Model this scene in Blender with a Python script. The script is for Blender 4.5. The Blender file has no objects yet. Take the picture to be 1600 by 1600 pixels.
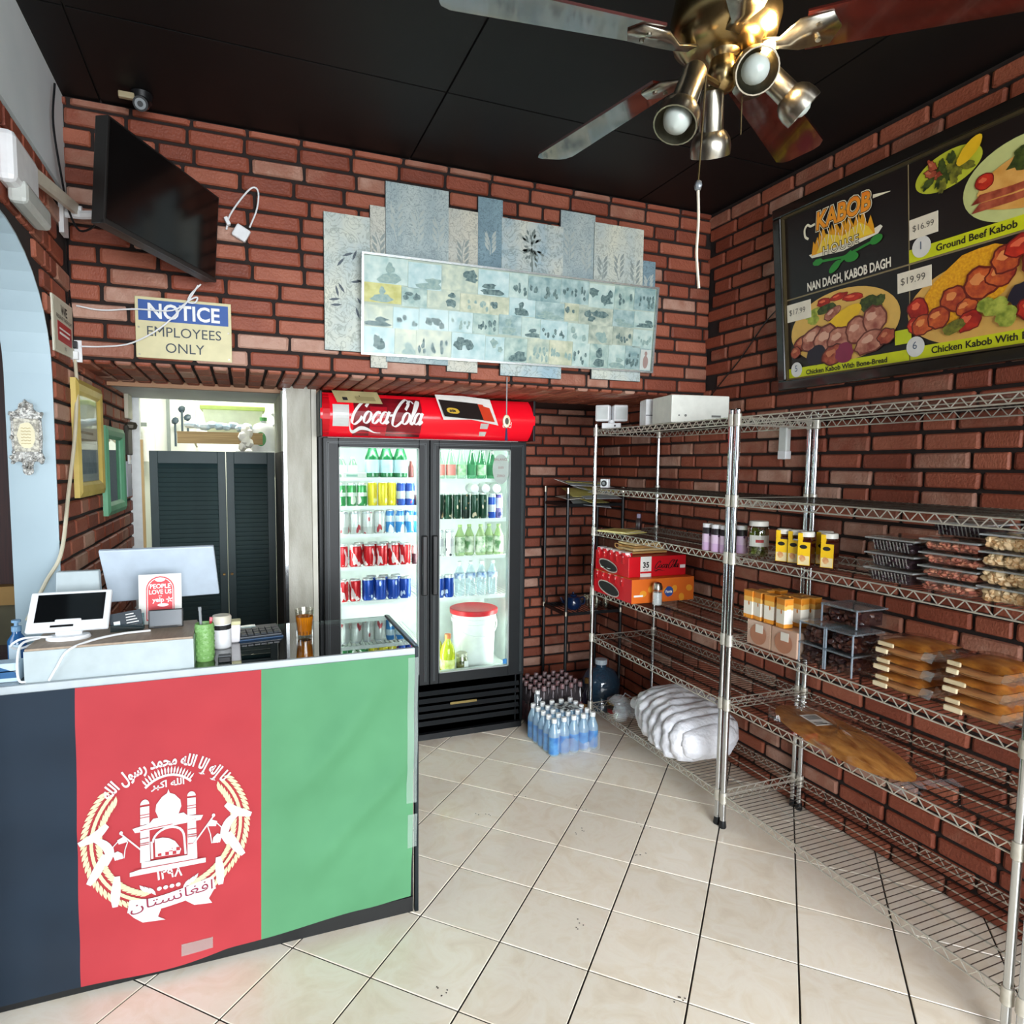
import bpy, math, random
from mathutils import Vector, Matrix
random.seed(11)
PI = math.pi
SC = bpy.context.scene
COL = SC.collection
# ------------------------------------------------------------------ camera, world, large lights, exposure
def make_camera():
    f, px, py, yaw, pit, rol = 1017.975, 778.126, 806.584, 0.37444839, 0.0786644, 0.00975028
    cy, sy, cp, sp = math.cos(yaw), math.sin(yaw), math.cos(pit), math.sin(pit)
    fw = Vector((sy*cp, cy*cp, -sp)); rt = Vector((cy, -sy, 0)); dn = fw.cross(rt)
    cr, sr = math.cos(rol), math.sin(rol)
    rt, dn = rt*cr - dn*sr, rt*sr + dn*cr
    cd = bpy.data.cameras.new('camera'); co = bpy.data.objects.new('camera', cd); COL.objects.link(co)
    m = Matrix((rt, -dn, -fw)).transposed().to_4x4(); m.translation = (0, 0, 1.6)
    co.matrix_world = m
    cd.sensor_width = 36; cd.lens = f/1600*36
    cd.shift_x = (800-px)/1600; cd.shift_y = (py-800)/1600
    cd.clip_start = .02
    SC.camera = co
make_camera()
W = bpy.data.worlds.new('world'); SC.world = W; W.use_nodes = True
W.node_tree.nodes['Background'].inputs[0].default_value = (.80, .90, 1.0, 1)
W.node_tree.nodes['Background'].inputs[1].default_value = 1.6
def area(name, loc, rot, sx, sy, power, col):
    l = bpy.data.lights.new(name, 'AREA'); l.shape = 'RECTANGLE'; l.size = sx; l.size_y = sy; l.energy = power; l.color = col
    o = bpy.data.objects.new(name, l); COL.objects.link(o); o.location = loc; o.rotation_euler = rot
    return o
area('storefront_daylight', (.9, -4.3, 2.3), (math.radians(80), 0, 0), 5.2, 3.6, 560, (.94, .975, 1.0))
area('side_room_daylight', (-2.35, 1.1, 1.65), (math.radians(90), 0, math.radians(-68)), 1.4, 1.6, 10, (.86, .95, 1.0))
area('kitchen_lamp_light', (-.15, 5.15, 2.36), (0, 0, 0), .9, .5, 13, (1.0, .99, .93))
vs = SC.view_settings
vs.view_transform = 'Standard'; vs.look = 'None'; vs.exposure = 0.85; vs.gamma = 1; vs.use_curve_mapping = False
SC.cycles.max_bounces = 10; SC.cycles.transparent_max_bounces = 40

# ------------------------------------------------------------------ materials
def lin(c):
    if isinstance(c, str):
        c = c.lstrip('#'); c = [int(c[i:i+2], 16) for i in (0, 2, 4)]
    out = []
    for v in c[:3]:
        v = v/255
        out.append(v/12.92 if v <= .04045 else ((v+.055)/1.055)**2.4)
    return (out[0], out[1], out[2], 1)
MATS = {}
def nn(m, t, **kw):
    n = m.node_tree.nodes.new(t)
    for k, v in kw.items():
        if k in n.inputs.keys(): n.inputs[k].default_value = v
        else: setattr(n, k, v)
    return n
def mat(name, col, rough=.5, metal=0, col2=None, scale=20, amt=.5, bump=0, bscale=60, emit=0, spec=.5, coat=0, stretch=None, ecol=None, detail=3):
    if name in MATS: return MATS[name]
    m = bpy.data.materials.new(name); m.use_nodes = True; MATS[name] = m
    b = m.node_tree.nodes['Principled BSDF']; L = m.node_tree.links
    b.inputs['Base Color'].default_value = lin(col); b.inputs['Roughness'].default_value = rough
    b.inputs['Metallic'].default_value = metal; b.inputs['Specular IOR Level'].default_value = spec
    b.inputs['Coat Weight'].default_value = coat; b.inputs['Coat Roughness'].default_value = .05
    tc = nn(m, 'ShaderNodeTexCoord'); src = tc.outputs['Object']
    if stretch:
        mp = nn(m, 'ShaderNodeMapping'); mp.inputs['Scale'].default_value = stretch
        L.new(src, mp.inputs[0]); src = mp.outputs[0]
    if col2 is None:   # slight tonal variation on every plain material
        c = lin(col); col2c = (c[0]*.86, c[1]*.86, c[2]*.86, 1)
    else: col2c = lin(col2)
    no = nn(m, 'ShaderNodeTexNoise'); no.inputs['Scale'].default_value = scale; no.inputs['Detail'].default_value = detail
    L.new(src, no.inputs['Vector'])
    r = nn(m, 'ShaderNodeValToRGB'); r.color_ramp.elements[0].position = .5-amt*.5; r.color_ramp.elements[1].position = .5+amt*.5
    r.color_ramp.elements[0].color = lin(col); r.color_ramp.elements[1].color = col2c
    L.new(no.outputs['Fac'], r.inputs[0]); L.new(r.outputs[0], b.inputs['Base Color'])
    if bump:
        n2 = nn(m, 'ShaderNodeTexNoise'); n2.inputs['Scale'].default_value = bscale; L.new(src, n2.inputs['Vector'])
        bp = nn(m, 'ShaderNodeBump'); bp.inputs['Strength'].default_value = bump; bp.inputs['Distance'].default_value = .01
        L.new(n2.outputs['Fac'], bp.inputs['Height']); L.new(bp.outputs[0], b.inputs['Normal'])
    if emit:
        b.inputs['Emission Color'].default_value = lin(ecol or col); b.inputs['Emission Strength'].default_value = emit
    return m
def clear(name, tint, gloss=.1, rough=.03, dens=None, ior=1.4):
    """thin clear plastic or pane: tinted see-through with a reflection"""
    if name in MATS: return MATS[name]
    m = bpy.data.materials.new(name); m.use_nodes = True; MATS[name] = m
    nt = m.node_tree; nt.nodes.remove(nt.nodes['Principled BSDF']); L = nt.links
    t = nn(m, 'ShaderNodeBsdfTransparent'); t.inputs[0].default_value = lin(tint)
    g = nn(m, 'ShaderNodeBsdfGlossy'); g.inputs['Roughness'].default_value = rough; g.inputs['Color'].default_value = (1, 1, 1, 1)
    fr = nn(m, 'ShaderNodeFresnel'); fr.inputs['IOR'].default_value = ior
    ge = nn(m, 'ShaderNodeNewGeometry'); iv = nn(m, 'ShaderNodeMath', operation='SUBTRACT'); iv.inputs[0].default_value = 1.0; L.new(ge.outputs['Backfacing'], iv.inputs[1])
    ad = nn(m, 'ShaderNodeMath', operation='MULTIPLY_ADD', use_clamp=True); ad.inputs[1].default_value = 1.0; ad.inputs[2].default_value = gloss
    L.new(fr.outputs[0], ad.inputs[0]); L.new(iv.outputs[0], ad.inputs[1])
    mx = nn(m, 'ShaderNodeMixShader'); L.new(ad.outputs[0], mx.inputs[0]); L.new(t.outputs[0], mx.inputs[1]); L.new(g.outputs[0], mx.inputs[2])
    last = mx
    if dens:   # milky film
        d = nn(m, 'ShaderNodeBsdfDiffuse'); d.inputs[0].default_value = lin(dens[0])
        m2 = nn(m, 'ShaderNodeMixShader'); m2.inputs[0].default_value = dens[1]
        L.new(mx.outputs[0], m2.inputs[1]); L.new(d.outputs[0], m2.inputs[2]); last = m2
    L.new(last.outputs[0], nt.nodes['Material Output'].inputs[0])
    return m
def ramp_rand(m, stops, noise=.35, nscale=9):
    """per-object / per-island random colour plus noise"""
    b = m.node_tree.nodes['Principled BSDF']; L = m.node_tree.links
    oi = nn(m, 'ShaderNodeObjectInfo'); ge = nn(m, 'ShaderNodeNewGeometry')
    a = nn(m, 'ShaderNodeMath', operation='ADD'); L.new(oi.outputs['Random'], a.inputs[0]); L.new(ge.outputs['Random Per Island'], a.inputs[1])
    fr = nn(m, 'ShaderNodeMath', operation='FRACT'); L.new(a.outputs[0], fr.inputs[0])
    tc = nn(m, 'ShaderNodeTexCoord'); no = nn(m, 'ShaderNodeTexNoise'); no.inputs['Scale'].default_value = nscale; no.inputs['Detail'].default_value = 5
    L.new(ge.outputs['Position'], no.inputs['Vector'])
    ma = nn(m, 'ShaderNodeMath', operation='MULTIPLY_ADD'); ma.inputs[1].default_value = noise; L.new(no.outputs['Fac'], ma.inputs[0])
    sb = nn(m, 'ShaderNodeMath', operation='SUBTRACT'); sb.inputs[1].default_value = noise*.5; L.new(fr.outputs[0], sb.inputs[0]); L.new(sb.outputs[0], ma.inputs[2])
    r = nn(m, 'ShaderNodeValToRGB'); e = r.color_ramp.elements
    while len(e) < len(stops): e.new(.5)
    for el, (p, c) in zip(e, stops): el.position = p; el.color = lin(c)
    L.new(ma.outputs[0], r.inputs[0]); L.new(r.outputs[0], b.inputs['Base Color'])
    return no
def brick_mat():
    m = mat('brick_faces', '#96503f', rough=.6, bump=.35, bscale=90)
    ramp_rand(m, [(0, '#743623'), (.28, '#8d4630'), (.52, '#9f5a42'), (.74, '#84402b'), (.90, '#9c6a56'), (1, '#b48c7a')], .3, 14)
    return m
BRICK = brick_mat()
def tile_mat():
    m = mat('floor_tile_glaze', '#d9cbb8', rough=.22, spec=.5, bump=.03, bscale=30)
    b = m.node_tree.nodes['Principled BSDF']; L = m.node_tree.links
    ge = nn(m, 'ShaderNodeNewGeometry'); oi = nn(m, 'ShaderNodeObjectInfo')
    n1 = nn(m, 'ShaderNodeTexNoise'); n1.inputs['Scale'].default_value = 7; n1.inputs['Detail'].default_value = 8; n1.inputs['Roughness'].default_value = .62; n1.inputs['Distortion'].default_value = 1.2
    L.new(ge.outputs['Position'], n1.inputs['Vector'])
    r = nn(m, 'ShaderNodeValToRGB'); e = r.color_ramp.elements
    for _ in range(2): e.new(.5)
    for el, (p, c) in zip(e, [(0, '#d6c4ae'), (.42, '#f1e4d0'), (.55, '#f6ecdc'), (1, '#e6d2bb')]): el.position = p; el.color = lin(c)
    L.new(n1.outputs['Fac'], r.inputs[0])
    hs = nn(m, 'ShaderNodeHueSaturation'); L.new(r.outputs[0], hs.inputs['Color'])
    mm = nn(m, 'ShaderNodeMath', operation='MULTIPLY_ADD'); mm.inputs[1].default_value = .12; mm.inputs[2].default_value = .94
    L.new(oi.outputs['Random'], mm.inputs[0]); L.new(mm.outputs[0], hs.inputs['Value']); L.new(hs.outputs[0], b.inputs['Base Color'])
    return m
TILE = tile_mat()
MORTAR = mat('mortar', '#1c1311', .9, col2='#271b17', scale=30)
WHITEP = mat('white_wall_paint', '#dfe6e6', .6, col2='#cfd6d6', scale=3)
CHROME = mat('chrome_wire', '#d8d5ca', .38, .6, col2='#c2beb2', scale=40)
DECKM = mat('chrome_deck_wire', '#8a8985', .18, 1, col2='#6f6e6b', scale=40)
CHROMEP = mat('chrome_post', '#d8dbdc', .15, 1, col2='#b9bdc0', scale=8, stretch=(1, 1, .1))
BLACKP = mat('black_plastic', '#111214', .35)
BLACKM = mat('black_metal', '#1a1d20', .4, .3)
WHITEPL = mat('white_plastic', '#eceef0', .35)
GREYPL = mat('grey_plastic', '#8a8f92', .4)
SILVER = mat('brushed_nickel', '#b8b2a4', .28, 1, col2='#8f8a7e', scale=60, stretch=(1, 1, .1))
PAPER = mat('paper_white', '#e9e8e2', .8)
INK = mat('black_ink', '#121212', .7)
CLEAR = clear('clear_plastic', '#f4f7f7', .06)
GLASS = clear('window_glass', '#f2f8f7', .03)

# ------------------------------------------------------------------ mesh helper
class MB:
    def __init__(s): s.v = []; s.f = []
    def add(s, vs, fs, M=None):
        k = len(s.v)
        s.v += [tuple(M @ Vector(p)) if M is not None else tuple(p) for p in vs]
        s.f += [tuple(i+k for i in f) for f in fs]; return s
    def merge(s, o, M=None): return s.add(o.v, o.f, M)
    def box(s, x0, x1, y0, y1, z0, z1, M=None):
        return s.add([(x0, y0, z0), (x1, y0, z0), (x1, y1, z0), (x0, y1, z0), (x0, y0, z1), (x1, y0, z1), (x1, y1, z1), (x0, y1, z1)],
                     [(3, 2, 1, 0), (4, 5, 6, 7), (0, 1, 5, 4), (1, 2, 6, 5), (2, 3, 7, 6), (3, 0, 4, 7)], M)
    def cyl(s, p0, p1, r0, r1=None, n=10, caps=True):
        r1 = r0 if r1 is None else r1
        a, b = Vector(p0), Vector(p1); d = (b-a).normalized()
        x = d.orthogonal().normalized(); y = d.cross(x)
        vs = []
        for c, r in ((a, r0), (b, r1)):
            for i in range(n):
                t = 2*PI*i/n; vs.append(c+x*(r*math.cos(t))+y*(r*math.sin(t)))
        fs = [(i, (i+1) % n, n+(i+1) % n, n+i) for i in range(n)]
        if caps: fs += [tuple(range(n-1, -1, -1)), tuple(range(n, 2*n))]
        return s.add(vs, fs)
    def tube(s, pts, r, n=6, closed=False):
        P = [Vector(p) for p in pts]; k = len(P); vs = []; x = None
        for i, p in enumerate(P):
            d = (P[min(i+1, k-1)]-P[max(i-1, 0)]).normalized()
            x = d.orthogonal().normalized() if x is None else (x-d*x.dot(d)).normalized()
            y = d.cross(x); rr = r[i] if isinstance(r, (list, tuple)) else r
            for j in range(n):
                t = 2*PI*j/n; vs.append(p+x*(rr*math.cos(t))+y*(rr*math.sin(t)))
        fs = [(i*n+j, i*n+(j+1) % n, (i+1)*n+(j+1) % n, (i+1)*n+j) for i in range(k-1) for j in range(n)]
        fs += [tuple(range(n-1, -1, -1)), tuple(range((k-1)*n, k*n))]
        return s.add(vs, fs)
    def lathe(s, prof, n=14, M=None, sx=1, sy=1):
        vs = []; k = len(prof)
        for r, z in prof:
            for i in range(n):
                t = 2*PI*i/n; vs.append((r*math.cos(t)*sx, r*math.sin(t)*sy, z))
        fs = [(i*n+j, i*n+(j+1) % n, (i+1)*n+(j+1) % n, (i+1)*n+j) for i in range(k-1) for j in range(n)]
        if prof[0][0] > 1e-5: fs.append(tuple(range(n-1, -1, -1)))
        if prof[-1][0] > 1e-5: fs.append(tuple(range((k-1)*n, k*n)))
        return s.add(vs, fs, M)
    def prism(s, poly, y0, y1, M=None):
        """poly in (x,z), extruded along y"""
        n = len(poly)
        vs = [(p[0], y0, p[1]) for p in poly]+[(p[0], y1, p[1]) for p in poly]
        fs = [tuple(range(n)), tuple(range(2*n-1, n-1, -1))]+[(i, n+i, n+(i+1) % n, (i+1) % n) for i in range(n)]
        return s.add(vs, fs, M)
    def flat(s, poly, y=0):
        return s.add([(p[0], y, p[1]) for p in poly], [tuple(range(len(poly)))])
    def ribbon(s, pts, w, y=0):
        P = [Vector((p[0], p[1])) for p in pts]; k = len(P); vs = []
        for i, p in enumerate(P):
            d = (P[min(i+1, k-1)]-P[max(i-1, 0)]).normalized(); nrm = Vector((-d.y, d.x))
            ww = w(i/(k-1), d) if callable(w) else w
            vs += [(p.x+nrm.x*ww/2, y, p.y+nrm.y*ww/2), (p.x-nrm.x*ww/2, y, p.y-nrm.y*ww/2)]
        return s.add(vs, [(2*i, 2*i+1, 2*i+3, 2*i+2) for i in range(k-1)])
    def blob(s, c, r, sq=(1, 1, 1), seed=0, rot=None):
        """low poly rounded lump"""
        rg = random.Random(seed); vs = []; n, m = 7, 4
        R = rot or Matrix.Rotation(rg.uniform(0, PI), 3, 'Z') @ Matrix.Rotation(rg.uniform(-.5, .5), 3, 'X')
        c = Vector(c)
        vs.append(c+R @ Vector((0, 0, r*sq[2])))
        for i in range(1, m):
            ph = PI*i/m
            for j in range(n):
                t = 2*PI*j/n; k = r*rg.uniform(.86, 1.1)
                vs.append(c+R @ Vector((k*math.sin(ph)*math.cos(t)*sq[0], k*math.sin(ph)*math.sin(t)*sq[1], r*math.cos(ph)*sq[2])))
        vs.append(c+R @ Vector((0, 0, -r*sq[2])))
        fs = [(0, 1+j, 1+(j+1) % n) for j in range(n)]
        for i in range(m-2): fs += [(1+i*n+j, 1+(i+1)*n+j, 1+(i+1)*n+(j+1) % n, 1+i*n+(j+1) % n) for j in range(n)]
        b = 1+(m-2)*n; fs += [(b+j, len(vs)-1, b+(j+1) % n) for j in range(n)]
        return s.add(vs, fs)
    def mesh(s, name, m, smooth=False):
        me = bpy.data.meshes.new(name); me.from_pydata([tuple(p) for p in s.v], [], s.f); me.materials.append(m)
        if smooth:
            me.polygons.foreach_set('use_smooth', [True]*len(me.polygons)); me.set_sharp_from_angle(angle=math.radians(42))
        me.update(); return me
    def build(s, name, m, parent=None, loc=None, rot=None, smooth=False, bevel=0, sub=0, solid=0, kind=None):
        o = bpy.data.objects.new(name, s.mesh(name, m, smooth)); COL.objects.link(o)
        if parent: o.parent = parent
        if loc: o.location = loc
        if rot: o.rotation_euler = rot
        if solid:
            d = o.modifiers.new('thickness', 'SOLIDIFY'); d.thickness = solid; d.offset = 0
        if bevel:
            d = o.modifiers.new('soft_edges', 'BEVEL'); d.width = bevel; d.segments = 2; d.limit_method = 'ANGLE'
        if sub:
            d = o.modifiers.new('rounding', 'SUBSURF'); d.levels = sub; d.render_levels = sub
        if kind: o['kind'] = kind
        return o
def tag(o, label, cat, group=None):
    o['label'] = label; o['category'] = cat
    if group: o['group'] = group
    return o
def thing(name, label, cat, loc=(0, 0, 0), rz=0, group=None, rot=None):
    o = bpy.data.objects.new(name, None); COL.objects.link(o); o.empty_display_size = .05
    o.location = loc; o.rotation_euler = rot or (0, 0, rz)
    return tag(o, label, cat, group)
def struct(o): o['kind'] = 'structure'; return o
def dup(root, loc, rz=None, label=None, group=None, rot=None):
    def cp(o, par):
        c = o.copy(); COL.objects.link(c)
        if par: c.parent = par
        for ch in o.children: cp(ch, c)
        return c
    r = cp(root, None); r.location = loc
    if rz is not None: r.rotation_euler = (0, 0, rz)
    if rot is not None: r.rotation_euler = rot
    if label: r['label'] = label
    if group: r['group'] = group
    return r
def text(s, size, xs=1, bold=0, shear=0, align='LEFT', spacing=1):
    """lettering as flat geometry in the x-z plane (y = 0)"""
    c = bpy.data.curves.new('lettering', 'FONT'); c.body = s; c.size = size; c.align_x = align; c.offset = bold; c.shear = shear; c.space_character = spacing
    c.resolution_u = 3
    o = bpy.data.objects.new('lettering', c); COL.objects.link(o)
    dg = bpy.context.evaluated_depsgraph_get(); dg.update()
    me = bpy.data.meshes.new_from_object(o.evaluated_get(dg))
    b = MB(); b.add([(v.co.x*xs, 0, v.co.y) for v in me.vertices], [tuple(p.vertices) for p in me.polygons])
    bpy.data.objects.remove(o); bpy.data.curves.remove(c); bpy.data.meshes.remove(me)
    return b
def T(x=0, y=0, z=0, rx=0, ry=0, rz=0):
    return Matrix.Translation((x, y, z)) @ Matrix.Rotation(rz, 4, 'Z') @ Matrix.Rotation(ry, 4, 'Y') @ Matrix.Rotation(rx, 4, 'X')
def ell(cx, cz, rx, rz, n=24, a0=0, a1=2*PI, rot=0):
    out = []
    full = abs(a1-a0-2*PI) < 1e-6
    for i in range(n):
        t = a0+(a1-a0)*i/(n if full else n-1); x, z = rx*math.cos(t), rz*math.sin(t)
        out.append((cx+x*math.cos(rot)-z*math.sin(rot), cz+x*math.sin(rot)+z*math.cos(rot)))
    return out
def rough_ell(cx, cz, rx, rz, seed, n=22, j=.12, rot=0):
    rg = random.Random(seed); o = []
    for (x, z) in ell(0, 0, 1, 1, n):
        k = 1+rg.uniform(-j, j); x, z = x*rx*k, z*rz*k
        o.append((cx+x*math.cos(rot)-z*math.sin(rot), cz+x*math.sin(rot)+z*math.cos(rot)))
    return o
def spline(pts, n=6):
    P = [Vector(p) for p in pts]; P = [P[0]*2-P[1]]+P+[P[-1]*2-P[-2]]; o = []
    for i in range(1, len(P)-2):
        for k in range(n):
            t = k/n; a, b, c, d = P[i-1:i+3]
            o.append(.5*((2*b)+(-a+c)*t+(2*a-5*b+4*c-d)*t*t+(-a+3*b-3*c+d)*t**3))
    o.append(P[-2]); return o
ORD = ['first', 'second', 'third', 'fourth', 'fifth', 'sixth', 'seventh', 'eighth', 'ninth', 'tenth', 'eleventh', 'twelfth']

# ------------------------------------------------------------------ the room
XL, XR, YH, ZS, ZC, YA = -.62, 2.44, 3.03, 2.005, 2.985, 4.22     # left wall, right wall, header plane, soffit, ceiling, alcove wall
# floor: grout bed and diagonal tiles
fl = struct(MB().box(-2.1, 2.75, -1.9, 6.0, -.08, -.0035).build('floor', mat('dark_grout', '#1d1612', .95)))
def tile_mesh():
    h = .1507; c = .0012; b = MB()
    b.add([(-h, -h, -.012), (h, -h, -.012), (h, h, -.012), (-h, h, -.012), (-h, -h, -.002), (h, -h, -.002), (h, h, -.002), (-h, h, -.002),
           (-h+c, -h+c, 0), (h-c, -h+c, 0), (h-c, h-c, 0), (-h+c, h-c, 0)],
          [(0, 1, 5, 4), (1, 2, 6, 5), (2, 3, 7, 6), (3, 0, 4, 7), (4, 5, 9, 8), (5, 6, 10, 9), (6, 7, 11, 10), (7, 4, 8, 11), (8, 9, 10, 11)])
    return b.mesh('floor_tile', TILE)
tm = tile_mesh(); PT = .307; S2 = math.sqrt(.5)
tiles = []
for i in range(-16, 17):
    for j in range(-16, 17):
        x = 1.211+((i+.5)*PT-(j+.5)*PT)*S2; y = 2.358+((i+.5)*PT+(j+.5)*PT)*S2
        if -.8 < x < 2.60 and -.3 < y < 4.35: tiles.append((x, y))
for x, y in tiles:
    o = bpy.data.objects.new('tile', tm); COL.objects.link(o); o.parent = fl; o.location = (x, y, random.uniform(-.0004, .0004)); o.rotation_euler = (0, 0, PI/4)
MB().box(-1.9, 2.75, -1.9, -.52, -.0034, -.001).build('tile_apron', TILE, fl)
MB().box(-2.1, -.95, -.52, 3.4, -.0034, -.001).build('tile_apron', TILE, fl)
# ceiling: black panels with recessed seams
ce = struct(MB().box(-2.1, 2.75, -1.9, 3.5, ZC+.012, ZC+.1).build('ceiling', mat('ceiling_seam', '#2c2622', .9)))
CEILM = mat('black_ceiling_panel', '#090808', .55, col2='#0e0c0c', scale=5, spec=.3)
for i in range(-1, 3):
    for j in range(-3, 2):
        x0, y0 = .74+1.22*(i-1), 2.45+1.22*(j-1)
        g = .004; x1, y1 = min(x0+1.22, XR+.1)-g, min(y0+1.22, YH+.02)-g
        if x1-x0 < .05 or y1-y0 < .05: continue
        MB().box(max(x0, -.66)+g, x1, y0+g, y1, ZC, ZC+.02).build('panel', CEILM, ce)
# bricks
def brick_variants(L, Hh, seedbase):
    out = []
    for k in range(4):
        rg = random.Random(seedbase+k); c = .006; t = .014; a, b = L/2, Hh/2
        j = lambda: rg.uniform(-.0018, .0018)
        base = [(-a, 0, -b), (a, 0, -b), (a, 0, b), (-a, 0, b)]
        oct_ = [(-a+c, -t*.55, -b), (a-c, -t*.55, -b), (a, -t*.55, -b+c), (a, -t*.55, b-c), (a-c, -t*.55, b), (-a+c, -t*.55, b), (-a, -t*.55, b-c), (-a, -t*.55, -b+c)]
        oct_ = [(x+j(), y, z+j()) for x, y, z in oct_]
        fr = [(x*(1-.010/a), -t, z*(1-.005/b)) for x, y, z in oct_]
        bk = [(x, .004, z) for x, y, z in oct_]
        m = MB(); m.add(bk+oct_+fr, [tuple(range(16, 24))]+[(8+i, 8+(i+1) % 8, 16+(i+1) % 8, 16+i) for i in range(8)]+[(i, (i+1) % 8, 8+(i+1) % 8, 8+i) for i in range(8)])
        out.append(m)
    return out
BL, BH, CO = .205, .0615, .0725
BMB = brick_variants(BL, BH, 5); BME = [b.mesh('brick', BRICK) for b in BMB]
def brick_wall(parent, origin, ux, uz, ulen, vlen, keep=None, near=None, limit=300, phase=0, module=.216, course=CO):
    """running-bond bricks on a plane: ux along the course, uz up the wall; the nearest ones are parts, the rest one joined part"""
    ux, uz, o3 = Vector(ux), Vector(uz), Vector(origin); ny = uz.cross(ux)   # local y = into the wall
    spots = []; rg = random.Random(int(abs(o3.x*77+o3.y*31+phase*10)))
    nrow = int(vlen/course)+1
    for r in range(nrow):
        z0 = r*course; z1 = min(z0+course, vlen)
        if z1-z0 < .02: continue
        u = -module*(.5 if (r+phase) % 2 else 0)+rg.uniform(-.02, .02); 
        while u < ulen:
            w = module*rg.choice([1, 1, 1, 1, .98, 1.03, .62])
            a, b = max(u, 0), min(u+w, ulen); u += w
            if b-a < .03: continue
            cu, cz = (a+b)/2, (z0+z1)/2
            if keep and not keep(cu, cz, (b-a)/2): continue
            spots.append((cu, cz, b-a-.0135, z1-z0-.0135))
    if near: spots.sort(key=lambda s: (o3+ux*s[0]+uz*s[1]-Vector(near)).length)
    rest = MB()
    for k, (cu, cz, w, h) in enumerate(spots):
        c = o3+ux*cu+uz*cz
        M = Matrix((ux*(w/BL), ny, uz*(h/BH))).transposed().to_4x4(); M.translation = c
        v = rg.randrange(4)
        if k < limit:
            o = bpy.data.objects.new('brick', BME[v]); COL.objects.link(o); o.parent = parent; o.matrix_local = M
        else: rest.merge(BMB[v], M)
    if rest.v: rest.build('brick_field', BRICK, parent, kind='stuff')
# header (boxed beam) above the fridge and doorway
hd = struct(MB().box(XL, XR, YH, 3.715, ZS, ZC+.05).build('wall_back', MORTAR))
brick_wall(hd, (XL, YH, ZS), (1, 0, 0), (0, 0, 1), XR-XL, ZC-ZS)
# underside of the header: narrow bricks set front to back (seen from below)
sof = struct(MB().box(XL, XR, YH+.001, 3.714, ZS-.003, ZS).build('wall_soffit', MORTAR))
brick_wall(sof, (XL, YH+.005, ZS-.003), (0, 1, 0), (1, 0, 0), .70, XR-XL, module=.2285)
# right wall
wr = struct(MB().box(XR, XR+.12, -1.9, YA+.1, 0, ZC+.05).build('wall_right', MORTAR))
brick_wall(wr, (XR, YA, 0), (0, -1, 0), (0, 0, 1), YA-.62, ZC, near=(1.0, .9, 1.7), keep=lambda u, z, h: not (YA-u > YH and z > ZS))
# alcove wall behind fridge
wa = struct(MB().box(.40, XR, YA, YA+.1, 0, ZS).build('wall_alcove', MORTAR))
brick_wall(wa, (1.55, YA, 0), (1, 0, 0), (0, 0, 1), XR-1.55, ZS)
struct(MB().box(.42, XR, 3.70, YA+.1, ZS-.002, ZS+.08).build('ceiling_alcove', mat('alcove_dark', '#2a1c18', .8)))
# left wall with arch
ARC = [(2.72, 0), (2.72, 1.90)]+[(2.20+.52*math.cos(t), 1.90+.395*math.sin(t)) for t in [PI/2*i/9 for i in range(1, 10)]]
ARC += [(4.4-y, z) for y, z in reversed(ARC[:-1])]
def left_wall():
    b = MB()
    # strips around the arch, as front/back faces plus reveal
    out = []
    top = ZC+.05
    ys = [p[0] for p in ARC]; 
    for x in (XL, XL-.125):
        k = len(b.v)
        for (y, z) in ARC: b.v += [(x, y, z), (x, y, top)]
        n = len(ARC)
        for i in range(1, n-2):
            f = (k+2*i, k+2*i+2, k+2*i+3, k+2*i+1); b.f.append(f if x == XL else f[::-1])
        k = len(b.v)
    b.box(XL-.125, XL, 2.72, 4.42, 0, ZC+.05); b.box(XL-.125, XL, -1.9, 1.68, 0, ZC+.05)
    return b
wl = struct(left_wall().build('wall_left', MORTAR))
def akeep(u, z, h):
    y0, y1 = 1.3+u-h, 1.3+u+h
    if y0 > YH-.01 and z > ZS-.01: return False
    for y in (y0, (y0+y1)/2, y1):
        if 1.66 < y < 2.735:
            s_ = min(1, abs(y-2.2)/.535); lim = 1.90+.41*math.sqrt(max(0, 1-s_*s_))
            if z-.03 < lim: return False
    return True
brick_wall(wl, (XL, 2.737, 0), (0, 1, 0), (0, 0, 1), 1.66, 2.61, keep=lambda u, z, h: not (2.737+u+h > YH+.02 and z > ZS-.01), near=(0, 2.9, 1.7), limit=200)
brick_wall(wl, (XL, 1.3, 1.885), (0, 1, 0), (0, 0, 1), 1.437, .725, keep=lambda u, z, h: akeep(u, z+1.885, h), limit=100, module=.109)
# white plaster above the bricks and white lining of the arch
struct(MB().box(XL, XL+.012, -1.9, YH, 2.62, ZC).build('trim_1', mat('upper_wall_plaster', '#e3ebec', .7, col2='#d6e0e2', scale=4)))
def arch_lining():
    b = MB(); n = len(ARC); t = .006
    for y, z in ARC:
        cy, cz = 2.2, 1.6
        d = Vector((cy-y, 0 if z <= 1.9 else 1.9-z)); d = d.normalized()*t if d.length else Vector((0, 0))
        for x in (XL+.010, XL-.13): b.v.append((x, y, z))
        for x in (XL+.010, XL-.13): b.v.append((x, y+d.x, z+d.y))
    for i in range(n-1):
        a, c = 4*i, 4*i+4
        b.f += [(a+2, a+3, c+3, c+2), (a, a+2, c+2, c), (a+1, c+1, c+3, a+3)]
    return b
struct(arch_lining().build('trim_2', mat('arch_white_gloss', '#a9bcc4', .5, col2='#a0b3bc', scale=4)))
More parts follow.
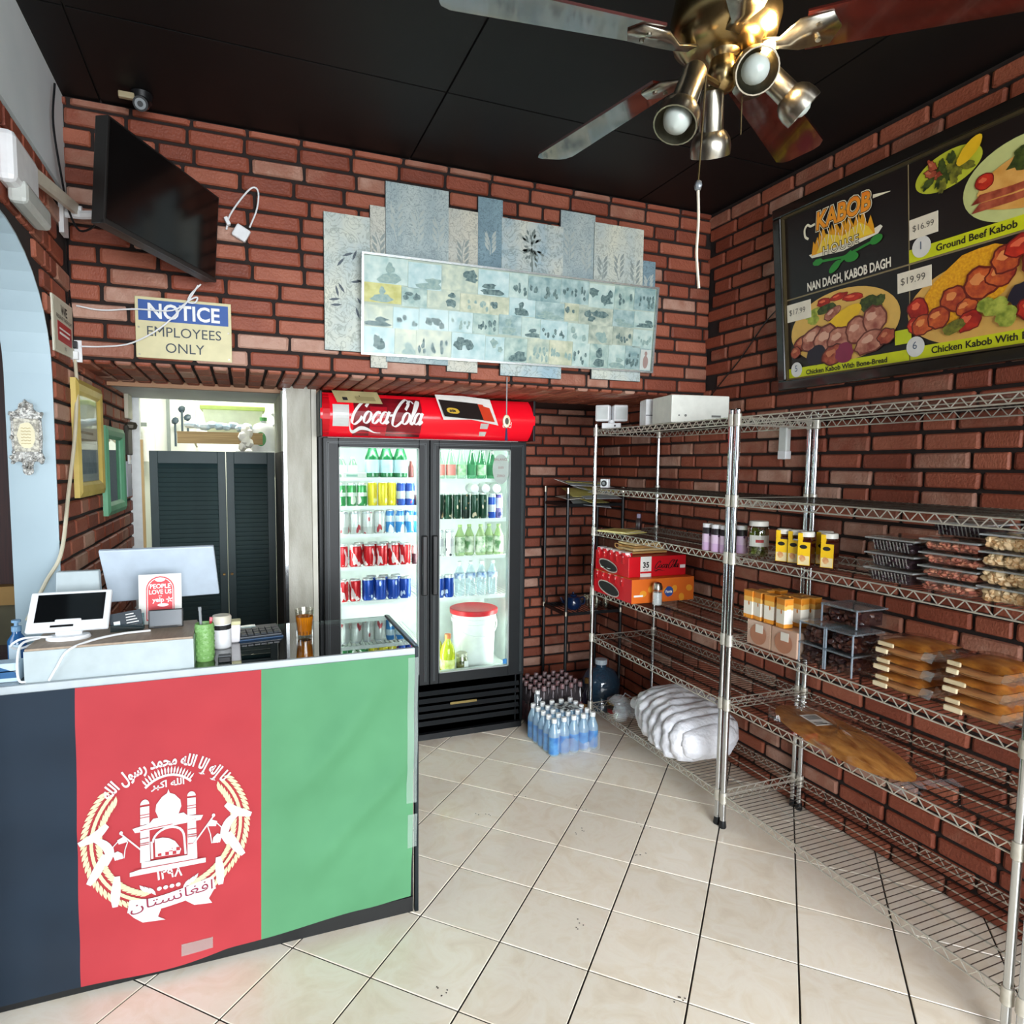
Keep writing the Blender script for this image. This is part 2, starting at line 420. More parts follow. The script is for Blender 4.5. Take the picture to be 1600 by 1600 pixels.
# front wall of the shop, behind the camera: glazed storefront
fw = struct(MB().box(-2.1, 2.75, -2.02, -1.92, 0, .28).box(-2.1, 2.75, -2.02, -1.92, 2.55, ZC+.05).box(-2.1, -.75, -2.02, -1.92, .28, 2.55).build('wall_front', WHITEP))
win = struct(MB().box(-.75, 2.75, -1.99, -1.95, .28, .34).box(-.75, 2.75, -1.99, -1.95, 2.49, 2.55).box(.40, .46, -1.99, -1.95, .34, 2.49).box(1.56, 1.62, -1.99, -1.95, .34, 2.49).build('window_1', BLACKM))
# side room seen through the arch
struct(MB().box(-2.0, -.745, 3.4, 3.5, 0, ZC+.05).build('wall_side_room', mat('dark_wood_panel', '#4a1d14', .5, col2='#2a0f0b', scale=9, stretch=(12, 1, .6))))
struct(MB().box(-1.2, -.748, 3.33, 3.40, .98, 1.06).build('trim_3', mat('ledge_wood', '#b88d4a', .5)))
struct(MB().box(-1.2, -.748, 3.36, 3.40, .55, .98).build('trim_4', mat('lower_panel_olive', '#6b6346', .6, col2='#4a4636', scale=6)))
struct(MB().box(-2.1, -2.0, -1.9, 3.5, 0, .8).box(-2.1, -2.0, -1.9, 3.5, 2.45, ZC+.05).box(-2.1, -2.0, -1.9, .3, .8, 2.45).box(-2.1, -2.0, 2.2, 3.5, .8, 2.45).build('wall_side', WHITEP))
# doorway to the kitchen
struct(MB().box(XL, .42, 3.700, 3.735, ZS-.035, ZS-.004).build('trim_5', mat('soffit_edge_wood', '#b98a63', .5, col2='#9c6f4c', scale=6, stretch=(.3, 4, 4))))
struct(MB().box(XL, .42, 3.735, 4.45, ZS-.028, ZS+.5).build('wall_lintel', WHITEP))
PIL = mat('textured_white_wall', '#aaa797', .6, col2='#cfcec3', scale=9, bump=.5, bscale=120, stretch=(2, 2, .5))
struct(MB().box(.222, .345, 3.60, 4.42, 0, ZS-.004).build('wall_pilaster', PIL))
struct(MB().box(.348, .374, 3.605, 4.20, 0, ZS-.004).build('trim_6', mat('cream_strip', '#cfccbb', .55, col2='#e6e4d8', scale=5)))
struct(MB().box(.205, .2215, 3.598, 3.625, 0, ZS-.004).build('trim_7', CHROMEP))
struct(MB().box(.198, .2215, 3.63, 4.40, 0, 1.66).build('trim_8', mat('worn_dark_jamb', '#16191b', .55, col2='#3b2c20', scale=7, stretch=(1, 1, .4), amt=.3)))
struct(MB().box(.198, .2215, 3.63, 4.40, 1.66, ZS-.03).build('trim_9', mat('pale_jamb', '#c9cdbd', .6, col2='#9aa08f', scale=6)))
# kitchen box
KW = mat('kitchen_wall_paint', '#eff2e9', .7, col2='#e2e6d9', scale=2)
struct(MB().box(-1.3, -1.2, 4.42, 5.9, 0, 2.4).build('wall_kitchen_left', KW))
struct(MB().box(-1.3, -.745, 4.36, 4.42, 0, 2.4).build('wall_kitchen_near', KW))
struct(MB().box(-1.3, 1.2, 5.8, 5.9, 0, 2.4).build('wall_kitchen_back', KW))
struct(MB().box(.62, .7, 4.42, 5.9, 0, 2.4).build('wall_kitchen_right', mat('kitchen_grey_paint', '#b6b8a8', .7)))
struct(MB().box(-1.3, 1.2, 4.45, 5.9, 2.4, 2.5).build('ceiling_kitchen', KW))
struct(MB().box(XL-.004, XL+.06, 4.405, 4.46, 0, 1.975).build('trim_10', mat('door_frame_white', '#e6ebea', .5)))
# ------------------------------------------------------------------ script lettering in the soda style
def cola_script(w, y=0, first_c=True):
    """flowing script 'Coca-Cola', width w, baseline z = 0"""
    b = MB()
    def wid(t, d):   # thick on down strokes
        return .10+.26*abs(d.y*.94+d.x*.33)**1.5
    def st(pts, n=7, f=None): 
        P = [(p.x, p.y) for p in spline([Vector((x+.36*z, z)) for x, z in pts], n)]
        b.ribbon(P, f or wid, y)
    def arc(cx, cz, rx, rz, a0, a1, n=22): 
        P = [(cx+rx*math.cos(a0+(a1-a0)*i/n)+.36*(cz+rz*math.sin(a0+(a1-a0)*i/n)), cz+rz*math.sin(a0+(a1-a0)*i/n)) for i in range(n+1)]
        b.ribbon(P, wid, y)
    if first_c:
        st([(1.55, 1.75), (1.75, 2.25), (1.35, 2.45), (.7, 1.9), (.25, 1.0), (.3, .15), (.75, -.15), (1.25, .25), (1.4, .7)])
    # tail under the first word
    b.ribbon([(p.x, p.y) for p in spline([Vector(q) for q in [(.1, .4), (.15, -.55), (.6, -.95), (1.5, -.55), (2.4, -.62), (3.4, -.95), (4.3, -1.0)]], 8)], lambda t, d: .06+.34*math.sin(PI*min(1, t*1.05))**2, y)
    arc(2.15, .62, .42, .62, 0, 2*PI)
    st([(3.62, 1.0), (3.5, 1.25), (3.2, 1.1), (2.95, .55), (3.1, .05), (3.45, .05), (3.75, .45)])
    arc(4.35, .62, .42, .62, 0, 2*PI); st([(4.85, 1.3), (4.75, .5), (4.85, 0), (5.15, .25)])
    b.ribbon([(5.34, .86), (5.74, .92)], .22, y)
    st([(6.95, 1.55), (7.2, 2.3), (6.75, 2.75), (6.1, 2.2), (5.6, 1.1), (5.75, 0), (6.35, -.25), (6.95, .3)])
    st([(7.0, 2.2), (7.4, 2.6), (7.9, 2.3)], 6)
    arc(7.35, .62, .42, .62, 0, 2*PI)
    st([(7.95, .4), (8.35, 1.6), (8.5, 2.5), (8.25, 2.45), (8.1, 1.3), (8.1, .3), (8.35, 0), (8.6, .3)])
    arc(8.95, .62, .40, .6, 0, 2*PI); st([(9.42, 1.25), (9.3, .5), (9.4, 0), (9.75, .35)])
    k = w/10.2
    b.v = [(p[0]*k, p[1], p[2]*k) for p in b.v]
    return b
RED = mat('soda_red', '#d3101f', .35, col2='#c00d1b', scale=4)
REDG = mat('fridge_sign_red', '#dc0f22', .22, col2='#c90d1e', scale=3, emit=.25)
DKRED = mat('sign_photo_dark', '#3a0d14', .3, col2='#8f1420', scale=9, amt=.3)
SWHITE = mat('print_white', '#f1f1ee', .5)
# ------------------------------------------------------------------ glass door fridge
FX0, FX1, FYF, FYB = .380, 1.588, 3.545, 4.19
fr = thing('drinks_fridge', 'tall black two-door glass drinks fridge with red lit sign on top', 'fridge', (FX0, FYF, 0))
FW, FD = FX1-FX0, FYB-FYF
FB = mat('fridge_black', '#0c1013', .42, col2='#12171a', scale=6, spec=.3)
LINER = mat('fridge_liner_white', '#eef3f0', .5)
b = MB()
b.box(0, .05, .05, FD, .02, 1.97).box(FW-.05, FW, .05, FD, .02, 1.97).box(.05, FW-.05, FD-.05, FD, .02, 1.97).box(.05, FW-.05, .05, FD-.05, 1.74, 1.97).box(.05, FW-.05, .05, FD-.05, .02, .34)
b.build('cabinet', FB, fr, bevel=.004)
li = MB(); li.box(.05, .062, .055, FD-.05, .34, 1.74).box(FW-.062, FW-.05, .055, FD-.05, .34, 1.74).box(.062, FW-.062, FD-.062, FD-.05, .34, 1.74).box(.062, FW-.062, .055, FD-.062, .34, .352).box(.062, FW-.062, .055, FD-.062, 1.728, 1.74)
li.build('liner', LINER, fr)
MB().box(.575, .615, .055, .10, .352, 1.728).build('mullion', LINER, fr)
# lamp tubes beside the mullion and on both side posts
TUBE = mat('fridge_lamp_tube', '#f4fff8', .4, emit=22)
for x in (.567, .623, .075, FW-.075):
    MB().cyl((x, .075, .42), (x, .075, 1.68), .007, n=8).build('lamp_tube', TUBE, fr)
MB().cyl((.10, .075, 1.712), (FW-.10, .075, 1.712), .007, n=8).build('lamp_tube', TUBE, fr)
# kick grille
g = MB(); g.box(.02, FW-.02, .05, .075, .035, .325)
gr = g.build('grille_panel', FB, fr)
for k in range(5):
    z = .07+.045*k
    MB().add([(.03, .05, z), (FW-.03, .05, z), (FW-.03, .035, z+.008), (.03, .035, z+.008), (.03, .05, z+.030), (FW-.03, .05, z+.030)], [(0, 1, 2, 3), (3, 2, 5, 4), (0, 3, 4), (1, 5, 2), (0, 4, 5, 1)]).build('louvre_slat', FB, gr)
MB().box(.02, FW-.02, .02, .052, .0, .035).build('base_plate', BLACKM, fr)
MB().box(.735, .90, .030, .034, .190, .204).build('maker_badge', mat('worn_gold', '#8c7a4a', .4, .7), gr)
for x in (.06, FW-.06): MB().cyl((x, .08, 0), (x, .08, .02), .02).build('foot', BLACKM, fr)
# doors
def fridge_door(x0, x1, gl, gr_, hx):
    z0, z1 = .335, 1.735; gz0, gz1 = .395, 1.690
    d = MB(); d.box(x0, gl, 0, .048, z0, z1).box(gr_, x1, 0, .048, z0, z1).box(gl, gr_, 0, .048, z0, gz0).box(gl, gr_, 0, .048, gz1, z1)
    f = d.build('door', FB, fr, bevel=.003)
    s = MB()
    for a in (.018, .026): s.box(x0+a, x1-a, -.003, 0, z1-a-.003, z1-a).box(x0+a, x0+a+.003, -.003, 0, z0+.02, z1-a).box(x1-a-.003, x1-a, -.003, 0, z0+.02, z1-a)
    s.build('door_bead', mat('fridge_bead_grey', '#3a4446', .4), f)
    k = .006; s = MB(); s.box(gl, gl+k, .001, .044, gz0, gz1).box(gr_-k, gr_, .001, .044, gz0, gz1).box(gl, gr_, .001, .044, gz0, gz0+k).box(gl, gr_, .001, .044, gz1-k, gz1)
    s.build('gasket', mat('gasket_grey', '#9aa3a1', .5), f)
    MB().box(gl, gr_, .018, .022, gz0, gz1).build('pane', clear('fridge_glass', '#f6fbfa', .0, ior=1.09), f)
    MB().box(hx, hx+.030, -.028, -.002, .86, 1.20).build('handle', BLACKP, f, bevel=.006)
    return f
fridge_door(.020, .599, .100, .540, .552)
dr = fridge_door(.603, 1.190, .655, 1.090, .612)
MB().flat(ell(1.035, 1.575, .052, .088, 28), .0170).build('door_decal', mat('frosted_decal', '#aebdb6', .6), dr)
for i, s_ in enumerate(('BALANCE', '0.00', 'ZERO')):
    MB().merge(text(s_, .020, align='CENTER'), T(1.035, .0165, 1.625-.048*i)).build('decal_lettering', mat('decal_pink', '#8e5d5e', .6), dr)
MB().box(1.060, 1.085, .015, .0175, .405, .435).build('blue_sticker', mat('sticker_blue', '#2e7fc0', .5), dr)
# curved sign
sg = MB(); n = 10; prof = [( .05, 1.742)]
prof = [(.005-.085*math.sin(PI*i/n)**.8, 1.742+.228*i/n) for i in range(n+1)]
vs = []; 
for x in (0, FW): vs += [(x, y, z) for y, z in prof]+[(x, .06, 1.97), (x, .06, 1.742)]
m_ = n+3; sg.add(vs, [tuple(range(m_-1, -1, -1)), tuple(range(m_, 2*m_))]+[(i, (i+1) % m_, m_+(i+1) % m_, m_+i) for i in range(m_)])
so = sg.build('sign', REDG, fr, smooth=True)
def on_sign(mb, off=.0025):
    out = MB(); 
    def yy(z):
        t = min(1, max(0, (z-1.742)/.228)); return .005-.085*max(0, math.sin(PI*t))**.8-off
    out.v = [(p[0], yy(p[2]), p[2]) for p in mb.v]; out.f = mb.f; return out
def sgrid(x0, x1, z0, z1, n=8):
    m = MB()
    for i in range(n):
        a, c = z0+(z1-z0)*i/n, z0+(z1-z0)*(i+1)/n
        m.add([(x0, 0, a), (x1, 0, a), (x1, 0, c), (x0, 0, c)], [(0, 1, 2, 3)])
    return m
on_sign(sgrid(.17, .535, 1.748, 1.95), .001).build('photo_print', DKRED, so)
on_sign(sgrid(.255, .345, 1.750, 1.90), .0013).build('photo_print', mat('sign_photo_red', '#a31221', .3, col2='#c4152a', scale=12), so)
sc = cola_script(.405); sc.v = [(p[0]+.146, 0, p[2]*1.22+1.813) for p in sc.v]
on_sign(sc, .003).build('script_lettering', SWHITE, so)
on_sign(sgrid(0.012, .048, 1.748, 1.96), .001).build('edge_panel', RED, so)
on_sign(sgrid(.062, .145, 1.793, 1.905), .003).build('white_sticker', mat('sticker_silver', '#d9dcd8', .35), so)
lt = text('old', .045); on_sign(MB().merge(lt, T(1.005, 0, 1.812)), .003).build('lettering', SWHITE, so)
on_sign(MB().flat([(.878, 1.762), (.915, 1.762), (.922, 1.83), (.872, 1.83)]), .006).build('bottle_print', mat('print_grey', '#c9c5c0', .5), so)
# side trim ends
for x in (-.004, FW-.010): MB().box(x, x+.014, -.075, .06, 1.738, 1.972).build('sign_end_cap', FB, so, bevel=.003)
# shelves inside: white wire
SHL = [1.520, 1.362, 1.206, 1.023, .828, .575]; SHR = [1.514, 1.278, 1.058, .815]
WSH = mat('white_coated_wire', '#f2f5f2', .5)
def wire_shelf(x0, x1, z):
    s = MB(); s.box(x0, x1, .075, .087, z-.016, z+.004); s.box(x0, x1, FD-.08, FD-.072, z-.006, z)
    o = s.build('shelf', WSH, fr)
    w = MB(); k = int((x1-x0)/.024)
    for i in range(k+1):
        x = x0+(x1-x0)*i/k; w.box(x-.0022, x+.0022, .087, FD-.08, z-.004, z)
    w.build('wire_deck', WSH, o, kind='stuff')
for z in SHL: wire_shelf(.064, .573, z)
for z in SHR: wire_shelf(.617, FW-.064, z)
# paper notices stuck on the fridge sign
nt = thing('paper_notice', 'cream printed card stuck to the fridge sign above the white script', 'notice', (FX0+.085, FYF-.10, 1.915))
MB().add([(0, .02, 0), (.235, .02, 0), (.21, .05, .062), (-.025, .05, .062)], [(0, 1, 2, 3)]).build('card', mat('notice_cream', '#b9ad7d', .6, col2='#9c9166', scale=14), nt, solid=.002)
MB().add([(.03, .0195, .012), (.055, .0195, .012), (.05, .026, .028), (.025, .026, .028)], [(0, 1, 2, 3)]).build('print', INK, nt)
MB().add([(.10, .0195, .012), (.20, .0195, .012), (.19, .028, .034), (.09, .028, .034)], [(0, 1, 2, 3)]).build('print', mat('notice_tan', '#8d8258', .6), nt)
MB().add([(.125, .0193, .012), (.129, .0193, .012), (.115, .034, .04), (.111, .034, .04)], [(0, 1, 2, 3)]).build('rule_line', INK, nt)
nt = thing('menu_card', 'black and orange printed card hanging off the right fridge sign', 'sign', (FX0+.618, FYF-.118, 1.842))
P4 = [(0.03, .012, .0), (.19, .01, .006), (.345, 0, -.022), (.305, .035, .122), (.15, .05, .136), (-.012, .042, .136)]
MB().add(P4, [(0, 1, 4, 5), (1, 2, 3, 4)]).build('card', PAPER, nt, solid=.002)
sh = lambda x, z: (0.03*(1-z/.136)+x, .010+.036*z/.136-.006, z)
def q4(x0, z0, x1, z1, k0=0, k1=0): return MB().add([(x0-.30*z0+.012, -.004+.30*z0, z0+k0), (x1-.30*z0+.012, -.006+.30*z0, z0+k1), (x1-.30*z1+.012, -.004+.30*z1, z1+k1), (x0-.30*z1+.012, -.002+.30*z1, z1+k0)], [(0, 1, 2, 3)])
q4(.025, .014, .25, .106, .004, -.010).build('black_print', mat('card_black', '#1d1512', .4), nt)
q4(.25, .012, .315, .104, -.010, -.016).build('orange_print', mat('card_orange', '#d8401f', .4), nt)
bl = MB(); bl.v = []; bl.flat(rough_ell(.085, .05, .036, .017, 4, 18, .08)); bl.v = [(p[0]-.30*p[2]+.012, -.009+.30*p[2], p[2]) for p in bl.v]
bl.build('logo_print', mat('card_gold', '#d9b23c', .4), nt)
lt = text('side', .022, bold=.001); lt.v = [(p[0]+.064-.30*(p[2]+.044)+.012, -.0105+.30*(p[2]+.044), p[2]+.044) for p in lt.v]; lt.build('lettering', INK, nt)
# ------------------------------------------------------------------ cans and bottles
def stripes(name, stops, rough=.3, metal=.2, axis=2, span=.125, blotch=None):
    """print running around a can: colour by height with a blotchy motif"""
    m = mat(name, stops[0][1], rough, metal)
    b = m.node_tree.nodes['Principled BSDF']; L = m.node_tree.links
    tc = nn(m, 'ShaderNodeTexCoord'); sp = nn(m, 'ShaderNodeSeparateXYZ'); L.new(tc.outputs['Object'], sp.inputs[0])
    dv = nn(m, 'ShaderNodeMath', operation='DIVIDE'); dv.inputs[1].default_value = span; L.new(sp.outputs[axis], dv.inputs[0])
    r = nn(m, 'ShaderNodeValToRGB'); r.color_ramp.interpolation = 'CONSTANT'; e = r.color_ramp.elements
    while len(e) < len(stops): e.new(.5)
    for el, (p, c) in zip(e, stops): el.position = p; el.color = lin(c)
    L.new(dv.outputs[0], r.inputs[0]); out = r.outputs[0]
    if blotch:
        no = nn(m, 'ShaderNodeTexNoise'); no.inputs['Scale'].default_value = blotch[1]; no.inputs['Detail'].default_value = 1
        mp = nn(m, 'ShaderNodeMapping'); mp.inputs['Scale'].default_value = (1, 1, .45); L.new(tc.outputs['Object'], mp.inputs[0]); L.new(mp.outputs[0], no.inputs['Vector'])
        gt = nn(m, 'ShaderNodeMath', operation='GREATER_THAN'); gt.inputs[1].default_value = blotch[2]; L.new(no.outputs['Fac'], gt.inputs[0])
        mx = nn(m, 'ShaderNodeMixRGB'); mx.inputs[2].default_value = lin(blotch[0]); L.new(gt.outputs[0], mx.inputs[0]); L.new(out, mx.inputs[1]); out = mx.outputs[0]
    L.new(out, b.inputs['Base Color']); return m
ALU = mat('aluminium', '#d2d4d4', .3, 1)
_me = {}
def can_mesh(r, h, m):
    k = ('can', r, h, m.name)
    if k not in _me:
        _me[k] = (MB().lathe([(r*.78, 0), (r*.86, .004), (r, .012), (r, h-.014), (r*.93, h-.005), (r*.82, h)], 14).mesh('can_body', m, True),
                  MB().lathe([(r*.84, h-.001), (r*.84, h+.003), (r*.74, h+.003), (r*.70, h-.001), (.0, h-.001)], 14).mesh('can_lid', ALU, True))
    return _me[k]
def can(x, y, z, m, label, group, r=.032, h=.122):
    a, c = can_mesh(r, h, m)
    o = thing('drink_can', label, 'can', (x, y, z), random.uniform(0, 6.28), group)
    for nme, me in (('body', a), ('lid', c)):
        k = bpy.data.objects.new(nme, me); COL.objects.link(k); k.parent = o
    return o
def bottle(x, y, z, label, group, glass, labm, capm, r=.034, h=.20, lab=(.35, .6), neck=.62, n=14, name='bottle', cat='bottle'):
    o = thing(name, label, cat, (x, y, z), random.uniform(0, 6.28), group)
    k = ('btl', r, h, neck, glass.name, lab, labm.name if labm else '', capm.name)
    if k not in _me:
        l = [MB().lathe([(r*.8, 0), (r, .008), (r, h*neck*.95), (r*.9, h*neck), (r*.5, h*.83), (r*.38, h*.88), (r*.38, h*.95)], n).mesh('body', glass, True),
             MB().lathe([(r*.44, h*.925), (r*.44, h), (r*.40, h*1.003), (0, h*1.003)], 10).mesh('cap', capm, True)]
        if labm: l.append(MB().lathe([(r*1.015, h*lab[0]), (r*1.015, h*lab[1])], n).mesh('label', labm, True))
        _me[k] = l
    for nme, me in zip(('body', 'cap', 'label_band'), _me[k]):
        c = bpy.data.objects.new(nme, me); COL.objects.link(c); c.parent = o
    return o
C = dict(
 red=stripes('can_red', [(0, '#c5141f'), (.93, '#d9dadb')], blotch=('#f0dcdc', 38, .60)),
 blue=stripes('can_blue', [(0, '#0d3f9e'), (.93, '#c8cdd2')], blotch=('#cfd9ee', 30, .66)),
 silver=stripes('can_silver', [(0, '#c9ccc8'), (.34, '#dfe2de'), (.93, '#c8cdd2')], blotch=('#b9434a', 34, .64)),
 yellow=stripes('can_yellow', [(0, '#e2cf12'), (.95, '#d8dadb')], blotch=('#f1ecaa', 30, .68), span=.155),
 green=stripes('can_green', [(0, '#2a8a45'), (.45, '#dfeadf'), (.62, '#3d9a4f'), (.93, '#c8cdd2')], blotch=('#e8f1de', 30, .6)),
 energy=stripes('can_energy', [(0, '#1b47a6'), (.30, '#cdd3d9'), (.62, '#1d49ac'), (.95, '#c8cdd2')], blotch=('#d23a3a', 40, .72), span=.135),
 slim=stripes('can_slim_blue', [(0, '#3f8fd0'), (.5, '#d3e4ee'), (.75, '#3a86cc'), (.95, '#c8cdd2')], blotch=('#eef5f8', 26, .56), span=.135),
 dark=stripes('can_dark', [(0, '#13231c'), (.35, '#1b3a2b'), (.93, '#b8bdb8')], blotch=('#b08a66', 44, .66), span=.155),
 dgreen=stripes('can_dark_green', [(0, '#0f3a26'), (.93, '#c2cac2')], blotch=('#cdb9a0', 40, .64), span=.155),
 purple=stripes('can_purple', [(0, '#8a7cb0'), (.4, '#e1dde8'), (.8, '#6f5fa6'), (.93, '#c8cdd2')], blotch=('#3a3f7d', 40, .64), span=.155),
 white=stripes('can_white', [(0, '#e6e6e4'), (.4, '#c9c9cc'), (.7, '#efefec'), (.93, '#c8cdd2')], blotch=('#3b3b44', 50, .68), span=.155),
 cola=stripes('can_cola_dark', [(0, '#5c3a44'), (.5, '#d9d0d2'), (.93, '#c8cdd2')], blotch=('#2d2030', 40, .6)))
YF = FYF+.115
def shelf_row(items, z, side, shelf_word):
    """items: (x, kind, noun, r, h)"""
    for i, (x, kd, noun, r, h) in enumerate(items):
        can(FX0+x, YF+random.uniform(-.006, .012), z, C[kd], f'{noun}, {ORD[i]} from left, {shelf_word} shelf, {side} fridge door', f'cans on the {shelf_word} shelf behind the {side} fridge door', r, h)
# left door
shelf_row([(.125, 'green', 'green and white can', .028, .125), (.185, 'green', 'green and white can', .028, .125), (.243, 'green', 'green and white can', .028, .125),
           (.300, 'yellow', 'tall yellow can', .027, .132), (.356, 'yellow', 'tall yellow can', .027, .132), (.410, 'yellow', 'tall yellow can', .027, .132),
           (.464, 'energy', 'blue and silver can', .026, .130), (.515, 'energy', 'blue and silver can', .026, .130), (.556, 'cola', 'maroon and white can', .018, .110)], SHL[1], 'left', 'second')
shelf_row([(.135, 'silver', 'silver can with red print', .032, .125), (.203, 'silver', 'silver can with red print', .032, .125), (.271, 'silver', 'silver can with red print', .032, .125), (.339, 'silver', 'silver can with red print', .032, .125),
           (.400, 'slim', 'slim pale blue can', .026, .130), (.454, 'slim', 'slim pale blue can', .026, .130), (.508, 'slim', 'slim pale blue can', .026, .130), (.552, 'slim', 'slim pale blue can', .016, .120)], SHL[2], 'left', 'third')
shelf_row([(.130, 'red', 'red and white soda can', .033, .122), (.202, 'red', 'red and white soda can', .033, .122), (.281, 'red', 'red and white soda can', .033, .122), (.350, 'red', 'red and white soda can', .033, .122), (.418, 'red', 'red and white soda can', .033, .122), (.486, 'red', 'red and white soda can', .033, .122), (.545, 'cola', 'maroon and white can', .020, .105)], SHL[3], 'left', 'fourth')
shelf_row([(.130, 'red', 'red soda can', .033, .122), (.200, 'red', 'red soda can', .033, .122), (.272, 'blue', 'blue soda can', .033, .124), (.343, 'blue', 'blue soda can', .033, .124), (.414, 'blue', 'blue soda can', .033, .124), (.485, 'blue', 'blue soda can', .033, .124)], SHL[4], 'left', 'fifth')
shelf_row([(.150, 'green', 'green and white can', .033, .122), (.222, 'silver', 'silver can', .031, .120), (.292, 'green', 'green and white can', .033, .122)], SHL[5], 'left', 'sixth')
# second row of cans, a step behind
for i, (x, z, k, nm, wd) in enumerate([(.236, SHL[3], 'red', 'red and white soda can', 'fourth'), (.316, SHL[3], 'red', 'red and white soda can', 'fourth'), (.384, SHL[3], 'red', 'red and white soda can', 'fourth'), (.452, SHL[3], 'red', 'red and white soda can', 'fourth'),
        (.308, SHL[4], 'blue', 'blue soda can', 'fifth'), (.379, SHL[4], 'blue', 'blue soda can', 'fifth'), (.450, SHL[4], 'blue', 'blue soda can', 'fifth')]):
    can(FX0+x, YF+.09, z, C[k], f'{nm}, {ORD[i if i < 4 else i-4]} from left in back row, {wd} shelf, left fridge door', f'back row cans on the {wd} shelf behind the left door')
GBT = clear('green_bottle_glass', '#2f8f5a', .05, dens=('#1b7a44', .55)); GLAB = mat('label_pale_blue', '#b9d3d6', .5, col2='#98bcc4', scale=30)
for i, x in enumerate((.305, .385, .465)):
    bottle(FX0+x, YF+.03, SHL[0], f'green glass water bottle with pale label, {ORD[i]} from left, top fridge shelf', 'green bottles on the top fridge shelf', GBT, GLAB, mat('cap_green', '#1d6b3d', .4), r=.040, h=.205, lab=(.14, .50), neck=.60)
CLB = clear('clear_bottle', '#dcefe2', .06)
for i, x in enumerate((.135, .195)):
    bottle(FX0+x, YF+.02, SHL[0], ('small clear bottle at far left of the top fridge shelf', 'small clear bottle left of the green bottles on top fridge shelf')[i], 'small clear bottles', CLB, mat('label_white', '#e8ece6', .5), mat('cap_white', '#eceeee', .4), r=.026, h=.115, lab=(.2, .6))
pk = thing('snack_carton', 'small white carton lying in front of bottles on top fridge shelf', 'carton', (FX0+.20, YF-.035, SHL[0]))
MB().box(-.07, .06, -.012, .012, 0, .030).build('box', PAPER, pk, bevel=.003); MB().box(-.05, .01, -.0135, -.012, .008, .020).build('print', mat('print_mint', '#8fc3ad', .5), pk)
pk = thing('small_sauce_bottle', 'little dark red sauce bottle at right end of top fridge shelf', 'bottle', (FX0+.525, YF+.02, SHL[0]))
MB().lathe([(.014, 0), (.016, .01), (.016, .06), (.007, .085), (.007, .10)], 10).build('body', mat('sauce_red', '#6b231f', .3), pk, smooth=True); MB().lathe([(.009, .098), (.009, .112), (0, .112)], 10).build('cap', mat('cap_white', '#eceeee', .4), pk)
# right door
RT = [(.70, 'pink'), (.765, 'pink'), (.83, 'clear'), (.895, 'green'), (.955, 'green'), (1.02, 'green')]
for i, (x, k) in enumerate(RT):
    bottle(FX0+x, YF+.02, SHR[0], {'pink': 'clear bottle with pink label', 'clear': 'clear bottle with white and green label', 'green': 'pale green tinted bottle'}[k]+f', {ORD[i]} from left, right door top shelf', 'bottles on the right door top shelf',
           CLB if k != 'green' else clear('mint_glass', '#8fd3ad', .06), mat('label_pink', '#cf7a72', .5) if k == 'pink' else (mat('label_white_green', '#c5d9b8', .5, col2='#4e9a5c', scale=40) if i % 2 == 0 else mat('label_deep_green', '#2d7a4a', .5)), mat('cap_white', '#eceeee', .4), r=.029, h=.19, lab=(.12, .45), neck=.55)
shelf_row([(.690+.054*i, 'dark' if i % 3 == 0 else 'dgreen', 'slim dark green can', .0255, .150) for i in range(6)]+[(1.018, 'energy', 'slim blue and white can', .0235, .145), (1.066, 'purple', 'slim purple and white can', .0225, .145)], SHR[1], 'right', 'second')
for i, x in enumerate((.905, .975, 1.045)):
    o = thing('stacked_can', f'can lying on its side atop the dark cans, {ORD[i]} from left, round end facing out', 'can', (FX0+x, YF-.01, SHR[1]+.150+.030), 0, 'cans lying on the second shelf, right fridge door', rot=(math.radians(-90), 0, 0))
    a, c = can_mesh(.028, .11, C['white'])
    k = bpy.data.objects.new('body', a); COL.objects.link(k); k.parent = o
    MB().lathe([(.026, -.001), (.018, -.003), (0, -.003)], 14).build('base', WHITEPL, o, smooth=True)
shelf_row([(.690, 'white', 'tall white can with black print', .028, .155), (.752, 'white', 'tall white can with black print', .028, .155)], SHR[2], 'right', 'third')
LIM = clear('lime_drink', '#d3e6b4', .06, dens=('#cfe0b0', .35)); LL = mat('label_lime_print', '#e4ead2', .5, col2='#5d8a55', scale=26, amt=.2)
for i, x in enumerate((.82, .885, .95, 1.012, 1.066)):
    bottle(FX0+x, YF+.01+.02*(i % 2), SHR[2], f'pale green drink bottle, {ORD[i]} from left, third shelf, right fridge door', 'pale green bottles on the third shelf', LIM, LL, mat('cap_lime', '#a9c37d', .4), r=.030, h=.185, lab=(.10, .62), neck=.66)
shelf_row([(.690, 'blue', 'blue can', .030, .130), (.752, 'blue', 'blue can', .030, .130)], SHR[3], 'right', 'fourth')
WB = clear('water_bottle_plastic', '#eaf4f7', .10, dens=('#dfeaf0', .15)); WL = mat('label_water_blue', '#3566a8', .45, col2='#dbe6ee', scale=30, amt=.25)
for i, x in enumerate((.822, .892, .962, 1.032)):
    bottle(FX0+x, YF+.02, SHR[3], f'clear water bottle with blue label, {ORD[i]} from left inside the right fridge door', 'water bottles on the fourth shelf', WB, WL, mat('cap_white', '#eceeee', .4), r=.031, h=.205, lab=(.52, .66), neck=.68)
bk = thing('plastic_bucket', 'large white plastic bucket with red lid at the bottom of the fridge', 'bucket', (FX0+.945, FYF+.225, .353))
MB().lathe([(.118, 0), (.124, .01), (.134, .28), (.142, .285), (.142, .31), (.136, .312), (.138, .345)], 30).build('pail', mat('bucket_white', '#eef0ec', .4), bk, smooth=True)
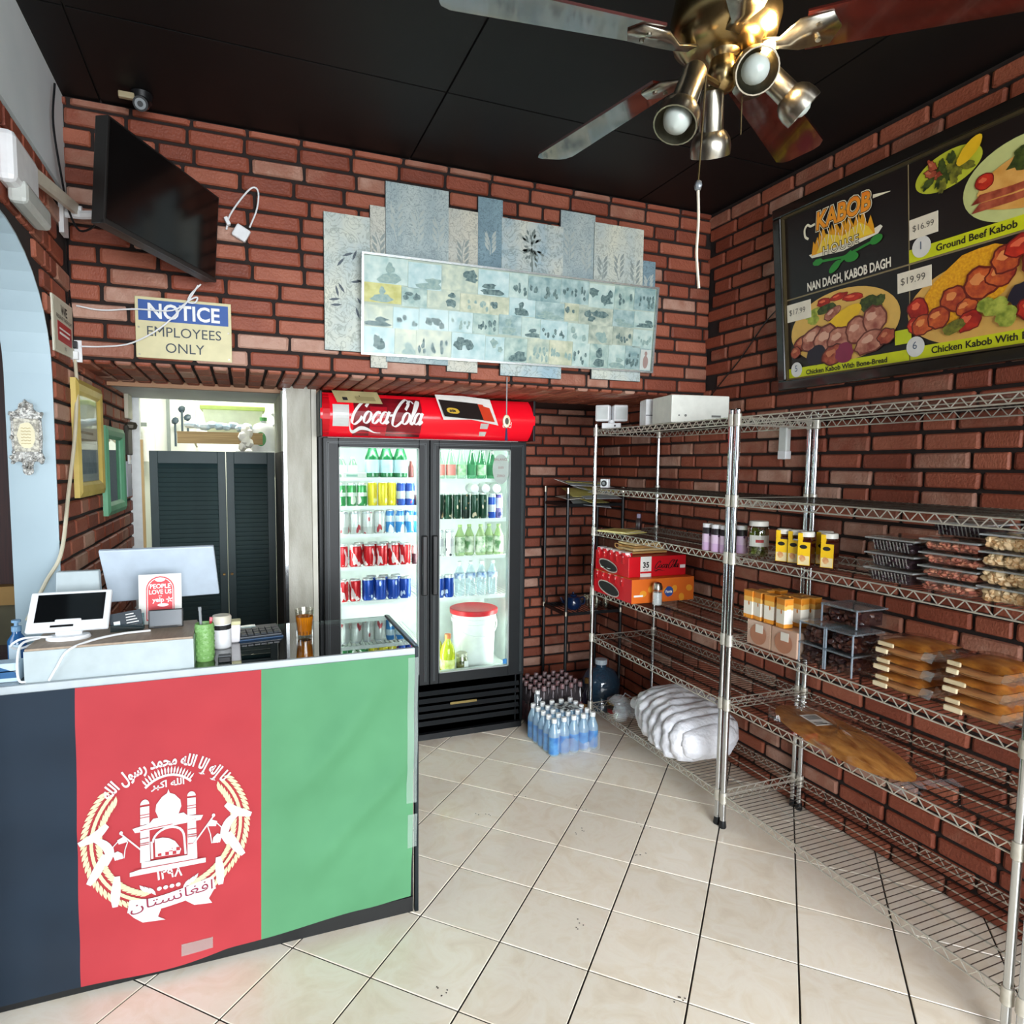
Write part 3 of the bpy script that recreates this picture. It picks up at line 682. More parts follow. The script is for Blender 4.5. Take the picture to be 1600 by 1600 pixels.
MB().lathe([(.147, .335), (.149, .345), (.149, .362), (.140, .366), (.128, .362), (0, .362)], 30).build('lid', mat('bucket_lid_red', '#d2202c', .4), bk, smooth=True)
hb = MB(); hb.tube([(.145*math.cos(t), -.145*math.sin(t), .30-.09*math.sin(t)) for t in [PI*i/12 for i in range(13)]], .003); hb.build('bail_handle', WSH, bk)
YEL = clear('yellow_drink', '#dfe36a', .05, dens=('#cfd63a', .55))
for i, (x, y, col) in enumerate(((.688, .0, 'far'), (.735, -.03, 'near'))):
    o = thing('juice_jug', ('yellow juice jug against the door post at the bottom of the fridge', 'yellow juice jug with orange cap beside the glass jar in fridge')[i], 'jug', (FX0+x, YF+y+.06*(1-i), .353), 0, 'yellow juice jugs in the fridge')
    MB().lathe([(.040, 0), (.044, .01), (.044, .13), (.036, .17), (.016, .21), (.015, .225)], 14).build('body', YEL, o, smooth=True)
    MB().lathe([(.019, .222), (.019, .248), (0, .248)], 12).build('cap', mat('cap_orange' if i else 'cap_yellow', '#e2824b' if i else '#d6cc3a', .4), o)
    MB().lathe([(.0446, .04), (.0446, .10)], 14).build('label_band', mat('label_lemon', '#e9e7b0', .5, col2='#b7c23e', scale=30), o)
o = thing('glass_jar', 'clear lidded glass jar in front of the white bucket', 'jar', (FX0+.825, YF-.02, .353))
MB().lathe([(.032, 0), (.035, .006), (.035, .095), (.030, .105), (.030, .11)], 16).build('body', clear('jar_glass', '#e2e4cc', .1), o, smooth=True)
MB().lathe([(.031, .002), (.032, .06), (0, .06)], 14).build('contents', mat('jar_contents', '#a9a47c', .7, col2='#6f6c4a', scale=60), o)
MB().lathe([(.034, .104), (.034, .122), (0, .122)], 16).build('lid', mat('jar_lid', '#c7c5b0', .4, .4), o)
MB().box(.005, .03, -.037, -.034, .03, .08).build('label_patch', PAPER, o)
o = thing('steel_tongs', 'small pair of blue-grey tongs lying on the fridge floor', 'tongs', (FX0+.87, YF-.03, .353), .1)
for s in (-1, 1): MB().box(0, .16, s*.012-.005, s*.012+.005, .002, .008).build('arm', mat('tongs_steel', '#6f8796', .3, .8), o)
MB().box(-.01, .01, -.017, .017, .002, .009).build('hinge', mat('tongs_steel', '#6f8796', .3, .8), o)
# cables hanging beside the fridge
cb = thing('cable_bundle', 'tangle of grey cables hanging down the right side of the fridge', 'cables', (1.62, 3.80, .40))
rg = random.Random(3)
for k in range(6):
    pts = [(rg.uniform(-.01, .02)+.03*math.sin(i*1.3+k), rg.uniform(-.03, .03), 1.0-.13*i+rg.uniform(-.02, .02)) for i in range(8 if k % 2 else 6)]
    MB().tube(spline([Vector(p) for p in pts], 5), .005, 6).build('cable', mat('cable_grey', '#5c5f5a' if k % 2 else '#2a2b2c', .6) if k % 2 else mat('cable_dark', '#2a2b2c', .6), cb, smooth=True)
struct(MB().box(1.600, 1.665, 4.16, 4.21, .5, 1.93).build('trim_11', mat('pale_channel', '#9fb1ae', .5)))
# ------------------------------------------------------------------ counter with glass top and flag
CX0, CX1, CY0, CY1, CZ = -1.05, .560, 2.172, 2.680, .963
ct = thing('service_counter', 'dark service counter with a glass top running through the arch', 'counter', (CX0, CY0, 0))
CW, CD = CX1-CX0, CY1-CY0
MB().box(0, CW-.02, .010, .030, .02, CZ-.045).build('front_panel', BLACKM, ct)
MB().box(0, CW-.02, CD-.03, CD-.01, .02, CZ-.02).build('back_panel', BLACKM, ct)
MB().box(CW-.03, CW-.012, .03, CD-.03, .02, CZ-.02).build('side_panel', mat('side_brown', '#4d4446', .5, col2='#3b3436', scale=6), ct)
MB().box(0, .02, .03, CD-.03, .02, CZ-.02).build('side_panel', BLACKM, ct)
MB().box(.02, CW-.03, .03, CD-.03, CZ-.30, CZ-.285).build('inner_shelf', mat('shelf_cream', '#c9c3b0', .5, col2='#b3ad99', scale=5), ct)
MB().box(0, CW-.02, .0, .012, 0, .055).build('base_plinth', mat('plinth_black', '#0f1113', .5), ct)
for y in (-.006, CD-.012): MB().box(CW-.014, CW, y, y+.018, 0, CZ+.004).build('corner_post', mat('post_dark_steel', '#20282d', .35, .6), ct, bevel=.002)
MB().box(CW-.012, CW+.002, .012, CD-.012, CZ-.022, CZ+.006).build('side_rail', mat('rail_blue_steel', '#3a4c58', .3, .7), ct)
MB().box(0, CW-.014, -.008, .006, CZ-.022, CZ+.002).build('front_trim', mat('trim_white', '#b9c2c6', .4), ct, bevel=.002)
gt = clear('counter_glass', '#93a39c', .13, .01)
MB().box(0, CW-.012, .006, CD, CZ-.008, CZ).build('glass_top', gt, ct)
# flag
FX0_, FX1_, FZ0, FZ1 = -1.0, .548, .035, .944
fg = thing('flag', 'black, red and green flag with white emblem taped across the counter front', 'flag', (0, CY0-.006, 0))
def bot(x): return .028+.048*max(0, (x+.48)/1.03)**1.3+.004*math.sin(x*9)
def wav(x, z):
    d = .0045*math.sin(x*6.1+z*2.2)+.0030*math.sin(x*13-z*9+1)+.0022*math.sin(z*23+x*5)
    edge = min(1, (FZ1-z)/.12)
    g_ = max(0, min(1, (x-.06)/.25))*max(0, min(1, (.56-x)/.1))
    k_ = .5+.5*math.sin((x*.95-z*.8)*19+1.2+.8*math.sin(z*7))
    return -.009-abs(d)*1.5*edge-.034*g_*edge*k_**4*max(0, 1-abs(z-.55)/.5)**.7-.007*edge*max(0, math.sin(z*15+x*4+2))**4*(1-g_)
def flag_grid(x0, x1, m, name, nx, nz=26):
    b = MB()
    for j in range(nz+1):
        for i in range(nx+1):
            x = x0+(x1-x0)*i/nx; zb = bot(x); z = zb+(FZ1-zb)*j/nz
            xx = x-.016*(1-j/nz)*(1 if x0 > -.9 or i > 0 else 1)
            b.v.append((xx, wav(x, z), z))
    b.f = [(j*(nx+1)+i, j*(nx+1)+i+1, (j+1)*(nx+1)+i+1, (j+1)*(nx+1)+i) for j in range(nz) for i in range(nx)]
    return b.build(name, m, fg, smooth=True)
flag_grid(FX0_, -.462, mat('flag_black', '#0f2334', .8, col2='#0b1c2b', scale=5), 'black_stripe', 18)
rs = flag_grid(-.462, .045, mat('flag_red', '#ad3138', .8, col2='#a22b33', scale=5), 'red_stripe', 24)
gs = flag_grid(.045, FX1_-.004, mat('flag_green', '#538f65', .8, col2='#4a845b', scale=5), 'green_stripe', 24)
# transparent tape strips at the flag edge
def tape(x0, x1, z0, z1, par):
    b = MB(); n = 8
    for j in range(n+1):
        for i in range(n+1):
            x, z = x0+(x1-x0)*i/n, z0+(z1-z0)*j/n; b.v.append((x-.016*(1-(z-.03)/.91), wav(x, z)-.0025, z))
    b.f = [(j*(n+1)+i, j*(n+1)+i+1, (j+1)*(n+1)+i+1, (j+1)*(n+1)+i) for j in range(n) for i in range(n)]
    b.build('tape', clear('tape', '#e6f4ee', .02, .25, dens=('#dff0ea', .22), ior=1.2), par, smooth=True)
tape(.520, .556, .42, .935, gs); tape(.525, .558, .26, .38, gs); tape(-.19, -.10, .06, .095, rs)
# emblem: flat shapes that follow the cloth
EW = mat('emblem_white', '#d3d6d6', .8); EC = mat('emblem_cream', '#d6cda6', .8)
ERED = MATS['flag_red']; EBR = mat('emblem_maroon', '#8d2440', .8)
def emb(mb, m, name, lift=.001, sub=True):
    ecx, ecz, R = -.222, .466, .243
    o = MB(); o.f = mb.f
    for p in mb.v:
        x, z = ecx+p[0]*R*.955, ecz+p[2]*R*1.0
        o.v.append((x-.016*(1-(z-.03)/.91), wav(x, z)-.0035-lift, z))
    return o.build(name, m, rs)
leaf = lambda cx, cz, L, w, a: [(cx+L*c*math.cos(a)-w*s*math.sin(a), cz+L*c*math.sin(a)+w*s*math.cos(a)) for c, s in ((-1, 0), (-.4, .8), (.3, .9), (1, 0), (.3, -.9), (-.4, -.8))]
for side in (-1, 1):
    wr_ = MB()
    for k in range(27):
        a = math.radians(140+110*k/26); 
        for (dr, da) in ((-.085, .55), (0, 0), (.085, -.55)):
            r = .88+dr; cx, cz = r*math.cos(a), r*math.sin(a)
            t = a-PI/2+da     # pointing up the wreath
            p = leaf(cx, cz, .075, .024, t)
            p = [(x*(-1 if side > 0 else 1), z) for x, z in p]
            wr_.flat(p if side < 0 else p[::-1])
    emb(wr_, EC, 'wheat_wreath')
rb = MB()
for side in (-1, 1):
    for a0 in (176, 206, 232):
        a = math.radians(a0); b_ = math.radians(a0-16)
        pts = [(.74*math.cos(b_), .74*math.sin(b_)), (.86*math.cos((a+b_)/2), .86*math.sin((a+b_)/2)-.05), (1.02*math.cos(a), 1.02*math.sin(a)-.02)]
        if side > 0: pts = [(-x, z) for x, z in pts]
        rb.ribbon([(p.x, p.y) for p in spline([Vector(q) for q in pts], 4)], lambda t, d: .06+.05*math.sin(PI*t))
    pts = [(-.88, .12), (-.74, .02), (-.68, -.12), (-.72, -.27)]
    rb.ribbon([((p.x*(1 if side < 0 else -1)), p.y) for p in spline([Vector(q) for q in pts], 4)], lambda t, d: .04+.07*math.sin(PI*t))
# scroll at the bottom
rb.ribbon([(p.x, p.y) for p in spline([Vector(q) for q in [(-.48, -.86), (-.2, -.90), (.15, -.86), (.55, -.78)]], 5)], .17)
rb.flat([(-.48, -.95), (-.10, -.98), (-.14, -1.08), (-.05, -1.14), (-.32, -1.12), (-.42, -1.03)]); rb.flat([(.18, -.93), (.55, -.86), (.48, -.97), (.52, -1.04), (.30, -1.02)])
emb(rb, EW, 'ribbon', .0018)
mo = MB()
mo.flat([(-.62, -.60), (.60, -.60), (.60, -.52), (.46, -.52), (.46, -.42), (-.44, -.42), (-.44, -.52), (-.62, -.54)])   # base
for s in (-1, 1):
    mo.flat([(s*.30-.0, -.42), (s*.46, -.42), (s*.44, .10), (s*.30, .10)] if s > 0 else [(-.46, -.42), (-.30, -.42), (-.30, .10), (-.44, .10)])
    mo.flat([(s*.37-.07, .19), (s*.37+.07, .19), (s*.37+.07, .46), (s*.37-.07, .46)]); mo.flat(ell(s*.37, .49, .07, .075, 14, 0, PI)+[])
mo.flat([(-.52, .09), (.52, .09), (.56, .16), (.30, .19), (.24, .25), (-.24, .25), (-.30, .19), (-.56, .16)])
mo.flat([(-.16, .25), (.16, .25), (.205, .36), (.19, .46), (.10, .56), (.02, .60), (0, .66), (-.02, .60), (-.10, .56), (-.19, .46), (-.205, .36)])
mo.ribbon([(-.27, -.40), (-.27, -.10)]+[(.25*math.cos(t), -.12+.19*math.sin(t)) for t in [PI-PI*i/12 for i in range(13)]]+[(.27, -.40)], .035)
mo.flat([(-.22, -.38), (.17, -.38), (.20, -.30), (.10, -.16), (.0, -.10), (-.10, -.07), (-.22, -.07)])
mo.v = [(p[0]*.74, 0, p[2]*.83+.02) for p in mo.v]; emb(mo, EW, 'mosque', .0018)
rd = MB()
for s in (-1, 1):
    for z in (.30, .34): rd.ribbon([(s*.37-.07, z), (s*.37+.07, z)], .012)
    for z in (-.02, -.10, -.13): rd.ribbon([(s*.38-.07, z), (s*.38+.07, z)], .012)
for i in range(6):
    for j in range(2):
        if (i+j) % 2 == 0: rd.flat([(-.18+.06*i, -.37+.055*j), (-.12+.06*i, -.37+.055*j), (-.12+.06*i, -.315+.055*j), (-.18+.06*i, -.315+.055*j)])
rd.ribbon([(-.55, -.51), (.55, -.51)], .012); rd.ribbon([(-.44, .115), (.44, .115)], .012)
rd.v = [(p[0]*.74, 0, p[2]*.83+.02) for p in rd.v]; emb(rd, ERED, 'mosque_detail', .0028).__setitem__('kind', 'stuff')
for s in (-1, 1):
    fl_ = MB()
    fl_.ribbon([(s*.46, -.22), (s*.74, .13)], .022); fl_.flat(ell(s*.745, .15, .025, .03, 8))
    fl_.flat([(s*x, z) for x, z in [(.70, .10), (.80, .05), (.78, -.02), (.66, .0)]][::s]); fl_.flat([(s*x, z) for x, z in [(.80, -.13), (.87, -.16), (.84, -.27), (.73, -.26), (.74, -.18)]][::s])
    fl_.ribbon([(s*x, z) for x, z in [(.78, .04), (.86, -.05), (.85, -.16), (.80, -.27)]], .014); fl_.ribbon([(s*x, z) for x, z in [(.66, .0), (.70, -.12), (.72, -.26)]], .014)
    fl_.v = [((.30+(abs(p[0])-.46)*.85)*s, 0, p[2]*.85+.0) for p in fl_.v]; emb(fl_, EW, 'small_flag', .0018)
sn = MB(); 
for i in range(17):
    a = math.radians(52+76*i/16); sn.flat(leaf(.0+.62*math.cos(a)*.72, .30+.56*math.sin(a), .055, .012, a))
sn.ribbon([(.42*math.cos(math.radians(50+80*i/10))*1.0, .30+.50*math.sin(math.radians(50+80*i/10))) for i in range(11)], .03)
sn.v = [(p[0], p[1], p[2]-.055) for p in sn.v]; emb(sn, EW, 'sun_rays', .0018); sn = MB()
for s in (-1, 1):
    for k in range(3): sn.flat(leaf(s*(.20+.055*k), -.73+.03*k, .07, .022, math.radians(90-s*35)))
for i in range(4): sn.flat(ell(-.12+.075*i, -.715, .03, .026, 8))
emb(sn, EW, 'leaf_sprigs', .0018).__setitem__('kind', 'stuff')
def arabic(s, size): return text(s, size)
def shaped(s):
    """joined letter forms, laid out right to left"""
    F = {'ا': ('\uFE8D', '\uFE8E', 0, 0), 'ل': ('\uFEDD', '\uFEDE', '\uFEDF', '\uFEE0'), 'ه': ('\uFEE9', '\uFEEA', '\uFEEB', '\uFEEC'), 'م': ('\uFEE1', '\uFEE2', '\uFEE3', '\uFEE4'),
         'ح': ('\uFEA1', '\uFEA2', '\uFEA3', '\uFEA4'), 'د': ('\uFEA9', '\uFEAA', 0, 0), 'ر': ('\uFEAD', '\uFEAE', 0, 0), 'س': ('\uFEB1', '\uFEB2', '\uFEB3', '\uFEB4'), 'و': ('\uFEED', '\uFEEE', 0, 0),
         'ف': ('\uFED1', '\uFED2', '\uFED3', '\uFED4'), 'غ': ('\uFECD', '\uFECE', '\uFECF', '\uFED0'), 'ن': ('\uFEE5', '\uFEE6', '\uFEE7', '\uFEE8'), 'ت': ('\uFE95', '\uFE96', '\uFE97', '\uFE98'), 'ک': ('\uFED9', '\uFEDA', '\uFEDB', '\uFEDC'), 'ب': ('\uFE8F', '\uFE90', '\uFE91', '\uFE92'), 'إ': ('\uFE87', '\uFE88', 0, 0)}
    out = ''
    for i, ch in enumerate(s):
        if ch not in F: out += ch; continue
        pj = i > 0 and s[i-1] in F and F[s[i-1]][2] != 0; nj = i+1 < len(s) and s[i+1] in F and F[ch][2] != 0
        out += F[ch][3] if pj and nj else F[ch][1] if pj else F[ch][2] if nj else F[ch][0]
    return out[::-1]
tx = text(shaped('لا إله إلا الله محمد رسول الله'), 1.0, bold=.03); xs_ = [p[0] for p in tx.v]; x0_, x1_ = min(xs_), max(xs_)
ar = MB(); ar.f = tx.f
for p in tx.v:
    t = (p[0]-x0_)/(x1_-x0_); a = math.radians(141-100*t); r = .87+p[2]*.20
    ar.v.append((r*math.cos(a), 0, r*math.sin(a)))
emb(ar, EW, 'arc_lettering', .0018)
tx = text('۱۲۹۸', .17, align='CENTER', bold=.004); tx.v = [(p[0], 0, p[2]-.60) for p in tx.v]; emb(tx, EW, 'year_numerals', .0018)
tx = text(shaped('افغانستان'), .17, align='CENTER'); tx.v = [(p[0]*1.5+.04, 0, p[2]-.90+.10*p[0]*1.5) for p in tx.v]; emb(tx, EBR, 'scroll_lettering', .0032)
tx = text(shaped('الله اکبر'), .12, align='CENTER', bold=.003); tx.v = [(p[0]*1.1, 0, p[2]+.60) for p in tx.v]; emb(tx, EW, 'small_lettering', .0018)
# ------------------------------------------------------------------ things on the counter
ZT = CZ
BW = mat('bright_white_laminate', '#b3bfc2', .4); WOODT = mat('pale_wood_top', '#a8947f', .5, col2='#92806d', scale=14, stretch=(6, 1, 1))
cd_ = thing('cash_drawer_box', 'long white box with pale wood top under the tablet register', 'box', (-.590, 2.185, ZT))
MB().box(0, .440, 0, .010, 0, .092).build('front', BW, cd_); MB().box(0, .440, .23, .24, 0, .092).build('back', BW, cd_)
for x in (0, .430): MB().box(x, x+.010, .010, .23, 0, .092).build('side', BW, cd_)
MB().box(.002, .438, .004, .236, .092, .098).build('top', WOODT, cd_)
ZB = ZT+.098
# tablet register on its stand
tb = thing('tablet_register', 'white tablet register with black screen tilted back on a stand', 'tablet', (-.50, 2.285, ZB))
st = MB(); st.prism(ell(0, .0, .06, .03, 16), 0, .01); 
MB().lathe([(.058, 0), (.060, .004), (.056, .012), (0, .012)], 24, sy=.6).build('base', WHITEPL, tb, smooth=True)
MB().box(-.035, .035, .0, .018, .010, .060).build('stand', WHITEPL, tb, bevel=.004)
ta = math.radians(-42)
Mt = T(0, -.012, .026, rx=ta) @ T(0, 0, 0)
pn = MB().box(-.108, .108, -.008, .008, 0, .138, Mt).build('frame', WHITEPL, tb, bevel=.005)
MB().box(-.088, .092, -.0092, -.0085, .030, .126, Mt).build('screen', mat('tablet_screen', '#0b0d0f', .08, spec=.8), pn)
MB().box(-.045, .015, -.0092, -.0085, .011, .018, Mt).build('card_slot', BLACKP, pn)
# customer display panel behind
cp_ = thing('printer_back', 'small white upright panel behind the tablet register', 'panel', (-.507, 2.455, ZT))
MB().add([(-.072, 0, .0), (.070, 0, .0), (.062, 0, .278), (-.058, 0, .278), (-.072, .04, 0), (.070, .04, 0), (.062, .03, .278), (-.058, .03, .278)], [(0, 1, 2, 3), (7, 6, 5, 4), (3, 2, 6, 7), (0, 3, 7, 4), (2, 1, 5, 6), (1, 0, 4, 5)]).build('shell', BW, cp_, bevel=.004)
MB().box(-.03, .03, .04, .07, 0, .12).build('rear_block', WHITEPL, cp_)
# big monitor seen from behind
mn = thing('monitor', 'large white monitor seen from behind, leaning back beside the arch', 'monitor', (-.265, 2.56, ZT))
rt_ = math.radians(14)
MB().add([(-.190, -.05, .335), (.166, -.05, .338), (.180, -.005, .158), (-.168, -.005, .150), (-.190, -.032, .340), (.166, -.032, .343), (.180, .012, .158), (-.168, .012, .150)],
         [(3, 2, 1, 0), (4, 5, 6, 7), (0, 1, 5, 4), (2, 3, 7, 6), (1, 2, 6, 5), (3, 0, 4, 7)]).build('back_shell', mat('monitor_shell', '#bcc9d6', .4), mn, bevel=.004)
MB().box(-.03, .03, .0, .03, .0, .24).build('stand', BLACKP, mn); MB().lathe([(.09, 0), (.09, .010), (0, .012)], 20, sy=.6).build('base', BLACKP, mn)
# 'people love us' card
cdv = thing('sticker_card', 'white card with a rounded red PEOPLE LOVE US sticker', 'card', (-.262, 2.40, ZB), rot=(math.radians(-8), 0, 0))
MB().box(-.064, .064, 0, .004, 0, .165).build('card', PAPER, cdv)
pill = [(-.042+.0, .012), (.042, .012), (.042, .116)]+[(.042*math.cos(t), .116+.042*math.sin(t)) for t in [PI*i/10 for i in range(1, 10)]]+[(-.042, .116)]
s0 = MB().flat(pill, -.001).build('red_sticker', mat('sticker_red', '#d8303a', .5), cdv)
pr = [(x*.90, .080+(z-.080)*.93) for x, z in pill]; rg_ = MB(); rg_.ribbon(pr+[pr[0]], .0022, -.0015); rg_.build('sticker_rim', SWHITE, s0)
MB().merge(text('PEOPLE', .0205, xs=.92, bold=.0005, align='CENTER'), T(0, -.0016, .118)).merge(text('LOVE US', .0205, xs=.86, bold=.0005, align='CENTER'), T(0, -.0016, .099)).merge(text('on', .010, align='CENTER'), T(0, -.0016, .090)).merge(text('yelp', .021, bold=.0005, align='CENTER'), T(-.006, -.0016, .073)).build('lettering', SWHITE, s0)
bs = MB()
for k in range(5): bs.flat(leaf(.027+.006*math.cos(k*2*PI/5+.5), .079+.006*math.sin(k*2*PI/5+.5), .005, .0022, k*2*PI/5+.5), -.0016)
bs.build('burst_logo', SWHITE, s0)
MB().flat(ell(0, .146, .015, .0065, 14), -.0016).build('tab', SWHITE, s0); MB().flat(ell(0.008, .062, .017, .0055, 14), -.0016).build('tab', SWHITE, s0)
# card reader, business cards
rd_ = thing('card_reader', 'small dark grey upright screen in front of the red sticker', 'card reader', (-.240, 2.335, ZB))
MB().box(-.051, .051, 0, .010, 0, .060, T(rx=math.radians(-10))).build('housing', BLACKP, rd_, bevel=.003)
MB().box(-.046, .046, -.0012, -.0004, .008, .056, T(rx=math.radians(-10))).build('screen', mat('reader_screen', '#39434c', .25), rd_)
MB().box(-.035, .035, .0, .045, 0, .006).build('foot_plate', BLACKP, rd_)
bc = thing('business_card_holder', 'clear holder of dark blue business cards beside the tablet', 'card holder', (-.350, 2.325, ZB))
MB().box(-.046, .046, -.002, .001, 0, .022).box(-.046, .046, .030, .033, 0, .05).box(-.046, .046, -.002, .033, 0, .002).build('holder', clear('holder_acrylic', '#bcd8dd', .12), bc)
Mc = T(0, .012, .004, rx=math.radians(-14), ry=math.radians(-8))
c0 = MB().box(-.046, .044, 0, .012, 0, .056, Mc).build('card_stack', mat('card_navy', '#22303a', .5), bc)
lm = MB()
for k in range(4): lm.box(.0, .035-.004*k, -.0008, -.0003, .018+.009*k, .021+.009*k, Mc)
lm.box(-.036, -.018, -.0008, -.0003, .018, .030, Mc); lm.build('card_print', SWHITE, c0)
# green cup with pens
gc = thing('pen_cup', 'light green quilted cup holding pens', 'cup', (-.122, 2.262, ZT))
GC = mat('cup_green', '#7fae66', .45, col2='#72a159', scale=30)
n = 18; prof = [(.024, 0), (.0265, .004)]; 
cu = MB().lathe([(.026, 0), (.028, .004), (.0285, .118), (.0265, .121), (.0250, .118), (.0245, .01), (0, .01)], 22).build('cup', GC, gc, smooth=True)
qd = MB()
for r_ in range(9):
    for k in range(11):
        a = 2*PI*(k+.5*(r_ % 2))/11; c = Vector((.0285*math.cos(a), .0285*math.sin(a), .012+.0122*r_))
        t = Vector((-math.sin(a), math.cos(a), 0)); u = Vector((0, 0, 1)); o_ = Vector((math.cos(a), math.sin(a), 0))
        qd.add([c-t*.0075, c-u*.006, c+t*.0075, c+u*.006, c+o_*.0022], [(0, 1, 4), (1, 2, 4), (2, 3, 4), (3, 0, 4)])
qd.build('quilting', GC, cu)
def pen(label, dx, dy, tx_, h, m, m2):
    p = thing('pen', label, 'pen', (-.122+dx, 2.262+dy, ZT+.012), rot=(random.uniform(-.08, .08), tx_, 0))
    MB().cyl((0, 0, 0), (0, 0, h), .0042, n=8).build('barrel', m, p); MB().cyl((0, 0, h), (0, 0, h+.012), .005, n=8).build('cap', m2, p)
pen('grey marker standing tall in the green cup', -.006, 0, -.04, .150, GREYPL, GREYPL)
pen('red-capped pen leaning in the green cup', .008, .004, .10, .115, mat('pen_red', '#b3303a', .4), mat('pen_pink', '#e57b83', .4))
# white jars behind cup
o = thing('white_jar', 'white cylindrical jar with dark label behind the green cup', 'jar', (-.075, 2.40, ZT))
MB().lathe([(.026, 0), (.030, .004), (.030, .098), (.027, .104), (0, .106)], 18).build('body', WHITEPL, o, smooth=True)
MB().lathe([(.0315, .085), (.0315, .108), (.028, .113), (0, .113)], 18).build('lid', mat('jar_lid_cream', '#d9d3c0', .4), o, smooth=True)
MB().lathe([(.0305, .066), (.0305, .082)], 18).build('label_band', INK, o)
o = thing('sponge_tub', 'small white tub with cream lid beside the calculator', 'tub', (-.038, 2.462, ZT))
MB().lathe([(.024, 0), (.028, .006), (.032, .062), (.030, .066), (0, .066)], 4, M=T(rz=PI/4)).build('body', mat('tub_white', '#e6e3e6', .45), o, bevel=.005)
MB().lathe([(.033, .064), (.034, .078), (0, .082)], 4, M=T(rz=PI/4)).build('lid', mat('tub_lid', '#d6d2a4', .5), o, bevel=.004)
# calculator
o = thing('calculator', 'black desktop calculator with raised keys on the glass counter', 'calculator', (.045, 2.520, ZT), .15)
Mk = T(0, 0, .010, rx=math.radians(7))
MB().box(-.075, .075, -.055, .055, 0, .012, Mk).build('body', mat('calc_body', '#1d2630', .4), o, bevel=.004)
MB().box(-.06, -.005, .030, .048, .012, .018, Mk).build('display', mat('calc_display', '#9fb0ac', .2), o)
MB().box(-.078, .078, -.06, .06, 0, .006).build('foot_tray', mat('calc_tray', '#3a5575', .3), o, bevel=.003)
for i in range(6):
    for j in range(3): MB().box(-.066+.0225*i, -.048+.0225*i, -.047+.023*j, -.030+.023*j, .012, .018, Mk).build('key', mat('calc_key', '#2c3238', .4), o)
# tea glass
o = thing('tea_glass', 'short clear glass of amber tea on the counter', 'glass', (.203, 2.445, ZT))
MB().lathe([(.024, 0), (.026, .002), (.034, .105), (.0325, .105), (.0245, .012), (0, .010)], 22).build('tumbler', clear('tumbler_glass', '#f3f3ee', .12), o, smooth=True)
MB().lathe([(.0235, .011), (.0305, .078), (0, .078)], 20).build('tea', clear('amber_tea', '#f0a030', .02, dens=('#e08a12', .8)), o, smooth=True)
fl2 = MB()
for k in range(14): a = 2*PI*k/14; fl2.box(.0262, .0285, -.0022, .0022, .003, .026, T(rz=a))
fl2.build('base_flutes', clear('tumbler_glass', '#f3f3ee', .12), o)
# little black device
o = thing('stapler_block', 'small black ridged device on the glass near the green cup', 'device', (-.063, 2.225, ZT))
MB().box(-.020, .020, -.02, .02, 0, .018).build('body', BLACKP, o, bevel=.004)
for k in range(3): MB().box(-.018, .018, -.014+.010*k, -.009+.010*k, .018, .022).build('ridge', mat('ridge_grey', '#3b4045', .4), o)
# leaflet box at far left and blue sanitiser
o = thing('leaflet_box', 'small blue and white printed box at the far left of the counter', 'box', (-.655, 2.215, ZT))
MB().box(-.05, .045, 0, .05, 0, .055).build('box', mat('leaflet_white', '#c4dcec', .5), o, bevel=.002)
MB().flat([(-.04, .012), (.04, .012), (.04, .026), (.0, .045), (-.04, .026)], -.001).build('house_print', mat('leaflet_blue', '#2c5f8f', .5), o)
MB().box(-.04, .04, -.001, 0, .030, .033).build('print', INK, o)
o = thing('sanitiser_bottle', 'blue pump bottle behind the tablet register', 'bottle', (-.668, 2.42, ZT))
MB().lathe([(.022, 0), (.025, .006), (.025, .075), (.012, .095), (.012, .105)], 16).build('body', clear('blue_gel', '#4b8fc8', .08, dens=('#3d7fbd', .5)), o, smooth=True)
MB().lathe([(.014, .103), (.014, .118), (.006, .12), (.006, .130), (.013, .131), (.013, .138), (0, .139)], 12).build('pump', mat('pump_blue', '#7fa9cc', .4), o, smooth=True)
MB().box(-.015, .015, -.0275, -.0245, .02, .065).build('label_patch', mat('label_pale', '#cfe2ee', .5), o)
# white cable from the register
cbl = thing('white_cable', 'white cable looping from the register over the white box front', 'cable', (-.48, 2.24, ZT))
MB().tube(spline([Vector(p) for p in [(.20, .055, .102), (.12, .03, .104), (.05, -.02, .102), (.0, -.062, .088), (-.03, -.062, .04), (-.05, -.060, .004)]], 8), .0035, 7).build('lead', WHITEPL, cbl, smooth=True)
MB().tube(spline([Vector(p) for p in [(-.09, .03, .110), (-.125, -.01, .105), (-.128, -.045, .06), (-.122, -.055, .01), (-.10, -.05, .005)]], 8), .0035, 7).build('lead', WHITEPL, cbl, smooth=True)
MB().tube(spline([Vector(p) for p in [(-.06, .04, .108), (-.13, .03, .112), (-.165, .04, .09), (-.15, .06, .075), (-.11, .08, .085)]], 8), .0035, 7).build('lead', WHITEPL, cbl, smooth=True)
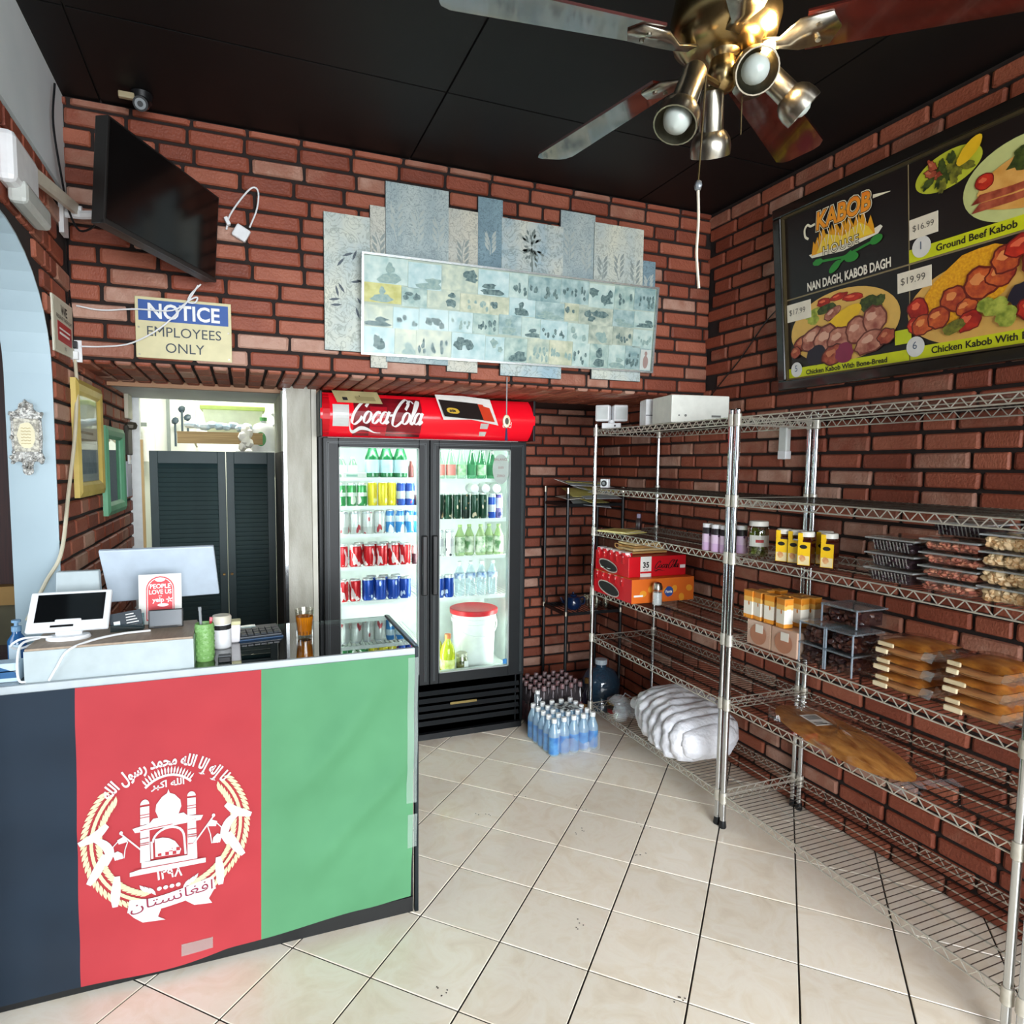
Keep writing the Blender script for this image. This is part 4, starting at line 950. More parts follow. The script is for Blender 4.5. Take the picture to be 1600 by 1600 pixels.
# ------------------------------------------------------------------ louvred saloon doors
LV = mat('louvre_dark_green', '#2f4547', .5, col2='#26393c', scale=7)
def louvre_door(label, x0, x1, y, lab2, swing):
    W_ = x1-x0; d = thing('louvred_door', label, 'door', (x0, y, .12), swing)
    H_ = 1.545; st_ = .045
    MB().box(0, st_, 0, .03, 0, H_).build('stile', LV, d, bevel=.002); MB().box(W_-st_, W_, 0, .03, 0, H_).build('stile', LV, d, bevel=.002)
    MB().box(st_, W_-st_, .002, .028, H_-.075, H_).build('top_rail', LV, d, bevel=.002); MB().box(st_, W_-st_, .002, .028, 0, .10).build('bottom_rail', LV, d, bevel=.002)
    n_ = 48; z0, z1 = .10, H_-.075; p = (z1-z0)/n_
    me = MB().box(0, W_-2*st_, -.003, .003, -.018, .018, T(rx=math.radians(-38))).mesh('slat', LV)
    for k in range(n_):
        s_ = bpy.data.objects.new('slat', me); COL.objects.link(s_); s_.parent = d; s_.location = (st_, .015, z0+(k+.5)*p)
    MB().cyl((W_-.02 if lab2 else .02, -.002, .78), (W_-.02 if lab2 else .02, -.02, .78), .008, n=10).build('knob', mat('old_brass', '#7a5f3a', .4, .8), d)
    return d
louvre_door('wider dark green louvred door in the kitchen doorway', -.515, -.095, 4.40, True, 0)
louvre_door('narrow dark green louvred door next to the white pillar', -.090, .195, 4.40, False, 0)
struct(MB().box(-.575, -.548, 4.408, 4.44, 0, 1.73).build('trim_12', mat('pale_pine', '#d3b176', .5, col2='#c09c60', scale=9, stretch=(5, 5, .5))))
# ------------------------------------------------------------------ kitchen things above the doors
sh_ = thing('kitchen_shelf', 'cream wire shelf in the kitchen above the louvred doors', 'shelf', (-.13, 5.05, 1.80))
fm = MB(); 
for y in (-.15, .15): fm.cyl((-.27, y, 0), (.27, y, 0), .006, n=6)
for x in (-.27, .27): fm.cyl((x, -.15, 0), (x, .15, 0), .006, n=6)
f0 = fm.build('rim', mat('cream_wire', '#d8c9a0', .5), sh_)
wm = MB()
for k in range(22): wm.cyl((-.27+.54*k/21, -.15, .002), (-.27+.54*k/21, .15, .002), .003, n=4)
wm.build('wire_deck', MATS['cream_wire'], f0, kind='stuff')
for x in (-.2, .2): MB().tube([(x, .15, 0), (x, .18, -.02), (x, .70, -.08)], .008, 6).build('bracket', MATS['cream_wire'], sh_)
MB().box(-.27, .27, -.17, -.145, -.075, .005).build('front_board', mat('tan_slats', '#b89866', .6, col2='#8d7046', scale=10, stretch=(.4, 4, 14)), sh_)
o = thing('storage_bin', 'translucent cream storage bin with pale green lid on kitchen shelf', 'storage bin', (-.05, 5.17, 1.808))
MB().add([(-.17, -.11, 0), (.17, -.11, 0), (.17, .11, 0), (-.17, .11, 0), (-.20, -.13, .165), (.20, -.13, .165), (.20, .13, .165), (-.20, .13, .165)], [(3, 2, 1, 0), (0, 1, 5, 4), (1, 2, 6, 5), (2, 3, 7, 6), (3, 0, 4, 7)]).build('tub', mat('bin_cream', '#dfe3c4', .5), o)
MB().box(-.215, .215, -.145, .145, .160, .192).build('lid', mat('bin_lid_green', '#c3d873', .5), o, bevel=.006)
o = thing('detergent_jug', 'white detergent jug with green label in the kitchen', 'jug', (.150, 4.98, 1.68))
MB().lathe([(.075, 0), (.085, .01), (.085, .15), (.06, .19), (.02, .205), (.02, .22)], 18, sy=.6).build('body', WHITEPL, o, smooth=True)
MB().flat(ell(-.02, .085, .035, .05, 18), -.054).build('label_patch', mat('label_green', '#4f9a58', .5), o); MB().lathe([(.025, .215), (.025, .24), (0, .24)], 12).build('cap', mat('cap_green2', '#5faa62', .4), o)
MB().tube([(.045, 0, .17), (.085, 0, .20), (.08, 0, .25), (.06, 0, .27)], .010, 8).build('handle', WHITEPL, o, smooth=True)
o = thing('appliance_box', 'white metal box under the detergent jug above the doors', 'appliance', (.10, 4.98, 1.50))
MB().box(-.14, .135, -.10, .16, 0, .178).build('case', WHITEPL, o, bevel=.006); MB().box(.135, .165, -.09, .15, 0, .175).build('side_panel', mat('teal_side', '#2c4a48', .5), o)
o = thing('black_pan', 'black pan standing at the right of the kitchen doorway', 'pan', (.330, 5.2, 1.66))
MB().lathe([(.10, 0), (.115, .06), (.11, .062), (.095, .008), (0, .006)], 20).build('pan_body', BLACKP, o, smooth=True); MB().tube([(-.1, -.03, .05), (-.17, -.07, .06)], .010, 8).build('handle', BLACKP, o); MB().lathe([(.09, .062), (.05, .09), (.015, .095), (.015, .11), (0, .11)], 18).build('lid', mat('pan_lid', '#3a3a38', .35, .6), o, smooth=True)
struct(MB().box(.235, .62, 4.95, 5.5, 1.60, 1.658).build('trim_15', mat('dark_shelf', '#1b1b1b', .5)))
o = thing('cloth_pile', 'crumpled white and blue cloths on the kitchen shelf', 'cloths', (-.22, 4.98, 1.808))
cl = MB()
for k in range(9): cl.blob((-.10+.045*k, random.uniform(-.06, -.02), .03+.02*random.random()), .036, (1.3, 1, .7), k)
cl.build('cloth', mat('cloth_white', '#dfe6e6', .9, col2='#a9c3d6', scale=12, amt=.3), o, smooth=True)
o = thing('plastic_bag', 'white plastic bag hanging from the end of the kitchen shelf', 'bag', (.03, 4.87, 1.74))
bg = MB(); 
for k in range(6): bg.blob((.02*math.sin(k*2.1), .01*math.cos(k), .02-.022*k+.06), .038, (1, .8, 1), k+20)
bg.build('bag_body', mat('bag_white', '#e9e4de', .6), o, smooth=True); MB().tube([(-.01, 0, .08), (0, 0, .11), (.015, 0, .08)], .005, 5).build('loop', MATS['bag_white'], o)
o = thing('utensil_rack', 'metal hook rail with hanging utensils on the kitchen wall', 'utensil rack', (-.53, 5.76, 1.62))
MB().box(-.012, .012, -.02, .0, 0, .75).build('rail', mat('rail_grey', '#7f8780', .4, .6), o)
for k, (dx, h_) in enumerate(((.05, .20), (.10, .26), (.14, .17))):
    u = MB().cyl((dx, -.04, .10+.03*k), (dx, -.04, .10+.03*k+h_), .008, n=8).build('utensil', mat('utensil_dark', '#3f4f58', .4), o); MB().blob((dx, -.04, .10+.03*k+h_), .03, (1, .5, 1), k).build('utensil_head', MATS['utensil_dark'], u, smooth=True)
o = thing('towel_ring', 'grey metal frame with paper hanging on the kitchen wall', 'towel holder', (-.78, 5.76, 1.52))
MB().box(-.015, .015, -.03, 0, 0, .38).box(.015, .10, -.03, -.01, .35, .38).build('arm', MATS['rail_grey'], o); MB().lathe([(.05, 0), (.05, .22), (0, .22)], 16, M=T(.11, -.06, .08)).build('paper_roll', PAPER, o, smooth=True)
struct(MB().box(-.33, -.30, 5.765, 5.80, 0, 2.4).build('trim_14', KW))
o = thing('ceiling_fixture', 'flat white lamp on the kitchen ceiling', 'lamp', (-.15, 5.15, 2.375))
MB().box(-.45, .45, -.25, .25, 0, .024).build('frame', WHITEPL, o)
# ------------------------------------------------------------------ pictures and things on the left brick wall (local x runs along +Y)
def frame_box(parent, w, h, bw, dep, m, name='frame', z0=0):
    prof = [(0, 0), (0, -dep*.7), (bw*.35, -dep), (bw*.75, -dep*.8), (bw, -dep*.4), (bw, 0)]
    b = MB(); rings = []
    for (i, y) in prof: rings.append([(i, y, z0+i), (w-i, y, z0+i), (w-i, y, z0+h-i), (i, y, z0+h-i)])
    for r in rings: b.v += r
    for k in range(len(prof)-1):
        for j in range(4): b.f.append((k*4+j, k*4+(j+1) % 4, (k+1)*4+(j+1) % 4, (k+1)*4+j))
    return b.build(name, m, parent)
XW = XL+.013
GOLD = mat('gold_frame', '#d8c06a', .45, col2='#c4aa52', scale=12)
o = thing('gold_picture_frame', 'gold framed certificate under glass on the left brick wall', 'picture', (XW, 2.955, 1.455), PI/2)
frame_box(o, .495, .465, .060, .026, GOLD)
MB().box(.06, .435, -.008, -.004, .06, .405).build('print', mat('certificate_print', '#a9b0b2', .5, col2='#c7cbc6', scale=5, stretch=(1, 1, 3)), o)
MB().box(.11, .385, -.0095, -.008, .09, .19).build('landscape_print', mat('landscape_print', '#76848f', .5, col2='#9aa7b0', scale=22), o)
MB().box(.11, .385, -.0095, -.008, .215, .235).box(.11, .34, -.0095, -.008, .255, .265).build('text_print', mat('print_grey_dark', '#6d7375', .6), o)
MB().box(.055, .44, -.0125, -.0105, .055, .41).build('pane', clear('picture_glass', '#f4f6f6', .0, ior=1.12), o)
GRN = mat('green_frame', '#6fb089', .5, col2='#5f9f79', scale=10)
o = thing('green_mirror', 'narrow mirror in a pale green frame beside the gold picture', 'mirror', (XW, 3.500, 1.342), PI/2)
frame_box(o, .500, .424, .058, .03, GRN); MB().box(.05, .45, -.008, -.004, .05, .374).build('mirror_glass', mat('mirror_silver', '#9aa6a6', .04, 1), o)
MB().tube([(.2, -.006, .424), (.22, -.006, .46), (.25, -.006, .424)], .003, 5).build('hanging_wire', BLACKM, o)
o = thing('wall_clipboard', 'papers and keys hanging from hooks at the far end of the left wall', 'papers', (XW, 4.13, 1.40), PI/2)
MB().box(.02, .17, -.012, 0, 0, .20).build('paper_pad', mat('pad_lilac', '#b7bac6', .6), o, bevel=.003); MB().box(.06, .12, -.016, -.010, .185, .235).build('clip', WHITEPL, o); MB().box(.02, .18, -.02, 0, .235, .40).build('dark_pouch', mat('pouch', '#4a4538', .7, col2='#2a2824', scale=12), o, bevel=.006)
MB().box(.06, .20, -.022, 0, .44, .58).build('wall_box', mat('beige_box', '#bfb9a4', .5), o, bevel=.004); MB().blob((.08, -.03, .40), .035, (1, .6, .7), 5).build('key_bunch', mat('keys', '#59544a', .4, .6), o)
# ornate plaque on the white jamb, facing the camera
o = thing('ornate_plaque', 'ornate silver plaque with cream inscription panel on the white arch jamb', 'plaque', (-.690, 2.714, 1.578))
SIL = mat('plaque_silver', '#8f8d88', .35, .7, col2='#d9d6cf', scale=90, amt=.25, bump=.8, bscale=160)
pl = MB(); out_ = [(-.042, .05), (-.050, .03), (-.045, .012), (-.020, .020), (-.012, -.004), (0, -.010), (.012, -.004), (.020, .020), (.045, .012), (.050, .03), (.042, .05), (.046, .10), (.044, .165), (.050, .185), (.025, .192), (.018, .215), (0, .228), (-.018, .215), (-.025, .192), (-.050, .185), (-.044, .165), (-.046, .10)]
p0 = pl.prism(out_, -.009, 0).build('back_plate', SIL, o)
bd = MB()
for i, (x, z) in enumerate(out_):
    bd.blob((x*.93, -.010, z*.97+.003), .0075, (1, .5, 1), i)
bd.blob((0, -.012, .006), .012, (1, .5, 1), 40); bd.blob((0, -.012, .205), .012, (1, .5, 1), 41); bd.build('border_beads', SIL, p0, smooth=True)
MB().box(-.036, .036, -.012, -.009, .052, .165).build('inner_panel', mat('plaque_grey', '#8d887c', .5, col2='#cfc9b8', scale=120, amt=.2), p0)
MB().flat(rough_ell(0, .108, .026, .046, 3, 20, .06), -.0128).build('inscription_panel', mat('plaque_cream', '#e3d9b6', .5), p0)
ls = MB()
for k in range(6): ls.ribbon([(-.015+.004*i, .132-.0105*k+.0015*math.sin(i*2.3+k)) for i in range(8)], .0018, -.0134)
ls.build('inscription', mat('inscription_gold', '#a58d4d', .5), p0)
MB().lathe([(.016, 0), (.016, .004), (0, .006)], 16, M=T(0, -.004, -.014, rx=PI/2)).build('pendant_ring', SIL, o, smooth=True)
# 'WE reserve' sign
o = thing('policy_sign', 'white metal sign headed WE with a red panel beside the arch', 'sign', (XW, 2.725, 1.985), PI/2)
MB().box(0, .30, -.006, 0, 0, .195, T(ry=math.radians(-2))).build('plate', mat('sign_cream', '#d8d6c3', .5), o)
MB().box(.008, .292, -.0068, -.006, .006, .188, T(ry=math.radians(-2))).build('inner_plate', mat('sign_cream2', '#cfcdb9', .5), o)
MB().merge(text('WE', .046, bold=.001, align='CENTER', xs=1.3), T(.15, -.0075, .146)).merge(text('RESERVE THE RIGHT', .020, align='CENTER', xs=1.25), T(.15, -.0075, .124)).build('lettering', INK, o)
MB().box(.05, .25, -.0075, -.0068, .045, .115).build('red_panel', mat('sign_red', '#b0242a', .5), o); MB().box(.075, .225, -.0082, -.0075, .088, .094).box(.075, .215, -.0082, -.0075, .070, .078).build('panel_lines', SWHITE, o); MB().merge(text('TO', .018, align='CENTER'), T(.15, -.0075, .020)).build('lettering', INK, o)
# outlet, plug, conduit cable
o = thing('wall_outlet', 'white outlet with black plug at the corner under the brick header', 'outlet', (-.600, 3.020, 1.985))
MB().box(-.022, .026, -.006, .004, .0, .085).build('plate', WHITEPL, o, bevel=.003); MB().box(-.012, .014, -.030, -.006, .05, .078).build('plug', BLACKP, o, bevel=.003); MB().box(-.014, .016, -.026, -.006, .008, .040).build('white_plug', WHITEPL, o, bevel=.003)
MB().tube(spline([Vector(p) for p in [(0, -.02, .075), (0, -.012, .16), (-.008, -.010, .30), (-.004, -.012, .55)]], 6), .003, 6).build('black_lead', BLACKP, o, smooth=True)
o = thing('cable_conduit', 'long cream cable sagging from the outlet down to the counter', 'cable', (-.600, 3.0, 1.98))
MB().tube(spline([Vector(p) for p in [(0, .02, .02), (.01, -.02, -.10), (.012, -.09, -.28), (.010, -.22, -.50), (.005, -.33, -.70), (-.04, -.35, -.80), (-.10, -.35, -.93)]], 8), .0065, 8).build('sheath', mat('cream_cable', '#cfc7ae', .5), o, smooth=True)
# NOTICE sign
o = thing('notice_sign', 'blue and cream NOTICE EMPLOYEES ONLY sign screwed to the brick header', 'sign', (-.386, YH-.016, 2.018))
MB().box(0, .357, -.005, 0, 0, .242).build('plate', mat('notice_border', '#d6cda0', .45), o, bevel=.002)
MB().box(.012, .345, -.0058, -.005, .148, .230).build('blue_band', mat('notice_blue', '#1c4f9c', .45), o)
MB().merge(text('NOTICE', .082, xs=.90, bold=.002, align='CENTER'), T(.178, -.0066, .160)).build('heading_lettering', SWHITE, o)
for s_, z_ in (('EMPLOYEES', .088), ('ONLY', .025)): MB().merge(text(s_, .056, xs=.97, bold=0, align='CENTER'), T(.178, -.0062, z_)).build('lettering', mat('notice_ink', '#3b4550', .6), o)
for x, z in ((.012, .12), (.345, .12), (.012, .012), (.345, .012)): MB().cyl((x, -.005, z), (x, -.008, z), .004, n=8).build('screw', SILVER, o)
# white leads looping past the sign
o = thing('white_lead', 'thin white lead looped from the TV down past the NOTICE sign', 'cable', (-.20, YH-.03, 2.26))
MB().tube(spline([Vector(p) for p in [(.06, -.03, .06), (.02, -.012, .02), (.01, -.01, -.01), (.035, -.012, -.012), (.045, -.012, .01), (.02, -.012, .0), (-.05, -.01, -.05), (-.18, -.002, -.055), (-.30, .0, -.07), (-.385, 0.005, -.06)]], 6), .0032, 6).build('lead', WHITEPL, o, smooth=True)
MB().tube(spline([Vector(p) for p in [(.05, -.03, .055), (.0, -.014, -.02), (-.09, -.012, -.12), (-.20, -.003, -.19), (-.30, 0.003, -.21), (-.375, .003, -.215)]], 6), .0032, 6).build('lead', WHITEPL, o, smooth=True)
# adapter on a loop
o = thing('power_adapter', 'white power adapter hanging on a white cord loop on the bricks', 'adapter', (0.005, YH-.016, 2.53))
MB().box(-.030, .030, -.025, 0, -.002, .052, T(ry=math.radians(28))).build('brick', WHITEPL, o, bevel=.006)
MB().box(-.010, .006, -.03, -.004, .052, .085, T(-.01, 0, 0, ry=math.radians(-25))).build('plug', WHITEPL, o, bevel=.003)
MB().tube(spline([Vector(p) for p in [(-.045, -.01, .03), (-.03, -.01, .09), (.02, -.01, .17), (.06, -.008, .215), (.082, -.008, .20), (.075, -.008, .13), (.045, -.01, .05)]], 8), .0036, 7).build('cord', WHITEPL, o, smooth=True)
# ------------------------------------------------------------------ television on an arm
yaw, tilt, roll = .569, .0425, -.0525
u_ = Vector((math.sin(yaw), math.cos(yaw), 0)); nrm = Vector((math.cos(yaw), -math.sin(yaw), 0)); up = Vector((0, 0, 1))
up2 = up*math.cos(tilt)+nrm*math.sin(tilt); n2 = up2.cross(u_)*-1
uu = u_*math.cos(roll)+up2*math.sin(roll); vv = -u_*math.sin(roll)+up2*math.cos(roll); bk_ = vv.cross(uu)   # local y points to the back
tv = thing('television', 'black flat television held on a white wall arm by the corner', 'television')
Mtv = Matrix((uu, bk_, vv)).transposed().to_4x4(); Mtv.translation = (-.226, 2.674, 2.501); tv.matrix_world = Mtv
MB().box(-.285, .285, 0, .048, -.168, .168).build('bezel', mat('tv_bezel', '#191716', .4), tv, bevel=.003)
MB().box(-.277, .277, -.0015, .0005, -.150, .160).build('screen', mat('tv_screen', '#0d0b0b', .12, spec=.5), tv)
MB().box(-.285, .285, -.004, .012, -.168, -.155).build('lower_lip', mat('tv_lip', '#23201f', .35), tv)
MB().box(-.20, .20, .048, .075, -.13, .10).build('rear_housing', BLACKP, tv, bevel=.01)
Mi = Mtv.inverted() @ Matrix.Translation((XL+.015, 2.93, 2.50))
am = MB().merge(MB().tube([(.01, 0, .02), (.07, -.02, .015), (.18, -.10, .005), (.318, -.185, .0)], .016, 8), Mi).build('arm', WHITEPL, tv)
MB().merge(MB().box(-.004, .012, -.035, .035, -.06, .06), Mi).build('wall_plate', WHITEPL, am)
MB().merge(MB().tube(spline([Vector(p) for p in [(.015, -.10, .43), (.012, -.13, .28), (.02, -.08, .12), (.03, -.04, .02), (.06, -.03, -.045), (.11, -.05, -.03), (.12, -.06, .01)]], 7), .004, 6), Mi).build('black_cable', BLACKP, tv, smooth=True)
# projector-like wall unit with swing arm at the left edge
o = thing('wall_lamp_unit', 'white wall unit with a flat swing arm above the arch', 'bracket', (XL+.012, 2.36, 2.40), PI/2)
MB().box(-.16, .08, -.05, 0, -.04, .10).build('housing', WHITEPL, o, bevel=.018); MB().box(-.10, .16, -.06, -.01, -.075, -.01).build('lower_housing', mat('unit_grey', '#bfc3be', .4), o, bevel=.014)
MB().add([(.06, -.035, .05), (.06, -.045, .085), (.56, -.06, .155), (.56, -.06, .115), (.06, -.02, .05), (.06, -.03, .085), (.56, -.045, .155), (.56, -.045, .115)], [(0, 3, 2, 1), (4, 5, 6, 7), (0, 1, 5, 4), (2, 3, 7, 6), (1, 2, 6, 5), (3, 0, 4, 7)]).build('arm', mat('arm_cream', '#d4cbb9', .4), o)
MB().cyl((.565, -.03, .135), (.565, -.07, .135), .016, n=12).build('pivot', WHITEPL, o)
# security camera
o = thing('security_camera', 'small black dome camera under the ceiling by the brick header', 'camera', (-.325, 2.90, ZC-.002))
MB().lathe([(.0, -.03), (.035, -.028), (.04, 0)], 16).build('mount', BLACKP, o, smooth=True)
MB().cyl((0, 0, -.03), (0, -.045, -.055), .028, .026, 16).build('barrel', BLACKP, o, smooth=True); MB().cyl((0, -.045, -.055), (0, -.050, -.058), .019, n=16).build('lens_ring', GREYPL, o); MB().cyl((0, -.050, -.058), (0, -.052, -.059), .010, n=12).build('lens', BLACKP, o)
MB().box(-.075, -.02, -.03, -.01, -.035, -.012).build('bracket', mat('cam_cream', '#a99a78', .5), o, bevel=.004)
# ------------------------------------------------------------------ canvases and photo collage on the header
def canvas_mat(name, a, b_, c_, sc):
    m = mat(name, a, .7, bump=.15, bscale=220)
    b = m.node_tree.nodes['Principled BSDF']; L = m.node_tree.links; tc = nn(m, 'ShaderNodeTexCoord')
    n1 = nn(m, 'ShaderNodeTexNoise'); n1.inputs['Scale'].default_value = 6; n1.inputs['Detail'].default_value = 6; L.new(tc.outputs['Object'], n1.inputs['Vector'])
    r = nn(m, 'ShaderNodeValToRGB'); r.color_ramp.elements[0].position = .36; r.color_ramp.elements[1].position = .64; r.color_ramp.elements[0].color = lin(a); r.color_ramp.elements[1].color = lin(b_)
    L.new(n1.outputs['Fac'], r.inputs[0])
    n2 = nn(m, 'ShaderNodeTexNoise'); n2.inputs['Scale'].default_value = sc; n2.inputs['Detail'].default_value = 3; n2.inputs['Distortion'].default_value = 2.5; L.new(tc.outputs['Object'], n2.inputs['Vector'])
    r2 = nn(m, 'ShaderNodeValToRGB'); e = r2.color_ramp.elements; e.new(.5); e.new(.54)
    for el, (p, v) in zip(e, ((.455, 0), (.49, 1), (.51, 1), (.545, 0))): el.position = p; el.color = (v, v, v, 1)
    L.new(n2.outputs['Fac'], r2.inputs[0])
    ml = nn(m, 'ShaderNodeMath', operation='MULTIPLY'); ml.inputs[1].default_value = .55; L.new(r2.outputs[0], ml.inputs[0])
    mx = nn(m, 'ShaderNodeMixRGB'); L.new(ml.outputs[0], mx.inputs[0]); L.new(r.outputs[0], mx.inputs[1]); mx.inputs[2].default_value = lin(c_)
    L.new(mx.outputs[0], b.inputs['Base Color']); return m
CV = [canvas_mat('canvas_pale', '#d2d3c2', '#b3c0bf', '#80897f', 16), canvas_mat('canvas_beige', '#cdc9b9', '#b9bdb6', '#777a70', 22), canvas_mat('canvas_blue', '#b4c0bd', '#97a9ad', '#68767a', 26), canvas_mat('canvas_sky', '#cccfc3', '#97b1bc', '#6f7b76', 14), canvas_mat('canvas_deep', '#86a2ac', '#738d98', '#4b5e66', 24)]
def botanic(o, w, h, seed, m):
    """printed plant silhouettes, a hair above the canvas"""
    rg = random.Random(seed); b = MB()
    for k in range(max(1, int(w/.09))):
        x = w*(k+.5)/max(1, int(w/.09)); z0 = h*rg.uniform(.62, .68); hh = h*rg.uniform(.14, .22)
        b.ribbon([(p.x, p.y) for p in spline([Vector((x, z0)), Vector((x+rg.uniform(-.02, .02), z0+hh*.5)), Vector((x+rg.uniform(-.03, .03), z0+hh))], 4)], .004, -.0165)
        for j in range(7):
            t = .25+.75*j/7; s_ = -1 if j % 2 else 1
            b.flat(leaf(x+s_*.018, z0+hh*t, .024, .007, math.radians(60 if s_ > 0 else 120)), -.0166)
    b.build('plant_print', m, o)
CANV = [(.352, .552, 2.100, 2.690, 0, 'tall cream canvas with bird prints at the far left of the collage', .000), (.553, .628, 2.035, 2.745, 1, 'thin beige canvas second from left behind the collage', .003),
        (.622, .915, 2.065, 2.857, 2, 'large pale blue damask canvas rising highest at left of the collage', .008), (.912, 1.064, 2.040, 2.787, 1, 'beige leaf canvas between the two taller blue canvases', .002),
        (1.062, 1.186, 2.150, 2.859, 4, 'narrow blue canvas standing tall at the middle of the collage', .005), (1.181, 1.510, 2.036, 2.779, 3, 'wide canvas printed with a single bare tree above the collage', .008),
        (1.498, 1.692, 2.110, 2.862, 2, 'blue-grey floral canvas right of the tree canvas', .003), (1.686, 1.978, 2.048, 2.829, 0, 'pale grass and flower canvas toward the right end', .008), (1.976, 2.060, 2.200, 2.677, 4, 'short blue canvas at the far right end of the collage', .002)]
for i, (x0, x1, z0, z1, mi, lb, off) in enumerate(CANV):
    w, h = x1-x0, z1-z0
    o = thing('wall_canvas', lb, 'canvas', (x0, YH-.015-off, z0), 0, 'printed canvases on the brick header')
    MB().box(0, w, -.016, 0, 0, h).build('canvas', CV[mi], o)
    MB().box(-.001, w+.001, -.012, .001, -.001, h+.001).build('canvas_edge', mat('canvas_edge_dark', '#2b3438', .7), o)
    if i == 5:
        tr = MB(); cx = w*.48; tr.ribbon([(cx, h*.60), (cx+.004, h*.70), (cx, h*.80)], .008, -.0165)
        for k in range(40): a = random.uniform(0, 6.28); r_ = random.random()**.6; tr.flat(leaf(cx+.06*r_*math.cos(a), h*.83+.085*r_*math.sin(a), .014, .006, a), -.0166)
        tr.build('tree_print', mat('tree_print_grey', '#73807c', .7), o)
    elif i == 0:
        br = MB()
        for k in range(11): br.flat(leaf(random.uniform(.03, w-.03), random.uniform(.15, h-.12), .026, .006, random.uniform(0, 6.28)), -.0165)
        br.build('bird_print', mat('bird_print_grey', '#566068', .7), o)
    else: botanic(o, w, h, i, mat('plant_print_grey', '#8f9a97', .7) if i % 2 else mat('plant_print_pale', '#b3bdb8', .7))
cg = thing('photo_collage', 'long silver-framed collage of many photographs hung over the canvases', 'picture', (.505, YH-.052, 2.086), rot=(math.radians(5.5), math.radians(-.3), 0))
GW, GH = 1.535, .435
fb = MB(); k = .009
fb.box(0, GW, -.014, .012, 0, k).box(0, GW, -.014, .012, GH-k, GH).box(0, k, -.014, .012, k, GH-k).box(GW-k, GW, -.014, .012, k, GH-k)
fb.build('frame', mat('frame_silver', '#c9cfcf', .25, .8), cg); MB().box(k, GW-k, .002, .010, k, GH-k).build('backing', mat('mount_cream', '#cfd6c6', .7), cg)
def photo_mats():
    pal = [('#f1efd4', '#a9bab0'), ('#e2ede0', '#86a8a6'), ('#f5eed2', '#b3ba9f'), ('#edf4ea', '#a9c8c5'), ('#d6e6e2', '#74989c'), ('#efe69a', '#c4ba5c'), ('#ebebd6', '#82958c'), ('#ebf5f2', '#aacdd0')]
    out = []
    for i, (a, b_) in enumerate(pal):
        m = mat(f'photo_print_{"abcdefgh"[i]}', a, .4, col2=b_, scale=24, amt=.45, detail=8)
        oi = nn(m, 'ShaderNodeObjectInfo'); L = m.node_tree.links
        no = [n for n in m.node_tree.nodes if n.type == 'TEX_NOISE'][0]; no.noise_dimensions = '4D'
        ml = nn(m, 'ShaderNodeMath', operation='MULTIPLY'); ml.inputs[1].default_value = 60; L.new(oi.outputs['Random'], ml.inputs[0]); L.new(ml.outputs[0], no.inputs['W'])
        out.append(m)
    return out
PM = photo_mats()
rg = random.Random(21); zr = [(.010, .130), (.130, .225), (.225, .310), (.310, .425)]
wd = [[.14, .10, .17, .17, .10, .12, .12, .13, .10, .11, .10, .09, .07], [.13, .12, .14, .12, .13, .12, .10, .15, .12, .14, .12, .12], [.17, .12, .16, .15, .10, .14, .16, .08, .20, .13, .12], [.20, .16, .18, .16, .10, .18, .16, .15, .12, .13]]
for r_, (z0, z1) in enumerate(zr):
    x = .012; tot = sum(wd[r_])
    for q, w in enumerate(wd[r_]):
        ww = w/tot*(GW-.024); dz = rg.uniform(-.006, .006)
        col = PM[5] if (r_, q) == (2, 0) else PM[rg.choice([0, 1, 2, 3, 4, 6, 7, 3, 7])]
        ph = MB().box(x+.001, x+ww-.001, -.0005*(q % 2)-.0005, .002, max(.010, z0+dz), min(GH-.011, z1-.002+dz)).build('photo', col, cg)
        pe = MB(); zb, zt_ = max(.012, z0+dz)+.003, min(GH-.012, z1-.002+dz)-.003; hh = zt_-zb; ty = rg.choice('pcclss')
        def bl_(cx, cz, rx, rz, k_): pe.flat([(min(max(a_, x+.002), x+ww-.002), min(max(c_, zb), zt_)) for a_, c_ in rough_ell(cx, cz, rx, rz, r_*977+q*31+k_, 11, .28)], -.0016-.00005*k_)
        if ty == 'p':
            cx = x+ww*rg.uniform(.4, .6); bl_(cx, zb+hh*.18, ww*.30, hh*.24, 0); bl_(cx, zb+hh*.62, min(ww*.17, hh*.2), hh*.22, 1)
        elif ty == 'c':
            for k_ in range(rg.randint(6, 11)): bl_(x+ww*rg.uniform(.08, .92), zb+hh*rg.uniform(.15, .6), .005+.004*rg.random(), hh*rg.uniform(.08, .17), k_)
        elif ty == 'l':
            bl_(x+ww*rg.uniform(.3, .7), zb+hh*.10, ww*.45, hh*.16, 0); bl_(x+ww*rg.uniform(.2, .8), zb+hh*.35, ww*.22, hh*.12, 1)
        else:
            for k_ in range(rg.randint(2, 4)): bl_(x+ww*rg.uniform(.15, .85), zb+hh*rg.uniform(.2, .75), ww*rg.uniform(.08, .2), hh*rg.uniform(.10, .25), k_)
        pe.build('figures_print', mat('photo_dark_teal', '#3d5a5f', .5, col2='#8aa09c', scale=70, amt=.4) if rg.random() < .6 else mat('photo_mid_teal', '#86a5a4', .5, col2='#b9c9be', scale=60), ph)
        x += ww
MB().box(GW-.078, GW-.014, -.003, -.002, .014, .118).build('photo', PAPER, cg); MB().flat(rough_ell(GW-.046, .055, .016, .034, 2, 14, .05), -.0036).flat(ell(GW-.046, .098, .009, .012, 10), -.0036).build('vase_print', mat('vase_pink', '#c09c94', .6), cg)
